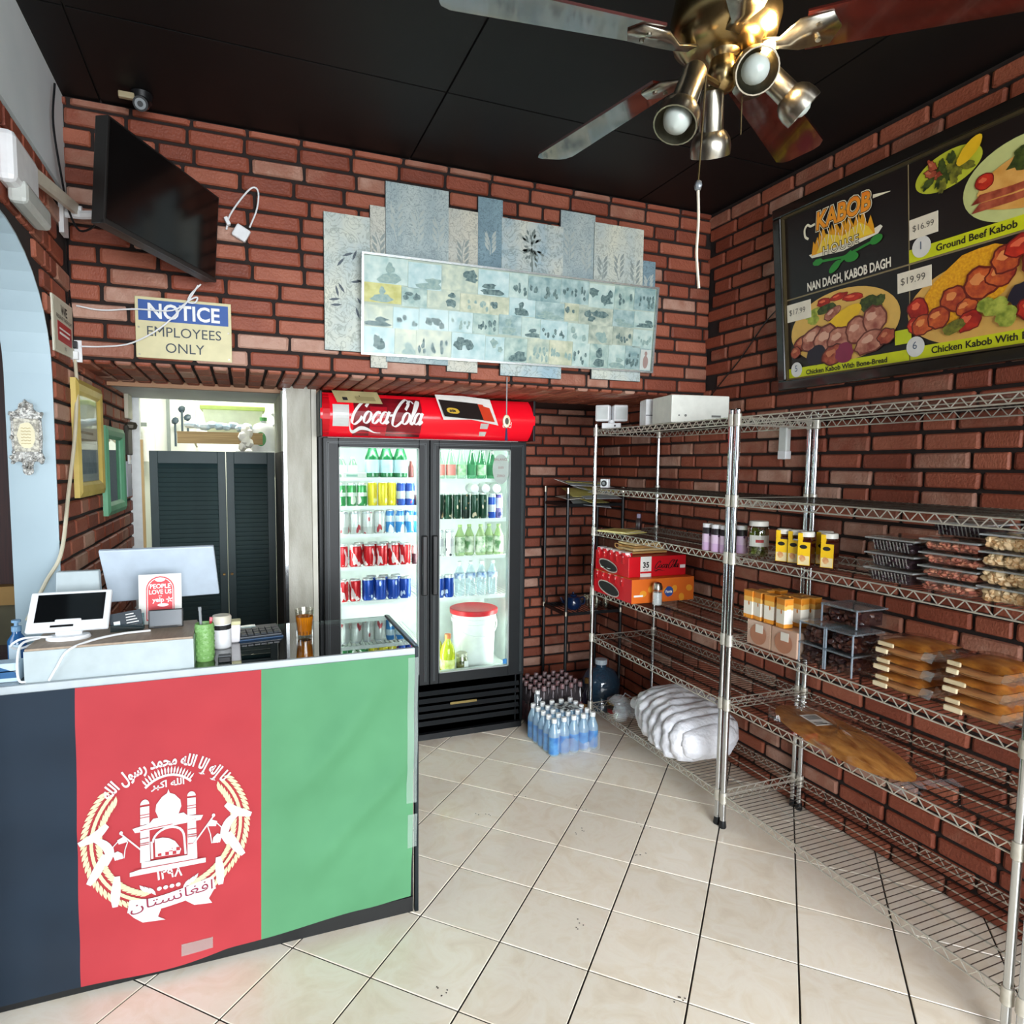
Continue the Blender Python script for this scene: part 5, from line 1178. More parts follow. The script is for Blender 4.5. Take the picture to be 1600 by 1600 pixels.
MB().box(k, GW-k, -.010, -.008, k, GH-k).build('pane', clear('collage_glass', '#f6f8f8', .0, .06, ior=1.16), cg)
# key ring hanging from the header
o = thing('hanging_keyring', 'oval medallion with tassel hanging on a cord in front of fridge sign', 'ornament', (1.221, YH-.025, 1.72))
MB().tube([(0, 0, .12), (0, 0, .31)], .003, 6).build('cord', GREYPL, o); MB().lathe([(.019, -.004), (.021, 0), (.019, .004), (0, .005)], 18, M=T(0, 0, .095, rx=PI/2) @ Matrix.Diagonal((1, 1.6, 1, 1))).build('medallion', mat('medallion_gold', '#c8b387', .4, .5, col2='#e6ddc4', scale=60), o, smooth=True)
MB().flat(ell(0, .095, .010, .017, 14), -.0065).build('medallion_motif', mat('motif_dark', '#4c4432', .5), o); MB().cyl((0, 0, .06), (0, 0, .0), .004, .008, 8).build('tassel', mat('tassel_navy', '#252a55', .7), o)
# ------------------------------------------------------------------ menu board on the right wall (local x runs toward the camera)
th = math.atan(.08/.79)
mb_ = thing('menu_board', 'black framed menu board with food photos and prices leaning off the right wall', 'menu board', (2.405, 2.43, 1.963), rot=(th, 0, -PI/2))
MWd, MHt = 1.88, .82
fm = MB()
for (x0, x1, z0, z1) in ((0, MWd, 0, .045), (0, MWd, MHt-.045, MHt), (0, .045, .045, MHt-.045), (MWd-.045, MWd, .045, MHt-.045)): fm.box(x0, x1, -.03, .02, z0, z1)
fm.build('frame', mat('menu_frame_black', '#15120f', .22, coat=.5), mb_, bevel=.006)
fb = MB()
for (x0, x1, z0, z1) in ((.045, MWd-.045, .045, .052), (.045, MWd-.045, MHt-.054, MHt-.045), (.045, .052, .05, MHt-.05), (MWd-.052, MWd-.045, .05, MHt-.05)): fb.box(x0, x1, -.022, .0, z0, z1)
fb.build('inner_bead', mat('bead_bronze', '#6a5d42', .3, .7), mb_)
MENUB = mat('menu_black_print', '#1b1210', .35, col2='#150f10', scale=3)
bdp = MB().box(.045, MWd-.045, -.006, .0, .045, MHt-.045).build('print_panel', MENUB, mb_)
dv = MB()
for x in (.643, 1.235): dv.box(x, x+.003, -.0075, -.006, .05, MHt-.05)
dv.box(.05, MWd-.05, -.0078, -.006, .404, .410); dv.build('divider', mat('divider_tan', '#8a7a58', .4), bdp)
def pr(poly, col, y, name='print', **kw):
    return MB().flat(poly, -.006-y).build(name, mat(kw.pop('mn', 'menu_'+col.lstrip('#')), col, .4, **kw), bdp)
LIME = '#d3d916'
def band(x0, x1, z0): MB().box(x0, x1, -.0085, -.006, z0, z0+.047).build('name_band', mat('menu_lime', LIME, .4), bdp)
band(.646, 1.234, .411); band(.052, .640, .048); band(.646, 1.234, .052); band(1.240, MWd-.052, .411); band(1.240, MWd-.052, .052)
def words(s, x, z, size, m, xs=1, bold=.0008, y=.0095, shear=0, M=None): return MB().merge(text(s, size, xs=xs, bold=bold, shear=shear), T(x, -.006-y+.006, z)).build('lettering', m, bdp)
MI = mat('menu_ink', '#241f10', .5)
words('Ground Beef Kabob', .748, .425, .0335, MI, .98); words('Chicken Kabob With Bone-Bread', .150, .060, .0285, MI, 1.03); words('Chicken Kabob With B', .728, .066, .034, MI, 1.0)
CARD = mat('price_card', '#ece3cf', .6)
def price(s, x, z, w, h, fs):
    MB().box(x, x+w, -.012, -.0105, z, z+h).build('price_card', CARD, bdp); MB().merge(text(s, fs), T(x+.012, -.0126, z+h*.38)).build('price_lettering', mat('price_ink', '#5f5a50', .6), bdp)
price('$16.99', .650, .492, .108, .072, .030); price('$17.99', .055, .306, .134, .078, .034); price('$19.99', .600, .310, .133, .074, .036)
for s, x, z, r in (('1', .695, .457, .036), ('5', .098, .088, .032), ('6', .668, .100, .036)):
    MB().flat(ell(x, z, r, r*1.05, 24), -.0105).build('number_disc', mat('disc_white', '#e3e1dc', .5), bdp); MB().merge(text(s, .040), T(x-.012, -.0112, z-.008)).build('number_lettering', mat('disc_ink', '#56647a', .5), bdp)
MB().box(.585, .652, -.0100, -.009, .118, .172).build('lime_tag', mat('menu_lime_tag', '#c9d51c', .4), bdp)
# logo
words('NAN DAGH, KABOB DAGH', .170, .421, .050, mat('menu_cream', '#efe8d8', .5), .655, .0016)
flm = MB()
for k in range(9):
    x = .225+.032*k; hgt = (.07, .11, .09, .12, .10, .125, .10, .12, .075)[k]
    flm.flat([(x-.026, .565), (x+.026, .565), (x+.020, .565+hgt*.45), (x+.008, .565+hgt), (x-.006, .565+hgt*.6), (x-.014, .565+hgt*.82)], -.0095)
flm.build('flame_print', mat('flame_orange', '#f0a51e', .4), bdp)
fl3 = MB()
for k in range(7): x = .245+.035*k; fl3.ribbon([(x-.012, .62), (x, .575), (x+.012, .63), (x+.004, .655)], .0035, -.0102)
fl3.build('flame_outline', mat('flame_white', '#f3ead6', .4), bdp)
MB().flat([(.185, .572), (.20, .555), (.36, .540), (.52, .560), (.540, .580), (.53, .590), (.45, .572), (.36, .566), (.26, .574)], -.0092).build('pan_print', mat('pan_cream', '#f1e9d6', .4), bdp)
MB().flat([(.225, .567), (.50, .567), (.478, .600), (.44, .628), (.36, .600), (.28, .632), (.245, .600)], -.0098).build('flame_core', mat('flame_yellow', '#f7cf3a', .4), bdp)
MB().merge(text('HOUSE', .052, xs=.90, bold=.0030, spacing=1.28), T(.258, -.0106, .548)).build('logo_outline', mat('logo_dark', '#2b2015', .5), bdp); MB().merge(text('HOUSE', .052, xs=.90, bold=.0002, spacing=1.28), T(.258, -.0110, .548)).build('logo_lettering', mat('logo_cream', '#f6edd0', .5), bdp)
MB().merge(text('KABOB', .098, xs=.82, bold=.0095, shear=.12), T(.226, -.0108, .664)).build('logo_outline', mat('logo_cream', '#f6edd0', .5), bdp); MB().merge(text('KABOB', .098, xs=.82, bold=.0062, shear=.12), T(.226, -.0113, .664)).build('logo_outline', mat('logo_dark', '#2b2015', .5), bdp)
MB().merge(text('KABOB', .098, xs=.82, bold=.0035, shear=.12), T(.226, -.0118, .664)).build('logo_lettering', mat('logo_orange', '#f07a1c', .5, col2='#f6b42c', scale=8, amt=.3, stretch=(.1, .1, 1)), bdp)
sk = MB(); sk.ribbon([(p.x, p.y) for p in spline([Vector(q) for q in [(.185, .640), (.168, .655), (.166, .685), (.182, .700), (.198, .690), (.222, .692)]], 5)], .010, -.0096); sk.build('skewer_print', MATS['logo_cream'], bdp); sk = MB(); sk.ribbon([(.50, .705), (.575, .698)], lambda t, d: .012*(1-t)+.002, -.0096); sk.build('skewer_print', MATS['logo_cream'], bdp)
spn = MB(); spn.ribbon([(.235, .530), (.36, .515), (.50, .538)], .010, -.0100); spn.flat(ell(.512, .540, .028, .017, 16, rot=.2), -.0101); spn.flat(rough_ell(.232, .530, .026, .014, 3), -.0101); spn.ribbon([(.30, .478), (.40, .528)], .012, -.0103); spn.flat(ell(.318, .488, .034, .016, 16, rot=.55), -.0104); spn.flat(ell(.398, .505, .034, .019, 16, rot=-.1), -.0102)
spo = MB(); spo.v = [(p[0], p[1]+.0004, p[2]) for p in spn.v]; spo.f = spn.f; spn.build('cutlery_print', mat('cutlery_green', '#2f8a35', .4), bdp)
# plates of food, printed flat
def food_mat(name, a, b_, c_, sc):
    m = mat(name, a, .4, col2=b_, scale=sc, amt=.35, detail=4); return m
MEAT = food_mat('print_meat', '#b4593d', '#7a2418', 0, 34); MEAT2 = food_mat('print_meat_pink', '#c98a72', '#8d4638', 0, 30); CHK = food_mat('print_chicken', '#d3632a', '#94261a', 0, 36); RICE = food_mat('print_rice', '#f0b11a', '#d98f10', 0, 120); GRNP = food_mat('print_greens', '#4d5a22', '#22300f', 0, 60); BREAD_ = food_mat('print_bread', '#e2ad5e', '#cf9442', 0, 20); TOM = food_mat('print_tomato', '#d2341c', '#8f1610', 0, 24); CUC = food_mat('print_cucumber', '#b8bf4e', '#6d7f22', 0, 40); LEM = mat('print_lemon', '#efc023', .4); LEAFP = food_mat('print_leaf', '#8a8a2c', '#4a4a1c', 0, 50); ONI = mat('print_onion', '#8a2a4a', .4)
HIL = {}
def dab(m, x, z, rx, rz, y, seed, rot=0, j=.12, nme='food_print'):
    o_ = MB().flat(rough_ell(x, z, rx, rz, seed, 18, j, rot), -.006-y).build(nme, m, bdp)
    if m.name in ('print_meat', 'print_meat_pink', 'print_chicken', 'print_tomato'):
        dk = mat(m.name+'_shade', {'print_meat': '#4d1a10', 'print_meat_pink': '#6d3428', 'print_chicken': '#6d1c10', 'print_tomato': '#7a120c'}[m.name], .4)
        lt_ = mat(m.name+'_pale', {'print_meat': '#c87a55', 'print_meat_pink': '#dca890', 'print_chicken': '#ec9250', 'print_tomato': '#ea6a45'}[m.name], .4)
        e_ = MB(); P_ = rough_ell(x, z, rx*.97, rz*.97, seed, 18, j, rot); e_.ribbon(P_+[P_[0]], min(rx, rz)*.14, -.006-y-.00008); e_.build('edge_print', dk, o_)  # dark rim is shadow painted into the print around each piece
        MB().flat(rough_ell(x-rx*.22, z+rz*.25, rx*.42, rz*.32, seed+5, 12, .25, rot), -.006-y-.00008).build('highlight_print', lt_, o_)
def plate(x, z, rx, rz, col, y=.002, rot=0): MB().flat(ell(x, z, rx, rz, 40, rot=rot), -.006-y).build('plate_print', mat('plate_'+col.lstrip('#'), col, .4), bdp)
# 5: chicken with bone and bread
plate(.340, .240, .268, .150, '#e2b55c')
for i, (x, z, rx, rz, m, r_) in enumerate([(.20, .320, .045, .018, CUC, .3), (.255, .355, .035, .018, TOM, 0), (.33, .362, .045, .014, TOM, .1), (.40, .345, .05, .016, TOM, -.1), (.27, .325, .05, .02, GRNP, .2), (.20, .290, .03, .02, CUC, 0), (.30, .300, .045, .022, MEAT2, .4), (.48, .300, .055, .035, GRNP, -.1), (.52, .305, .03, .022, GRNP, .3)]): dab(m, x, z, rx, rz, .003+.0002*i, i, r_)
dab(LEM, .345, .262, .105, .036, .0052, 3, .42, .03)
for i, (x, z, rx, rz, m) in enumerate([(.14, .20, .05, .035, MEAT), (.20, .205, .07, .055, MEAT2), (.27, .195, .07, .06, MEAT2), (.33, .185, .06, .05, MEAT2), (.21, .135, .055, .040, mat('print_dark_sauce', '#221d2c', .4)), (.30, .125, .06, .04, MEAT), (.355, .125, .045, .040, ONI), (.42, .205, .055, .055, MEAT2), (.50, .235, .055, .055, MEAT2), (.48, .150, .075, .045, MEAT2), (.55, .16, .04, .03, MEAT), (.10, .165, .03, .025, MEAT)]): dab(m, x, z, rx, rz, .0055+.0002*i, 30+i, .3)
# 1: salad and ground beef
plate(.790, .690, .118, .062, '#c2c736', rot=.12)
for i in range(16): a = i*2.4; r_ = .02+.0045*i; dab([LEAFP, GRNP, GRNP, LEAFP, MEAT][i % 5], .785+r_*math.cos(a), .687+r_*.55*math.sin(a), .024, .014, .003+.0002*i, 60+i, a, .3)
dab(LEM, .868, .722, .052, .024, .0075, 5, .7, .04)
plate(1.035, .575, .192, .128, '#c9d08a')
dab(BREAD_, 1.06, .565, .175, .085, .0045, 71, 0, .05)
for z in (.551, .523): MB().flat([(.872, z-.012), (.90, z+.014), (1.0, z+.008), (1.18, z+.010), (1.19, z-.010), (1.0, z-.015)], -.0112).build('kebab_print', MEAT, bdp)
dab(TOM, .915, .602, .030, .026, .0050, 72, 0, .05); dab(GRNP, 1.035, .625, .05, .032, .0052, 73, 0, .3); dab(GRNP, 1.03, .650, .022, .018, .0053, 75, 0, .3)
# 6: chicken kabob with rice
plate(.925, .220, .288, .148, '#dfae58')
dab(RICE, .86, .275, .17, .105, .004, 81, .45, .06)
for i, (x, z, rx, rz, m) in enumerate([(.680, .235, .040, .042, TOM), (.668, .178, .03, .03, TOM), (.70, .175, .045, .035, CHK), (.755, .190, .042, .040, CHK), (.815, .245, .048, .044, CHK), (.855, .205, .04, .03, CHK), (.905, .275, .060, .055, CHK), (.97, .290, .05, .04, CHK), (.985, .335, .05, .045, CHK), (1.03, .365, .05, .035, TOM), (1.08, .30, .05, .05, CHK), (.865, .155, .045, .034, TOM), (.92, .200, .030, .022, CUC), (.955, .185, .04, .03, CUC), (.985, .150, .034, .036, CUC), (1.03, .21, .04, .035, mat('print_dark_sauce', '#221d2c', .4)), (1.06, .16, .04, .04, TOM), (.815, .145, .04, .022, LEAFP)]): dab(m, x, z, rx, rz, .0055+.00025*i, 90+i, .3)
# third column, mostly beyond the view
plate(1.53, .60, .24, .13, '#c9d08a'); dab(MEAT, 1.53, .60, .17, .05, .004, 200); plate(1.53, .24, .26, .14, '#dfae58'); dab(RICE, 1.5, .26, .15, .09, .004, 201); dab(CHK, 1.58, .21, .13, .05, .005, 202)
# cable and box on the right wall
o = thing('wall_junction', 'small white plastic sensor on the bricks between the rack posts', 'sensor', (XR-.014, 2.435, 1.640), -PI/2)
MB().box(0, .05, -.03, 0, .035, .155).build('case', mat('sensor_white', '#d6dad6', .4), o, bevel=.006); MB().box(.004, .055, -.036, 0, 0, .04).build('lower_clip', WHITEPL, o, bevel=.004)
o = thing('wall_wire', 'thin black wire crossing the right brick wall up to the menu board', 'wire', (XR-.02, 2.98, 1.95))
MB().tube(spline([Vector(p) for p in [(0, .0, .03), (0, -.12, .12), (0, -.25, .22), (0, -.40, .36), (-.005, -.50, .42)]], 6), .003, 5).build('lead', BLACKP, o, smooth=True)
# ------------------------------------------------------------------ ceiling fan
FC = Vector((1.065, 1.30, 2.54))
fan = thing('ceiling_fan', 'five-blade ceiling fan with brushed nickel motor and four spot lamps', 'ceiling fan', (FC.x, FC.y, ZC))
BR = mat('fan_warm_nickel', '#b9a37c', .25, 1, col2='#8d7748', scale=14)
dz = FC.z-ZC
MB().lathe([(.0, dz+.02), (.075, dz+.015), (.115, dz+.045), (.125, dz+.09), (.115, dz+.14), (.06, dz+.17), (.03, dz+.18)], 28).build('motor_housing', BR, fan, smooth=True)
MB().lathe([(.02, dz+.17), (.02, -.07), (.06, -.05), (.075, 0)], 20).build('canopy', SILVER, fan, smooth=True)
MB().lathe([(0, -.066+dz), (.020, -.062+dz), (.034, -.045+dz), (.036, -.02+dz), (.030, .005+dz), (.042, .02+dz), (.05, .05+dz)], 24).build('light_hub', BR, fan, smooth=True)
BLD = mat('blade_lacquer', '#2a0f0a', .10, col2='#4a1812', scale=5, stretch=(.4, 4, 4), coat=.7, spec=.6)
def fan_blade(ang):
    b = MB(); r0, r1 = .175, .665; n = 12; top = []; pts = []
    for i in range(n+1):
        t = i/n; w = .052+.016*t
        pts.append((r0+(r1-r0-.03)*t, w))
    out = [(x, -w) for x, w in pts]+[(r1-.008, -.055), (r1, -.035), (r1, .035), (r1-.008, .055)]+[(x, w) for x, w in reversed(pts)]
    b.v = [(x, y, .003) for x, y in out]+[(x, y, -.003) for x, y in out]; m = len(out)
    b.f = [tuple(range(m)), tuple(range(2*m-1, m-1, -1))]+[(i, m+i, m+(i+1) % m, (i+1) % m) for i in range(m)]
    o = b.build('blade', BLD, fan); o.rotation_euler = (math.radians(-12), 0, ang); o.location = (0, 0, dz+.035)
    ir = MB(); ir.add([(.07, -.018, -.012), (.12, -.014, -.018), (.16, -.040, -.008), (.225, -.042, -.005), (.245, 0, -.005), (.225, .042, -.005), (.16, .040, -.008), (.12, .014, -.018), (.07, .018, -.012)], [(0, 1, 7, 8), (1, 2, 6, 7), (2, 3, 4, 5, 6)])
    k = ir.build('blade_iron', SILVER, o, solid=.006, smooth=True)
    for y in (-.02, .02): MB().cyl((.20, y, -.014), (.20, y, -.006), .006, n=8).build('screw', SILVER, o)
for a in (173.4, 101.4, 29.4, -42.6, -114.6): fan_blade(math.radians(a))
BULB = mat('frosted_bulb', '#b9c2bc', .3)
def spot(base, mouth, lit=False):
    base, mouth = Vector(base), Vector(mouth); d = (mouth-base); L = d.length
    R = d.to_track_quat('Z', 'Y').to_matrix().to_4x4(); M = Matrix.Translation(base) @ R
    b = MB().lathe([(.010, -.012), (.022, -.007), (.027, .004), (.0285, L-.056), (.036, L-.050), (.045, L-.036), (.048, L-.018), (.047, L), (.044, L), (.044, L-.018), (.038, L-.036), (.026, L-.048), (0, L-.050)], 24, M)
    s = b.build('lamp_shade', SILVER, fan, smooth=True)
    MB().lathe([(.014, L-.055), (.022, L-.045), (.031, L-.022), (.026, L-.004), (.012, L+.006), (0, L+.008)], 18, M).build('bulb', BULB if not lit else mat('lit_bulb', '#ffd99a', .3, emit=28, ecol='#ffc878'), s, smooth=True)
    MB().cyl(base, Vector((0, 0, dz-.055))+(base-Vector((0, 0, dz-.055)))*.2, .008, n=8).build('lamp_arm', BR, s)
loc = lambda x, y, z: (x-FC.x, y-FC.y, z-ZC)
spot(loc(.952, 1.255, 2.472), loc(.874, 1.215, 2.325)); spot(loc(1.115, 1.280, 2.545), loc(1.072, 1.195, 2.468))
spot(loc(1.185, 1.300, 2.550), loc(1.278, 1.262, 2.458)); spot(loc(1.048, 1.315, 2.478), loc(1.092, 1.370, 2.365))
lb_ = MB().lathe([(.011, 0), (.013, .012), (.019, .026), (.021, .040), (.015, .054), (0, .058)], 16, Matrix.Translation(loc(1.092, 1.205, 2.510)) @ Matrix.Rotation(math.radians(38), 4, 'Y') @ Matrix.Scale(.72, 4)).build('lit_bulb', mat('lit_bulb', '#ffd99a', .3, emit=40, ecol='#ffca80'), fan, smooth=True); MB().cyl(loc(1.092, 1.205, 2.510), loc(1.085, 1.27, 2.53), .009, n=10).build('lamp_socket', BR, lb_)
pc = MB().tube([loc(.955, 1.22, 2.445), loc(.943, 1.22, 2.225)], .0022, 6).build('pull_chain', BR, fan); MB().blob(loc(.943, 1.22, 2.214), .009, (1, 1, 1.4), 3).build('chain_bead', mat('chain_bead', '#8f9498', .3, .6), pc, smooth=True)
MB().tube(spline([Vector(loc(*p)) for p in [(.943, 1.22, 2.21), (.947, 1.22, 2.14), (.945, 1.22, 2.07), (.954, 1.22, 1.996)]], 5), .0032, 6).build('pull_string', mat('string_cream', '#d9cdb9', .8), pc, smooth=True)
MB().tube([loc(1.075, 1.245, 2.44), loc(1.080, 1.25, 2.36)], .0015, 5).build('pull_chain', BR, fan)
lp = bpy.data.lights.new('fan_bulb_glow', 'POINT'); lp.energy = 5; lp.color = (1, .72, .38); lp.shadow_soft_size = .03
lo = bpy.data.objects.new('fan_bulb_glow', lp); COL.objects.link(lo); lo.location = (1.140, 1.190, 2.575)
# ------------------------------------------------------------------ chrome wire shelving
ST = [1.815, 1.470, 1.222, .862, .575, .153]     # shelf surfaces, top to bottom
RX, RD, RL = 1.961, .445, 1.155
def make_rack(label, y0):
    r = thing('wire_rack', label, 'shelving rack', (RX, y0, 0), 0, 'chrome wire racks along the right wall')
    pm = MB().cyl((0, 0, .03), (0, 0, 1.842), .0125, n=12); rg = MB()
    pmesh = pm.mesh('post', CHROMEP, True); fmesh = MB().lathe([(.015, 0), (.017, .006), (.013, .034)], 12).mesh('foot', BLACKM, True); cmesh = MB().lathe([(.0125, -.030), (.017, -.026), (.0155, .022), (.0125, .024)], 12).mesh('collar', CHROME, True)
    for x in (.0, RD-.0):
        for y in (0, RL):
            p = bpy.data.objects.new('post', pmesh); COL.objects.link(p); p.parent = r; p.location = (x, y, 0)
            f = bpy.data.objects.new('foot', fmesh); COL.objects.link(f); f.parent = p
            MB().lathe([(.0125, 1.842), (.009, 1.848), (0, 1.849)], 12).build('post_cap', CHROMEP, p)
            for z in ST:
                c = bpy.data.objects.new('collar', cmesh); COL.objects.link(c); c.parent = p; c.location = (0, 0, z-.012)
    smesh = None
    # one shelf mesh: truss edges on four sides
    t = MB(); w = .0028; dz = -.030
    def edge(a, b, n):
        a, b = Vector(a), Vector(b); t.cyl(a, b, w, n=6); t.cyl(a+Vector((0, 0, dz)), b+Vector((0, 0, dz)), w, n=6)
        P = [a+(b-a)*(i/n)+Vector((0, 0, 0 if i % 2 else dz)) for i in range(n+1)]
        for i in range(n): t.cyl(P[i], P[i+1], .0021, n=4, caps=False)
    e = .004
    edge((0, 0, -e), (0, RL, -e), 44); edge((RD, 0, -e), (RD, RL, -e), 44); edge((0, 0, -e), (RD, 0, -e), 18); edge((0, RL, -e), (RD, RL, -e), 18)
    for x in (.15, .30): t.cyl((x, 0, -.006), (x, RL, -.006), .0028, n=6)
    tmesh = t.mesh('shelf', CHROME, True)
    d = MB(); n = 46
    for i in range(1, n): y = RL*i/n; d.cyl((0, y, -.0015), (RD, y, -.0015), .0015, n=4, caps=False)
    dmesh = d.mesh('wire_deck', DECKM)
    for z in ST:
        s = bpy.data.objects.new('shelf', tmesh); COL.objects.link(s); s.parent = r; s.location = (0, 0, z)
        k = bpy.data.objects.new('wire_deck', dmesh); COL.objects.link(k); k.parent = s; k['kind'] = 'stuff'
    return r
rackB = make_rack('nearest chrome wire rack holding nut tubs, bread packs and honey jars', 1.066)
dup(rackB, (RX, 2.258, 0), label='middle chrome wire rack holding soda boxes and a white sack')
dup(rackB, (RX, -.128, 0), label='empty chrome wire rack cut off by the right edge of the photo')
# ------------------------------------------------------------------ goods on the racks
# slim lilac jars
LIL = stripes('lilac_label', [(0, '#c9a9cf'), (.35, '#d9c2da'), (.72, '#231f24')], .4, 0, span=.105, blotch=('#6a4a72', 60, .66))
for i, (x, y) in enumerate(((1.945, 2.405), (1.945, 2.345), (1.95, 2.292), (2.02, 2.27))):
    o = thing('lilac_jar', ['slim lilac jar with white cap, farthest from the rack posts', 'slim lilac jar with white cap, middle of the front three', 'slim lilac jar with white cap, right beside the rack posts', 'slim dark lilac jar half hidden behind the rack posts'][i], 'jar', (x+.03, y, ST[2]), 0, 'lilac jars on the middle rack')
    MB().lathe([(.022, 0), (.024, .003), (.024, .102), (.021, .106)], 14).build('body', LIL, o, smooth=True); MB().lathe([(.0235, .104), (.0235, .120), (.021, .122), (0, .122)], 14).build('cap', WHITEPL, o, smooth=True)
o = thing('pickle_jar', 'glass jar of green pickles with white lid and label', 'jar', (2.045, 2.165, ST[2]))
MB().lathe([(.036, 0), (.041, .006), (.041, .120), (.036, .130), (.036, .134)], 20).build('glass', clear('pickle_glass', '#dbe3c8', .08), o, smooth=True)
pk = MB()
for k in range(34): a = random.uniform(0, 6.28); pk.blob((.026*math.cos(a)*random.uniform(.5, 1), .026*math.sin(a)*random.uniform(.5, 1), .012+.105*k/34), .012, (1.3, .8, .8), k)
pk.build('pickles', mat('pickle_green', '#87922e', .4, col2='#4a561a', scale=30), o, smooth=True, kind='stuff')
MB().lathe([(.0390, .130), (.0390, .148), (.036, .151), (0, .151)], 20).build('lid', mat('lid_white', '#e4e2d8', .35), o, smooth=True)
lb = MB(); 
for i in range(8): a0, a1 = math.radians(170+18*i), math.radians(188+18*i); lb.add([(.042*math.cos(a0), .042*math.sin(a0), .045), (.042*math.cos(a1), .042*math.sin(a1), .045), (.042*math.cos(a1), .042*math.sin(a1), .092), (.042*math.cos(a0), .042*math.sin(a0), .092)], [(0, 1, 2, 3)])
lb.build('label_patch', mat('pickle_label', '#e8ebe2', .5), o)
rdp = MB(); 
for i in range(3): a0, a1 = math.radians(212+15*i), math.radians(227+15*i); rdp.add([(.0425*math.cos(a0), .0425*math.sin(a0), .062), (.0425*math.cos(a1), .0425*math.sin(a1), .062), (.0425*math.cos(a1), .0425*math.sin(a1), .074), (.0425*math.cos(a0), .0425*math.sin(a0), .074)], [(0, 1, 2, 3)])
rdp.build('label_print', mat('label_red', '#b83a3a', .5), o)
# honey jars
HON = mat('honey_dark', '#3a0f06', .12, coat=.6); YLB = mat('honey_label', '#f2c40d', .45)
for i, (x, y) in enumerate(((1.985, 1.975), (1.998, 1.925), (1.985, 1.865), (2.075, 1.860), (2.020, 1.790))):
    o = thing('honey_jar', f'square honey jar with yellow label and white lid, {["farthest left of the five", "second from left in the front row", "middle one at the shelf front", "set back between two front jars", "rightmost of the five"][i]}', 'jar', (x+.012, y, ST[2]), math.radians(-68+random.uniform(-4, 4)), 'honey jars on the nearest rack')
    MB().lathe([(.033, 0), (.0355, .004), (.0355, .104), (.024, .116), (.024, .122)], 4, M=T(rz=PI/4)).build('glass_body', HON, o, bevel=.004); MB().lathe([(.0275, .118), (.0275, .134), (.025, .137), (0, .137)], 18).build('lid', MATS['lid_white'], o, smooth=True)
    l = MB().box(-.0225, .0225, -.0270, -.0262, .010, .098).build('label', YLB, o)
    MB().box(-.022, -.006, -.0272, -.0262, .098, .106).box(-.022, -.006, -.030, -.020, .104, .132).build('seal_strip', YLB, o)
    MB().flat(ell(-.002, .080, .014, .008, 12), -.0274).build('label_logo', INK, l); MB().box(-.0205, .0205, -.0273, -.0270, .012, .046).build('label_lower', mat('honey_label_cream', '#ecd9a8', .5), l); MB().flat(rough_ell(-.004, .036, .012, .012, 4), -.0278).build('label_picture', mat('honey_pic', '#c4713a', .5, col2='#e6c089', scale=60), l)
# clamshell tubs
TUB = clear('tub_plastic', '#f6f8f8', .03, ior=1.3)
def tub(label, group, loc, w, d, h, fill, fm, name, cat, seed, blob_r=.010, sq=(1.6, .8, .7)):
    o = thing(name, label, cat, loc, 0, group)
    i_ = .012
    b = MB(); ri = 12
    b.add([(i_, i_, 0), (w-i_, i_, 0), (w-i_, d-i_, 0), (i_, d-i_, 0), (0, 0, h-.006), (w, 0, h-.006), (w, d, h-.006), (0, d, h-.006)], [(3, 2, 1, 0), (0, 1, 5, 4), (1, 2, 6, 5), (2, 3, 7, 6), (3, 0, 4, 7)])
    b.build('tray', TUB, o)
    rb_ = MB(); nr = int(d/.013)
    for k in range(1, nr): y = i_+(d-2*i_)*k/nr; rb_.add([(i_-.002, y-.002, .004), (i_-.002, y+.002, .004), (-.0015, y+.002, h-.012), (-.0015, y-.002, h-.012)], [(0, 1, 2, 3)])
    if fm is RAIS: rb_.build('ribs', clear('rib_plastic', '#cfd3d3', .25, .1, dens=('#b9bcbc', .35)), o)
    MB().box(-.006, w+.006, -.006, d+.006, h-.008, h-.003).build('rim', clear('rim_plastic', '#e3e6e6', .12, .08, dens=('#d5d9d9', .3)), o); MB().box(.004, w-.004, .004, d-.004, h-.003, h+.004).build('lid', TUB, o, bevel=.003)
    rg = random.Random(seed); c = MB().box(i_+.003, w-i_-.003, i_+.003, d-i_-.003, .003, h*.62)
    for q in range(fill):
        s_ = rg.choice('fffftr')
        if s_ == 'f': zz = rg.uniform(.008, h-.014); p = (i_*(1-zz/h)+.007, rg.uniform(.012, d-.012), zz)
        elif s_ == 'r': p = (rg.uniform(.014, w-.014), .013+.002*rg.random(), rg.uniform(.008, h-.02))
        else: p = (rg.uniform(.014, w-.014), rg.uniform(.014, d-.014), h*.62+rg.uniform(0, .010))
        c.blob(p, blob_r*rg.uniform(.8, 1.15), sq, seed*100+q)
    c.build('contents', fm, o, smooth=True, kind='stuff')
    return o
RAIS = mat('raisin_black', '#1f1519', .4, col2='#3a2530', scale=50); ALM = mat('almond_red', '#9c5a49', .6); ramp_rand(ALM, [(0, '#7a3f33'), (.5, '#a5604d'), (1, '#c08468')], .2, 60)
CASH = mat('cashew_cream', '#d3b489', .6); ramp_rand(CASH, [(0, '#b98d5d'), (.5, '#d3b489'), (1, '#e2caa3')], .2, 60); DATE = mat('date_brown', '#3a1c16', .35); ramp_rand(DATE, [(0, '#241016'), (.5, '#3d1f1a'), (1, '#5c3426')], .2, 50)
for i in range(3): tub(f'ribbed clear tub of black raisins, {["bottom", "middle", "top"][i]} of the three-high stack', 'raisin tubs on the nearest rack', (1.975, 1.425, ST[2]+.002+.051*i), .17, .165, .048, 40, RAIS, 'raisin_tub', 'food tub', 10+i, .009)
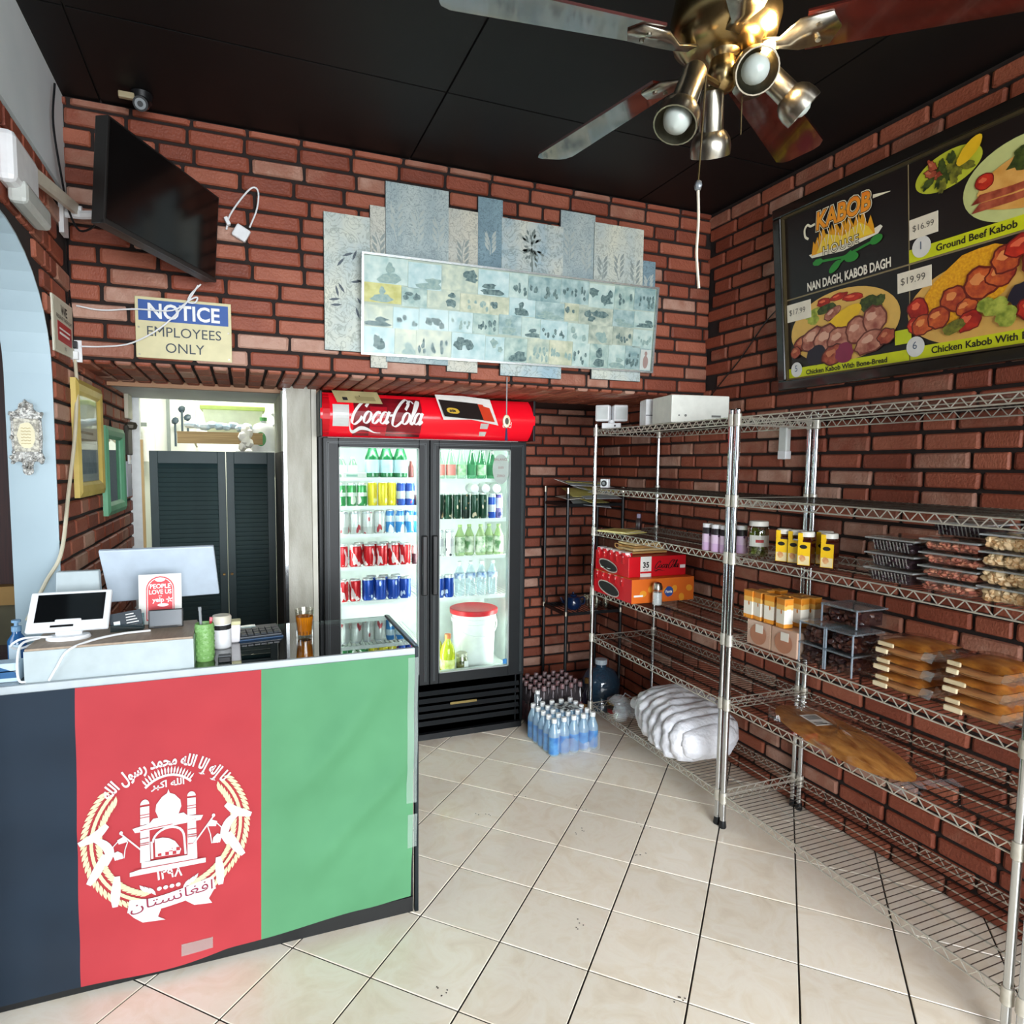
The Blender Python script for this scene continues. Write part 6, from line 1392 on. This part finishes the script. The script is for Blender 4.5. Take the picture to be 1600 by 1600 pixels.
for i in range(4): tub(f'clear tub of reddish almonds, {["bottom", "second from bottom", "third from bottom", "top"][i]} of its stack', 'almond tubs on the nearest rack', (1.975, 1.235, ST[2]+.002+.042*i), .17, .165, .039, 75, ALM, 'almond_tub', 'food tub', 20+i, .0095)
tub('ribbed tub of black raisins lying on top of the almond stack', 'raisin tubs on the nearest rack', (2.01, 1.235, ST[2]+.002+.042*4+.003), .16, .165, .048, 40, RAIS, 'raisin_tub', 'food tub', 31, .009)
for i in range(4): tub(f'clear tub of pale cashews, {["bottom", "second from bottom", "third from bottom", "top"][i]} of its stack', 'cashew tubs on the nearest rack', (1.975, 1.082, ST[2]+.002+.050*i), .17, .140, .047, 75, CASH, 'cashew_tub', 'food tub', 40+i, .012, (1.4, .8, .8))
# date boxes on the fourth shelf
BOXP = clear('date_box_plastic', '#f1f4f5', .05)
def datebox(label, loc, w, d, h, seed):
    o = thing('date_box', label, 'food box', loc, 0, 'clear boxes of dates')
    MB().box(0, w, 0, d, 0, h-.006).build('box', BOXP, o); MB().box(-.003, w+.003, -.003, d+.003, h-.006, h).build('lid', clear('box_lid', '#dbe4ea', .2, .05, dens=('#c3d0d8', .2)), o)
    for y_ in (0, d): MB().box(-.002, .003, y_-.002, y_+.002, 0, h).build('corner_edge', clear('edge_plastic', '#c9d4de', .3, .1, dens=('#b9c7d4', .5)), o)
    rg = random.Random(seed); c = MB().box(.018, w-.006, .012, d-.012, .004, h*.75)
    for q in range(46):
        p = (rg.uniform(.012, .022), rg.uniform(.016, d-.016), rg.uniform(.012, h-.026)) if q % 2 else ((rg.uniform(.014, w-.02), rg.uniform(.012, .02), rg.uniform(.012, h-.026)) if q % 4 == 0 else (rg.uniform(.02, w-.02), rg.uniform(.02, d-.02), h*.74))
        c.blob(p, .0135, (1.25, .85, .85), seed*50+q)
    c.build('dates', DATE, o, smooth=True, kind='stuff')
for i, (y, lv) in enumerate(((1.745, 0), (1.745, 1), (1.625, 0), (1.625, 1))):
    datebox(f'clear box of dark dates, {["lower left", "upper left", "lower right", "upper right"][i]} of the two-by-two block', (1.975, y, ST[3]+.002+.079*lv), .15, .112, .077, 60+i)
datebox('clear box of dark dates lying alone on top of the date block', (2.03, 1.66, ST[3]+.002+.160), .15, .15, .070, 70)
# peach-coloured packs and little drink cartons
PCH = mat('pack_peach', '#dcb9a6', .5, col2='#cfa793', scale=10)
for i, y in enumerate((1.995, 1.860)):
    o = thing('biscuit_pack', ['peach shrink-wrapped carton pack next to the rack posts', 'peach shrink-wrapped carton pack beside the date boxes'][i], 'pack', (1.968, y, ST[3]+.002), 0, 'peach packs under the drink cartons')
    MB().box(0, .17, 0, .132, 0, .104).build('pack_body', PCH, o, bevel=.004); MB().box(-.002, .172, -.002, .134, -.001, .106).build('shrink_wrap', clear('wrap_film', '#f6f5f2', .03, .12, ior=1.2), o)
    a = MB(); a.add([(-.003, .066+.045*math.cos(t), .05+.042*math.sin(t)) for t in [2*PI*k/18 for k in range(18)]], [tuple(range(17, -1, -1))]); a.build('arch_print', mat('pack_rust', '#b27a5e', .5), o)
    MB().box(-.004, -.003, .040, .080, .058, .092).build('label_patch', mat('pack_label', '#dfb37e' if i else '#e4ded2', .5), o)
CRT = stripes('carton_print', [(0, '#e0922a'), (.14, '#e8e2d4'), (.62, '#e7b257'), (.80, '#d9861f')], .5, 0, span=.115, blotch=('#c9761c', 45, .66))
cts = [(1.985, 2.125), (1.99, 2.075), (1.99, 2.015), (1.985, 1.945), (2.045, 2.105), (2.05, 1.99), (2.055, 1.935), (2.10, 2.09), (2.105, 1.98), (2.11, 1.925)]
for i, (x, y) in enumerate(cts):
    o = thing('drink_carton', ['orange and white drink carton at the front left end', 'orange and white drink carton, second in the front row', 'orange and white drink carton, third in the front row', 'orange and white drink carton at the front right end', 'orange and white drink carton, leftmost of the second row', 'orange and white drink carton, middle of the second row', 'orange and white drink carton, right end of the second row', 'orange and white drink carton at the back left', 'orange and white drink carton, middle of the back row', 'orange and white drink carton at the back right'][i], 'carton', (x, y, ST[3]+.109), random.uniform(-.12, .12), 'drink cartons on the peach packs')
    MB().box(-.021, .021, -.023, .023, 0, .113).build('box', CRT, o, bevel=.0015); MB().box(-.0212, .0212, -.0232, .0232, .113, .117).build('top_fold', mat('carton_top', '#c98a3a', .5), o)
    if i in (2, 3): MB().box(-.010, .010, -.0236, -.0232, .02, .075).build('side_label', PAPER, o)
# bread packs
LOAF = mat('bread_crust', '#e09a40', .3, col2='#8f4a16', scale=26, amt=.45, coat=.5, detail=6); CRUMB = mat('bread_pale', '#efe2c2', .7, col2='#dcc9a0', scale=24)
BAG = clear('bread_bag', '#fbf9f5', .05, .12, ior=1.45)
def loaf(w, d, h, seed, jit=.0015):
    """soft rectangular flat loaf"""
    b = MB(); nx, ny = 8, 8; rg = random.Random(seed)
    def H(u, v): return max(0, (1-abs(2*u-1)**2.6)*(1-abs(2*v-1)**2.6))**.55
    for s in (1, -1):
        k = len(b.v)
        for j in range(ny+1):
            for i in range(nx+1):
                u, v = i/nx, j/ny; b.v.append((w*u, d*v, h/2+s*h/2*H(u, v)+s*rg.uniform(0, jit)))
        for j in range(ny):
            for i in range(nx):
                f = (k+j*(nx+1)+i, k+j*(nx+1)+i+1, k+(j+1)*(nx+1)+i+1, k+(j+1)*(nx+1)+i); b.f.append(f if s > 0 else f[::-1])
    return b
def breadpack(label, loc, seed, rz=0):
    o = thing('bread_pack', label, 'bread', loc, rz, 'bagged bread on the nearest rack')
    lo_ = loaf(.20, .165, .032, seed).build('loaf', mat('bread_tan', '#d9ae7d', .55, col2='#c08a58', scale=14), o, smooth=True); l2 = loaf(.195, .160, .030, seed+1).build('loaf', LOAF, o, loc=(.006, -.002, .025), smooth=True)
    for l, z, hh in ((lo_, 0, .030), (l2, 0, .026)): MB().box(-.0035, .004, .095+.02*random.random(), .150+.012*random.random(), hh*.22, hh*.78).build('cut_edge', CRUMB, l, bevel=.005)
    bgm = loaf(.222, .215, .064, seed+2, .007); bgm.build('bag', BAG, o, loc=(-.012, -.030, -.001), smooth=True)
    tw = MB(); 
    for k in range(9): tw.add([(-.005+.022*k, -.005, .022+.016*math.sin(k*1.7)), (.012+.022*k, -.006, .034+.012*math.cos(k*2.1)), (.006+.020*k, -.048-.010*math.sin(k*2), .034+.014*math.cos(k*3)), (-.008+.020*k, -.045, .020+.010*math.sin(k))], [(0, 1, 2, 3)])
    tw.build('bag_end', clear('bag_film', '#f4f6f8', .10, .15, dens=('#e8edf2', .14)), o, smooth=True)
for s_, y in enumerate((1.385, 1.150)):
    for i in range(3): breadpack(f'bagged flat bread, {["bottom", "middle", "top"][i]} of the {["stack beside the date boxes", "stack at the right end"][s_]}', (1.975+.006*i, y+.004*i, ST[3]+.003+.056*i), 80+10*s_+i)
# long flatbread on the fifth shelf
o = thing('long_flatbread', 'long oval flatbread in clear plastic with a white label', 'bread', (2.09, 1.765, ST[4]+.004), math.radians(-12))
b = MB(); n, m_ = 36, 6
for j in range(m_+1):
    for i in range(n):
        t = 2*PI*i/n; r = j/m_; rr = r*(1+.03*math.sin(3*t))
        b.v.append((.135*rr*math.cos(t), .345*rr*math.sin(t), .028*(1-r**3)+.002*math.sin(9*t+5*r)*(1-r)))
for j in range(m_):
    for i in range(n): b.f.append((j*n+i, (j+1)*n+i, (j+1)*n+(i+1) % n, j*n+(i+1) % n))
k = len(b.v); b.v += [(.135*math.cos(2*PI*i/n), .345*math.sin(2*PI*i/n), -.002) for i in range(n)]; b.f += [(m_*n+i, k+i, k+(i+1) % n, m_*n+(i+1) % n) for i in range(n)]+[tuple(range(k+n-1, k-1, -1))]
b.build('bread', mat('flatbread_crust', '#e0a055', .45, col2='#8a4a1c', scale=38, amt=.45, detail=7, stretch=(1, .35, 1), bump=.3, bscale=40), o, smooth=True)
fmv = MB(); n = 40
for j, (r, z) in enumerate(((1.16, -.001), (1.08, .022), (.9, .037), (.55, .040), (0.02, .042))):
    for i in range(n): t = 2*PI*i/n; q = r*(1+.05*math.sin(5*t+j)+.03*math.sin(11*t)); fmv.v.append((.14*q*math.cos(t), .35*q*math.sin(t), z+.006*math.sin(7*t+j*2)+.004*math.sin(17*t+j*5)))
for j in range(4):
    for i in range(n): fmv.f.append((j*n+i, j*n+(i+1) % n, (j+1)*n+(i+1) % n, (j+1)*n+i))
fmv.build('plastic_bag', clear('flatbread_bag', '#fbfaf8', .07, .10, ior=1.45), o, smooth=True)
for s in (-1, 1):
    be = MB()
    for k in range(6): a = -.10+.04*k; be.add([(a, s*.375, .01), (a+.035, s*.375, .014), (a*1.1+.03, s*(.43+.02*math.sin(k*2)), .004), (a*1.1, s*(.42+.02*math.cos(k)), .010)], [(0, 1, 2, 3)])
    be.build('bag_end', clear('bag_film', '#f4f6f8', .10, .15, dens=('#e8edf2', .14)), o, smooth=True)
MB().box(-.075, -.005, .02, .125, .0410, .0420).build('label_patch', PAPER, o)
lb = MB()
for k in range(7): lb.box(-.066+.008*k, -.062+.008*k, .075, .115, .0421, .0424)
lb.box(-.066, -.02, .03, .036, .0421, .0424).box(-.066, -.03, .045, .05, .0421, .0424).build('barcode', INK, o)
# white sack of rolled bread on the bottom shelf
o = thing('white_sack', 'bulging white ribbed plastic sack on the bottom shelf of the middle rack', 'sack', (1.90, 2.36, ST[5]+.002))
sk = MB(); nu, nv = 130, 44; L_ = .60
for i in range(nu+1):
    u = i/nu; e_ = (1-abs(2*u-1)**3.2)**.5 if 0 < u < 1 else 0
    for j in range(nv):
        t = 2*PI*j/nv; rib = 1+.15*(abs(math.sin(u*PI*10+.35*math.sin(t*2)+.3*math.sin(5*u)))**.5-.65)+.03*math.sin(5*t+9*u)+.022*math.sin(31*u+7*t)+.018*math.sin(47*u-11*t)+.014*math.sin(83*u+17*t)
        c, s_ = math.cos(t), math.sin(t); c = math.copysign(abs(c)**.75, c); s_ = math.copysign(abs(s_)**.75, s_)
        sk.v.append((.20+.20*e_*c*rib+.05*(u-.5)-.06*max(0, -c)*(1-u), .02+L_*u, .135+.020*(u)+.125*e_*s_*rib*(1 if s_ > 0 else 1)+.0))
sk.v = [(x, y, max(z, .003)) for x, y, z in sk.v]
for i in range(nu):
    for j in range(nv): sk.f.append((i*nv+j, i*nv+(j+1) % nv, (i+1)*nv+(j+1) % nv, (i+1)*nv+j))
sk.build('sack_body', mat('sack_plastic', '#e4e4e8', .4, col2='#cfd2da', scale=9, bump=.9, bscale=34), o, smooth=True)
MB().lathe([(.05, 0), (.025, .04), (.035, .075), (.01, .09)], 10, T(.12, .58, .13, rx=-PI/2)).build('gathered_end', MATS['sack_plastic'], o, smooth=True)
# soda boxes on the fourth shelf of the middle rack
FANT = mat('box_orange', '#e0701d', .45, col2='#d8641a', scale=6); SCRN = mat('box_black_print', '#2a0b0c', .45)
canR = _me.get(('can', .033, .122, 'can_red')) or can_mesh(.033, .122, C['red'])
def soda_box(label, loc, w, d, h, m, rz=0):
    o = thing('soda_box', label, 'soda box', loc, rz, 'soda boxes on the middle rack')
    bx = MB().box(0, w, 0, d, 0, h).build('carton', m, o, bevel=.002); return o, bx
# lower: red end with torn opening + orange side
o, bx = soda_box('torn red and orange soda box with cans showing, under the red one', (1.925, 2.935, ST[3]+.003), .40, .40, .128, RED)
MB().box(-.0012, .4012, -.0012, .0, 0, .128).box(.0, .4, 0, .4, .128, .1292).build('orange_panel', FANT, o)
f = MB()
for k in range(7): f.flat(ell(.07+.05*k, .05+.03*math.sin(k*2.2), .022, .018, 12, rot=k), -.002)
f.build('orange_fruit_print', mat('fruit_print', '#f0a02c', .45), o)
MB().flat(rough_ell(.235, .055, .030, .028, 3, 14, .08), -.0025).build('logo_print', mat('fanta_blue', '#2b4f9a', .45), o); MB().merge(text('Fanta', .020, bold=.0008, align='CENTER'), T(.235, -.0030, .048)).build('lettering', SWHITE, o); MB().box(.012, .07, -.0022, -.0012, .035, .045).build('small_print', SWHITE, o)
def red_end(o, d, h, up_):
    M = T(-.001, d, 0, rz=-PI/2)     # local x toward the camera along the end face
    MB().merge(MB().prism(ell(d*.42, h*.34, d*.27, h*.25, 26, rot=-.12), -.003, -.001), M).build('opening_shade', mat('box_hole_shade', '#120d0d', .8), o)  # dark disc on the closed end, painted as shade inside the torn hole
    e = MB(); P = ell(d*.42, h*.34, d*.28, h*.27, 26, rot=-.12); e.ribbon(P+[P[0]], .007, -.0035); MB().merge(e, M).build('torn_edge', mat('torn_card', '#b9a8a0', .8), o)
    for k in range(5):
        c = bpy.data.objects.new('can_top', canR[0]); COL.objects.link(c); c.parent = o; c.location = (.024, d-.035-.066*k, h*.60); c.scale = (.92, .92, (h*.40+up_)/.122)
red_end(o, .40, .128, 0)
for k in range(2):
    c = bpy.data.objects.new('can_lid', canR[1]); COL.objects.link(c); c.parent = o; c.location = (.03, .33-.07*k, .03)
o, bx = soda_box('red soda box with black script and white 35 label, stacked on the orange box', (1.940, 2.995, ST[3]+.003+.130), .375, .355, .112, RED)
red_end(o, .355, .112, .022)
MB().box(.075, .145, -.0012, 0, -.0, .112).build('white_label', PAPER, o); MB().merge(text('35', .042, bold=.0015, align='CENTER'), T(.110, -.0020, .052)).merge(text('CANS', .011, align='CENTER'), T(.110, -.0020, .036)).build('label_number', INK, o); MB().box(.075, .145, -.0018, -.0012, .020, .030).build('label_stripe', RED, o)
cs = cola_script(.165); MB().merge(cs, T(.165, -.0014, .045)).build('script_print', SCRN, o); MB().box(.335, .370, -.0016, 0, .040, .058).build('small_print', SWHITE, o)
# loaf boards / wrapped stack on top, sugar shaker
o = thing('bread_board_stack', 'stack of folded tan paper bags on the red soda box', 'paper bags', (2.015, 3.075, ST[3]+.003+.246), math.radians(4))
for k in range(4): MB().box(0+.006*k, .235-.012*k, 0, .15, .015*k, .015*k+.013, T(rz=.03*k-.04)).build('folded_bag', mat('tan_paper' if k % 2 else 'kraft_paper', '#d9bf8a' if k % 2 else '#b98d50', .7), o, bevel=.003)
MB().tube(spline([Vector(p) for p in [(.0, .10, .04), (-.03, .12, .05), (-.04, .10, .03), (-.01, .08, .02)]], 5), .003, 5).build('bag_handle', MATS['kraft_paper'], o)
o = thing('sugar_shaker', 'glass sugar shaker with steel top in front of the orange box', 'shaker', (2.045, 2.875, ST[3]+.002))
MB().lathe([(.026, 0), (.029, .004), (.026, .05), (.024, .088)], 18).build('glass', clear('shaker_glass', '#eef2f3', .12), o, smooth=True); MB().lathe([(.0245, .004), (.0245, .068), (0, .070)], 16).build('sugar', mat('sugar_white', '#eef0f0', .8), o, smooth=True); MB().lathe([(.0265, .085), (.027, .10), (.020, .118), (.006, .124), (0, .124)], 18).build('steel_top', SILVER, o, smooth=True)
# papers on third shelf, sensor clock on second
o = thing('yellow_notepad', 'pale yellow pad of papers on the third shelf above the soda boxes', 'papers', (1.975, 3.06, ST[2]+.002), .35)
for k in range(3): MB().box(0, .17, .01*k, .22-.01*k, .004*k, .004*k+.003, T(rz=.05*k)).build('sheet', mat('paper_yellow' if k % 2 == 0 else 'paper_cream', '#dccf7a' if k % 2 == 0 else '#e3dcb4', .8), o)
o = thing('bottle_dark', 'small dark bottle with lilac cap on the third shelf', 'bottle', (2.16, 3.24, ST[2]+.002))
MB().lathe([(.016, 0), (.018, .004), (.018, .06), (.010, .07), (.010, .075)], 12).build('body', mat('dark_bottle', '#2a1a1c', .3), o, smooth=True); MB().lathe([(.012, .074), (.012, .098), (0, .098)], 12).build('cap', mat('cap_lilac', '#8f86a0', .4), o)
o = thing('small_camera', 'small white square camera with round black lens on the rack shelf', 'camera', (1.985, 3.335, ST[1]+.002), math.radians(-62))
MB().box(-.026, .026, -.013, .013, 0, .052).build('body', WHITEPL, o, bevel=.004); MB().cyl((0, -.013, .026), (0, -.017, .026), .018, n=20).build('lens_ring', BLACKP, o); MB().cyl((0, -.017, .026), (0, -.019, .026), .009, n=16).build('lens', GREYPL, o)
# things on top of the middle rack
o = thing('emergency_light', 'white two-headed emergency light standing on the rack top', 'light', (2.02, 3.34, ST[0]+.002), math.radians(-30))
MB().box(-.055, .055, -.03, .03, 0, .032).build('base', WHITEPL, o, bevel=.004); MB().cyl((0, 0, .032), (0, 0, .05), .02, n=12).build('neck', WHITEPL, o)
for s in (-1, 1): h_ = MB().box(-.042, .042, -.03, .03, 0, .095, T(s*.047, 0, .042, rz=s*.25)).build('lamp_head', WHITEPL, o, bevel=.008); MB().box(-.033, .033, -.033, -.030, .012, .083, T(s*.047, 0, .042, rz=s*.25)).build('lens', mat('lamp_lens', '#d3d9d8', .2), h_)
MB().cyl((.02, -.031, .016), (.02, -.033, .016), .006, n=10).build('test_button', BLACKP, o)
o = thing('router_box', 'narrow white box standing left of the wide white box on rack top', 'box', (2.02, 3.02, ST[0]+.002), math.radians(-18))
MB().box(0, .10, -.06, .06, 0, .138).build('case', WHITEPL, o, bevel=.004); MB().box(.0, .05, -.062, -.060, .05, .056).build('slot', GREYPL, o)
o = thing('white_case', 'wide white boxed unit with small dials on top of the middle rack', 'box', (1.985, 2.80, ST[0]+.002), math.radians(-10))
MB().box(0, .31, -.11, .11, 0, .135).build('case', mat('case_white', '#e9ebe2', .4), o, bevel=.004)
MB().cyl((.075, -.110, .035), (.075, -.113, .035), .006, n=12).build('dial', mat('dial_grey', '#7a7d78', .4), o); MB().cyl((.04, -.110, .035), (.04, -.113, .035), .004, n=10).build('dial', MATS['dial_grey'], o); MB().box(.215, .265, -.112, -.110, .028, .038).build('nameplate', MATS['dial_grey'], o)
# ------------------------------------------------------------------ alcove: low black rack, jugs, water packs
ar = thing('black_shelf', 'low black metal shelf with paper pile in the alcove corner', 'shelf', (1.99, 3.81, 0))
for x in (0, .42):
    for y in (0, .34):
        p = MB().cyl((x, y, 0), (x, y, 1.415), .011, n=8).build('post', BLACKM, ar); MB().cyl((x, y, 1.415), (x, y, 1.455), .013, n=10).build('post_cap', SILVER, p); MB().cyl((x, y, .60), (x, y, .63), .014, n=10).build('collar', SILVER, p)
for z in (1.35, .62):
    s = MB().box(0, .42, -.006, .006, z-.02, z).box(0, .42, .334, .346, z-.02, z).box(-.006, .006, 0, .34, z-.02, z).box(.414, .426, 0, .34, z-.02, z).build('shelf_frame', BLACKM, ar); w_ = MB()
    for k in range(14): w_.box(.03*k+.012, .03*k+.016, 0, .34, z-.006, z-.002)
    w_.build('wire_deck', BLACKM, s, kind='stuff')
o = thing('paper_pile', 'untidy pile of white and yellow papers spilling over the black shelf', 'papers', (2.02, 3.81, 1.354))
for k in range(11): MB().box(-.02, .24, -.05, .16, .004*k, .004*k+.0022, T(random.uniform(-.05, .16), random.uniform(-.08, .06), .010*k, rz=random.uniform(-.6, .6), rx=random.uniform(.0, .30), ry=random.uniform(-.10, .12))).build('sheet', mat('paper_blueish' if k % 3 == 0 else ('paper_yellow' if k % 3 == 1 else 'paper_white'), {0: '#c3ccd2', 1: '#dccf7a', 2: '#e4e2d8'}[k % 3], .8), o)
o = thing('blue_teapot', 'small dark blue glazed teapot on the black shelf', 'teapot', (2.09, 3.90, .622))
TP = mat('teapot_blue', '#12284d', .12, coat=.6)
MB().lathe([(.035, 0), (.055, .02), (.06, .055), (.045, .085), (.025, .092)], 18).build('body', TP, o, smooth=True); MB().lathe([(.028, .09), (.022, .102), (.008, .106), (.009, .118), (0, .12)], 14).build('lid', TP, o, smooth=True); MB().tube([(-.055, 0, .045), (-.08, 0, .06), (-.095, 0, .09)], [.014, .010, .008], 8).build('spout', TP, o, smooth=True); MB().tube(spline([Vector(p) for p in [(.05, 0, .075), (.085, 0, .075), (.085, 0, .035), (.054, 0, .03)]], 4), .006, 6).build('handle', TP, o, smooth=True)
for i, (x, y) in enumerate(((2.21, 3.87), (2.27, 3.89), (2.33, 3.87), (2.24, 3.97), (2.30, 3.98))):
    o = thing('small_glass', f'small clear tea glass on the black shelf, {["front left", "front middle", "front right", "back left", "back right"][i]} of five', 'glass', (x, y, .622), 0, 'small glasses on the black shelf')
    MB().lathe([(.018, 0), (.020, .004), (.025, .075), (.0235, .075), (.019, .008), (0, .007)], 14).build('tumbler', clear('tumbler_glass', '#f3f3ee', .12), o, smooth=True); MB().lathe([(.0205, .002), (.021, .010)], 14).build('base_ring', clear('tumbler_glass', '#f3f3ee', .12), o)
o = thing('water_jug', 'large translucent blue water jug on the floor under the rack', 'water jug', (2.19, 3.68, .0))
MB().lathe([(.10, 0), (.125, .015), (.125, .09), (.118, .10), (.125, .11), (.125, .19), (.09, .25), (.035, .275), (.035, .30)], 24).build('body', clear('jug_blue', '#5d8fb4', .10, dens=('#41637c', .45)), o, smooth=True); MB().lathe([(.04, .295), (.04, .325), (0, .327)], 14).build('cap', mat('cap_jug', '#c9d6de', .4), o)
for i, (x, y, z) in enumerate(((2.035, 3.78, .0), (2.19, 3.50, .0))):
    o = thing('spice_tin', ['round tin with white lid beside the dark bottle pack', 'round tin with red and black label under the middle rack'][i], 'tin', (x, y, z), 0, 'round tins on the floor')
    MB().lathe([(.045, 0), (.048, .004), (.048, .105)], 18).build('body', stripes('tin_label', [(0, '#d8d2c6'), (.3, '#a3242a'), (.55, '#1d1a1a'), (.8, '#c9a23a')], .4, 0, span=.11, blotch=('#efe6d6', 30, .62)), o, smooth=True); MB().lathe([(.05, .102), (.05, .116), (.046, .119), (0, .119)], 18).build('lid', WHITEPL, o, smooth=True)
o = thing('syrup_bottle', 'tall dark syrup bottle with gold cap beside the rack leg', 'bottle', (1.985, 3.50, .0))
MB().lathe([(.03, 0), (.034, .006), (.034, .16), (.014, .21), (.013, .25)], 14).build('body', mat('syrup_dark', '#1a1420', .15), o, smooth=True); MB().lathe([(.016, .245), (.016, .275), (0, .275)], 12).build('cap', mat('cap_gold', '#8d6a36', .35, .6), o); MB().lathe([(.0348, .05), (.0348, .12)], 14).build('label_band', mat('label_gold', '#b98d4a', .5, col2='#5c2a1c', scale=24), o)
o = thing('plastic_scrap', 'crumpled clear plastic bag on the bottom shelf behind the sack', 'bag', (2.0, 3.05, ST[5]+.002))
sb = MB()
for k in range(8): sb.blob((.06*math.sin(k*2.3), .05*math.cos(k*1.7)+.03, .04+.01*k), .045, (1.2, .9, .8), k+70)
sb.build('film', clear('bag_film', '#f4f6f8', .10, .15, dens=('#e8edf2', .14)), o, smooth=True); MB().tube([(-.03, .03, .13), (0, .04, .16), (.03, .03, .14)], .004, 5).build('knot', MATS['bag_film'], o)
def bottle_pack(name, label, loc, rz, nx, ny, glass, capm, labm, r, h, wrapname, tint, dens):
    o = thing(name, label, 'bottle pack', loc, rz)
    bm = MB().lathe([(r*.8, 0), (r, .008), (r, h*.60), (r*.85, h*.68), (r*.45, h*.84), (r*.40, h*.90)], 12).mesh('bottle', glass, True); cm = MB().lathe([(r*.48, h*.885), (r*.48, h*.985), (r*.43, h), (0, h)], 10).mesh('cap', capm, True); lm = MB().lathe([(r*1.01, h*.06), (r*1.01, h*.52)], 12).mesh('label_band', labm, True)
    for i in range(nx):
        for j in range(ny):
            b = bpy.data.objects.new('bottle', bm); COL.objects.link(b); b.parent = o; b.location = ((i-(nx-1)/2)*r*2.02, (j-(ny-1)/2)*r*2.02, 0); b.rotation_euler = (0, 0, random.uniform(0, 6))
            for nme, me in (('cap', cm), ('label_band', lm)):
                c = bpy.data.objects.new(nme, me); COL.objects.link(c); c.parent = b
    W_, D_ = nx*r*1.01+.003, ny*r*1.01+.003; wv = MB(); n = 40
    for j, (k, z) in enumerate(((1.0, .004), (1.01, h*.3), (1.0, h*.62), (.93, h*.80), (.78, h*.93))):
        for i in range(n):
            t = 2*PI*i/n; c, s = math.cos(t), math.sin(t); p = 6; d_ = (abs(c)**p+abs(s)**p)**(-1/p); q = k*(1+.008*math.sin(9*t+j*2)); wv.v.append((W_*d_*c*q, D_*d_*s*q, z))
    for j in range(4):
        for i in range(n): wv.f.append((j*n+i, j*n+(i+1) % n, (j+1)*n+(i+1) % n, (j+1)*n+i))
    wv.build('shrink_wrap', clear(wrapname, tint, .03, .12, dens=dens, ior=1.2), o, smooth=True); return o
wp = bottle_pack('water_bottle_pack', 'shrink-wrapped pack of blue-labelled water bottles on the floor', (1.695, 3.265, .003), math.radians(3), 5, 5, clear('pack_bottle', '#d3eaf6', .06, .04, dens=('#bcdcf0', .45)), mat('cap_white', '#eceeee', .4), mat('pack_label_blue', '#1a5fae', .4, col2='#6fb0e0', scale=16, amt=.5), .031, .205, 'pack_film', '#fbfdfe', ('#eef5fa', .05))
MB().add([(-.02, -.06, .209), (.10, -.05, .209), (.07, .04, .210), (-.06, .03, .210)], [(0, 1, 2, 3)]).build('label_sheet', mat('pack_sheet', '#20262a', .4, col2='#c9d2d4', scale=50, amt=.15), wp, solid=.001)
wf = MB(); 
for k in range(7): a = -.10+.036*k; wf.add([(a, -.160, .07+.03*math.sin(k)), (a+.036, -.160, .075+.03*math.cos(k)), (a+.034, -.172-.01*math.sin(k*2), .004), (a, -.170, .003)], [(0, 1, 2, 3)])
wf.build('wrap_fold', clear('bag_film', '#f4f6f8', .10, .15, dens=('#e8edf2', .14)), wp, smooth=True)
bottle_pack('dark_bottle_pack', 'shrink-wrapped pack of dark cola bottles behind the water pack', (1.795, 3.655, .003), math.radians(0), 6, 5, mat('cola_dark', '#1c1416', .12, coat=.5), mat('cap_grey_red', '#7a4a4c', .4, col2='#8f8b8c', scale=30), mat('cola_label', '#3a2326', .4, col2='#6a2f34', scale=30), .031, .245, 'pack_film_grey', '#dcd7da', ('#8d8488', .15))
o = bottle(1.625, 3.457, .003, 'single clear water bottle with white cap beside the fridge base', None, WB, None, mat('cap_white', '#eceeee', .4), r=.033, h=.25, name='water_bottle')
# small grime specks on the floor joints
sp = MB(); rg = random.Random(9)
for (x, y) in ((1.44, 2.59), (1.22, 2.80), (1.64, 2.36), (1.20, 1.49), (1.35, 2.42), (1.05, 1.9), (.55, 1.8), (1.0, 2.7), (1.5, 2.2), (.2, 1.75)):
    for k in range(5): a, b_ = x+rg.uniform(-.03, .03), y+rg.uniform(-.03, .03); sp.add([(a+.004*rg.uniform(.4, 1)*math.cos(t), b_+.003*math.sin(t), .0012) for t in [2*PI*i/7 for i in range(7)]], [tuple(range(7))])
so_ = sp.build('floor_specks', mat('grime', '#4a3d33', .9), fl, kind='stuff')
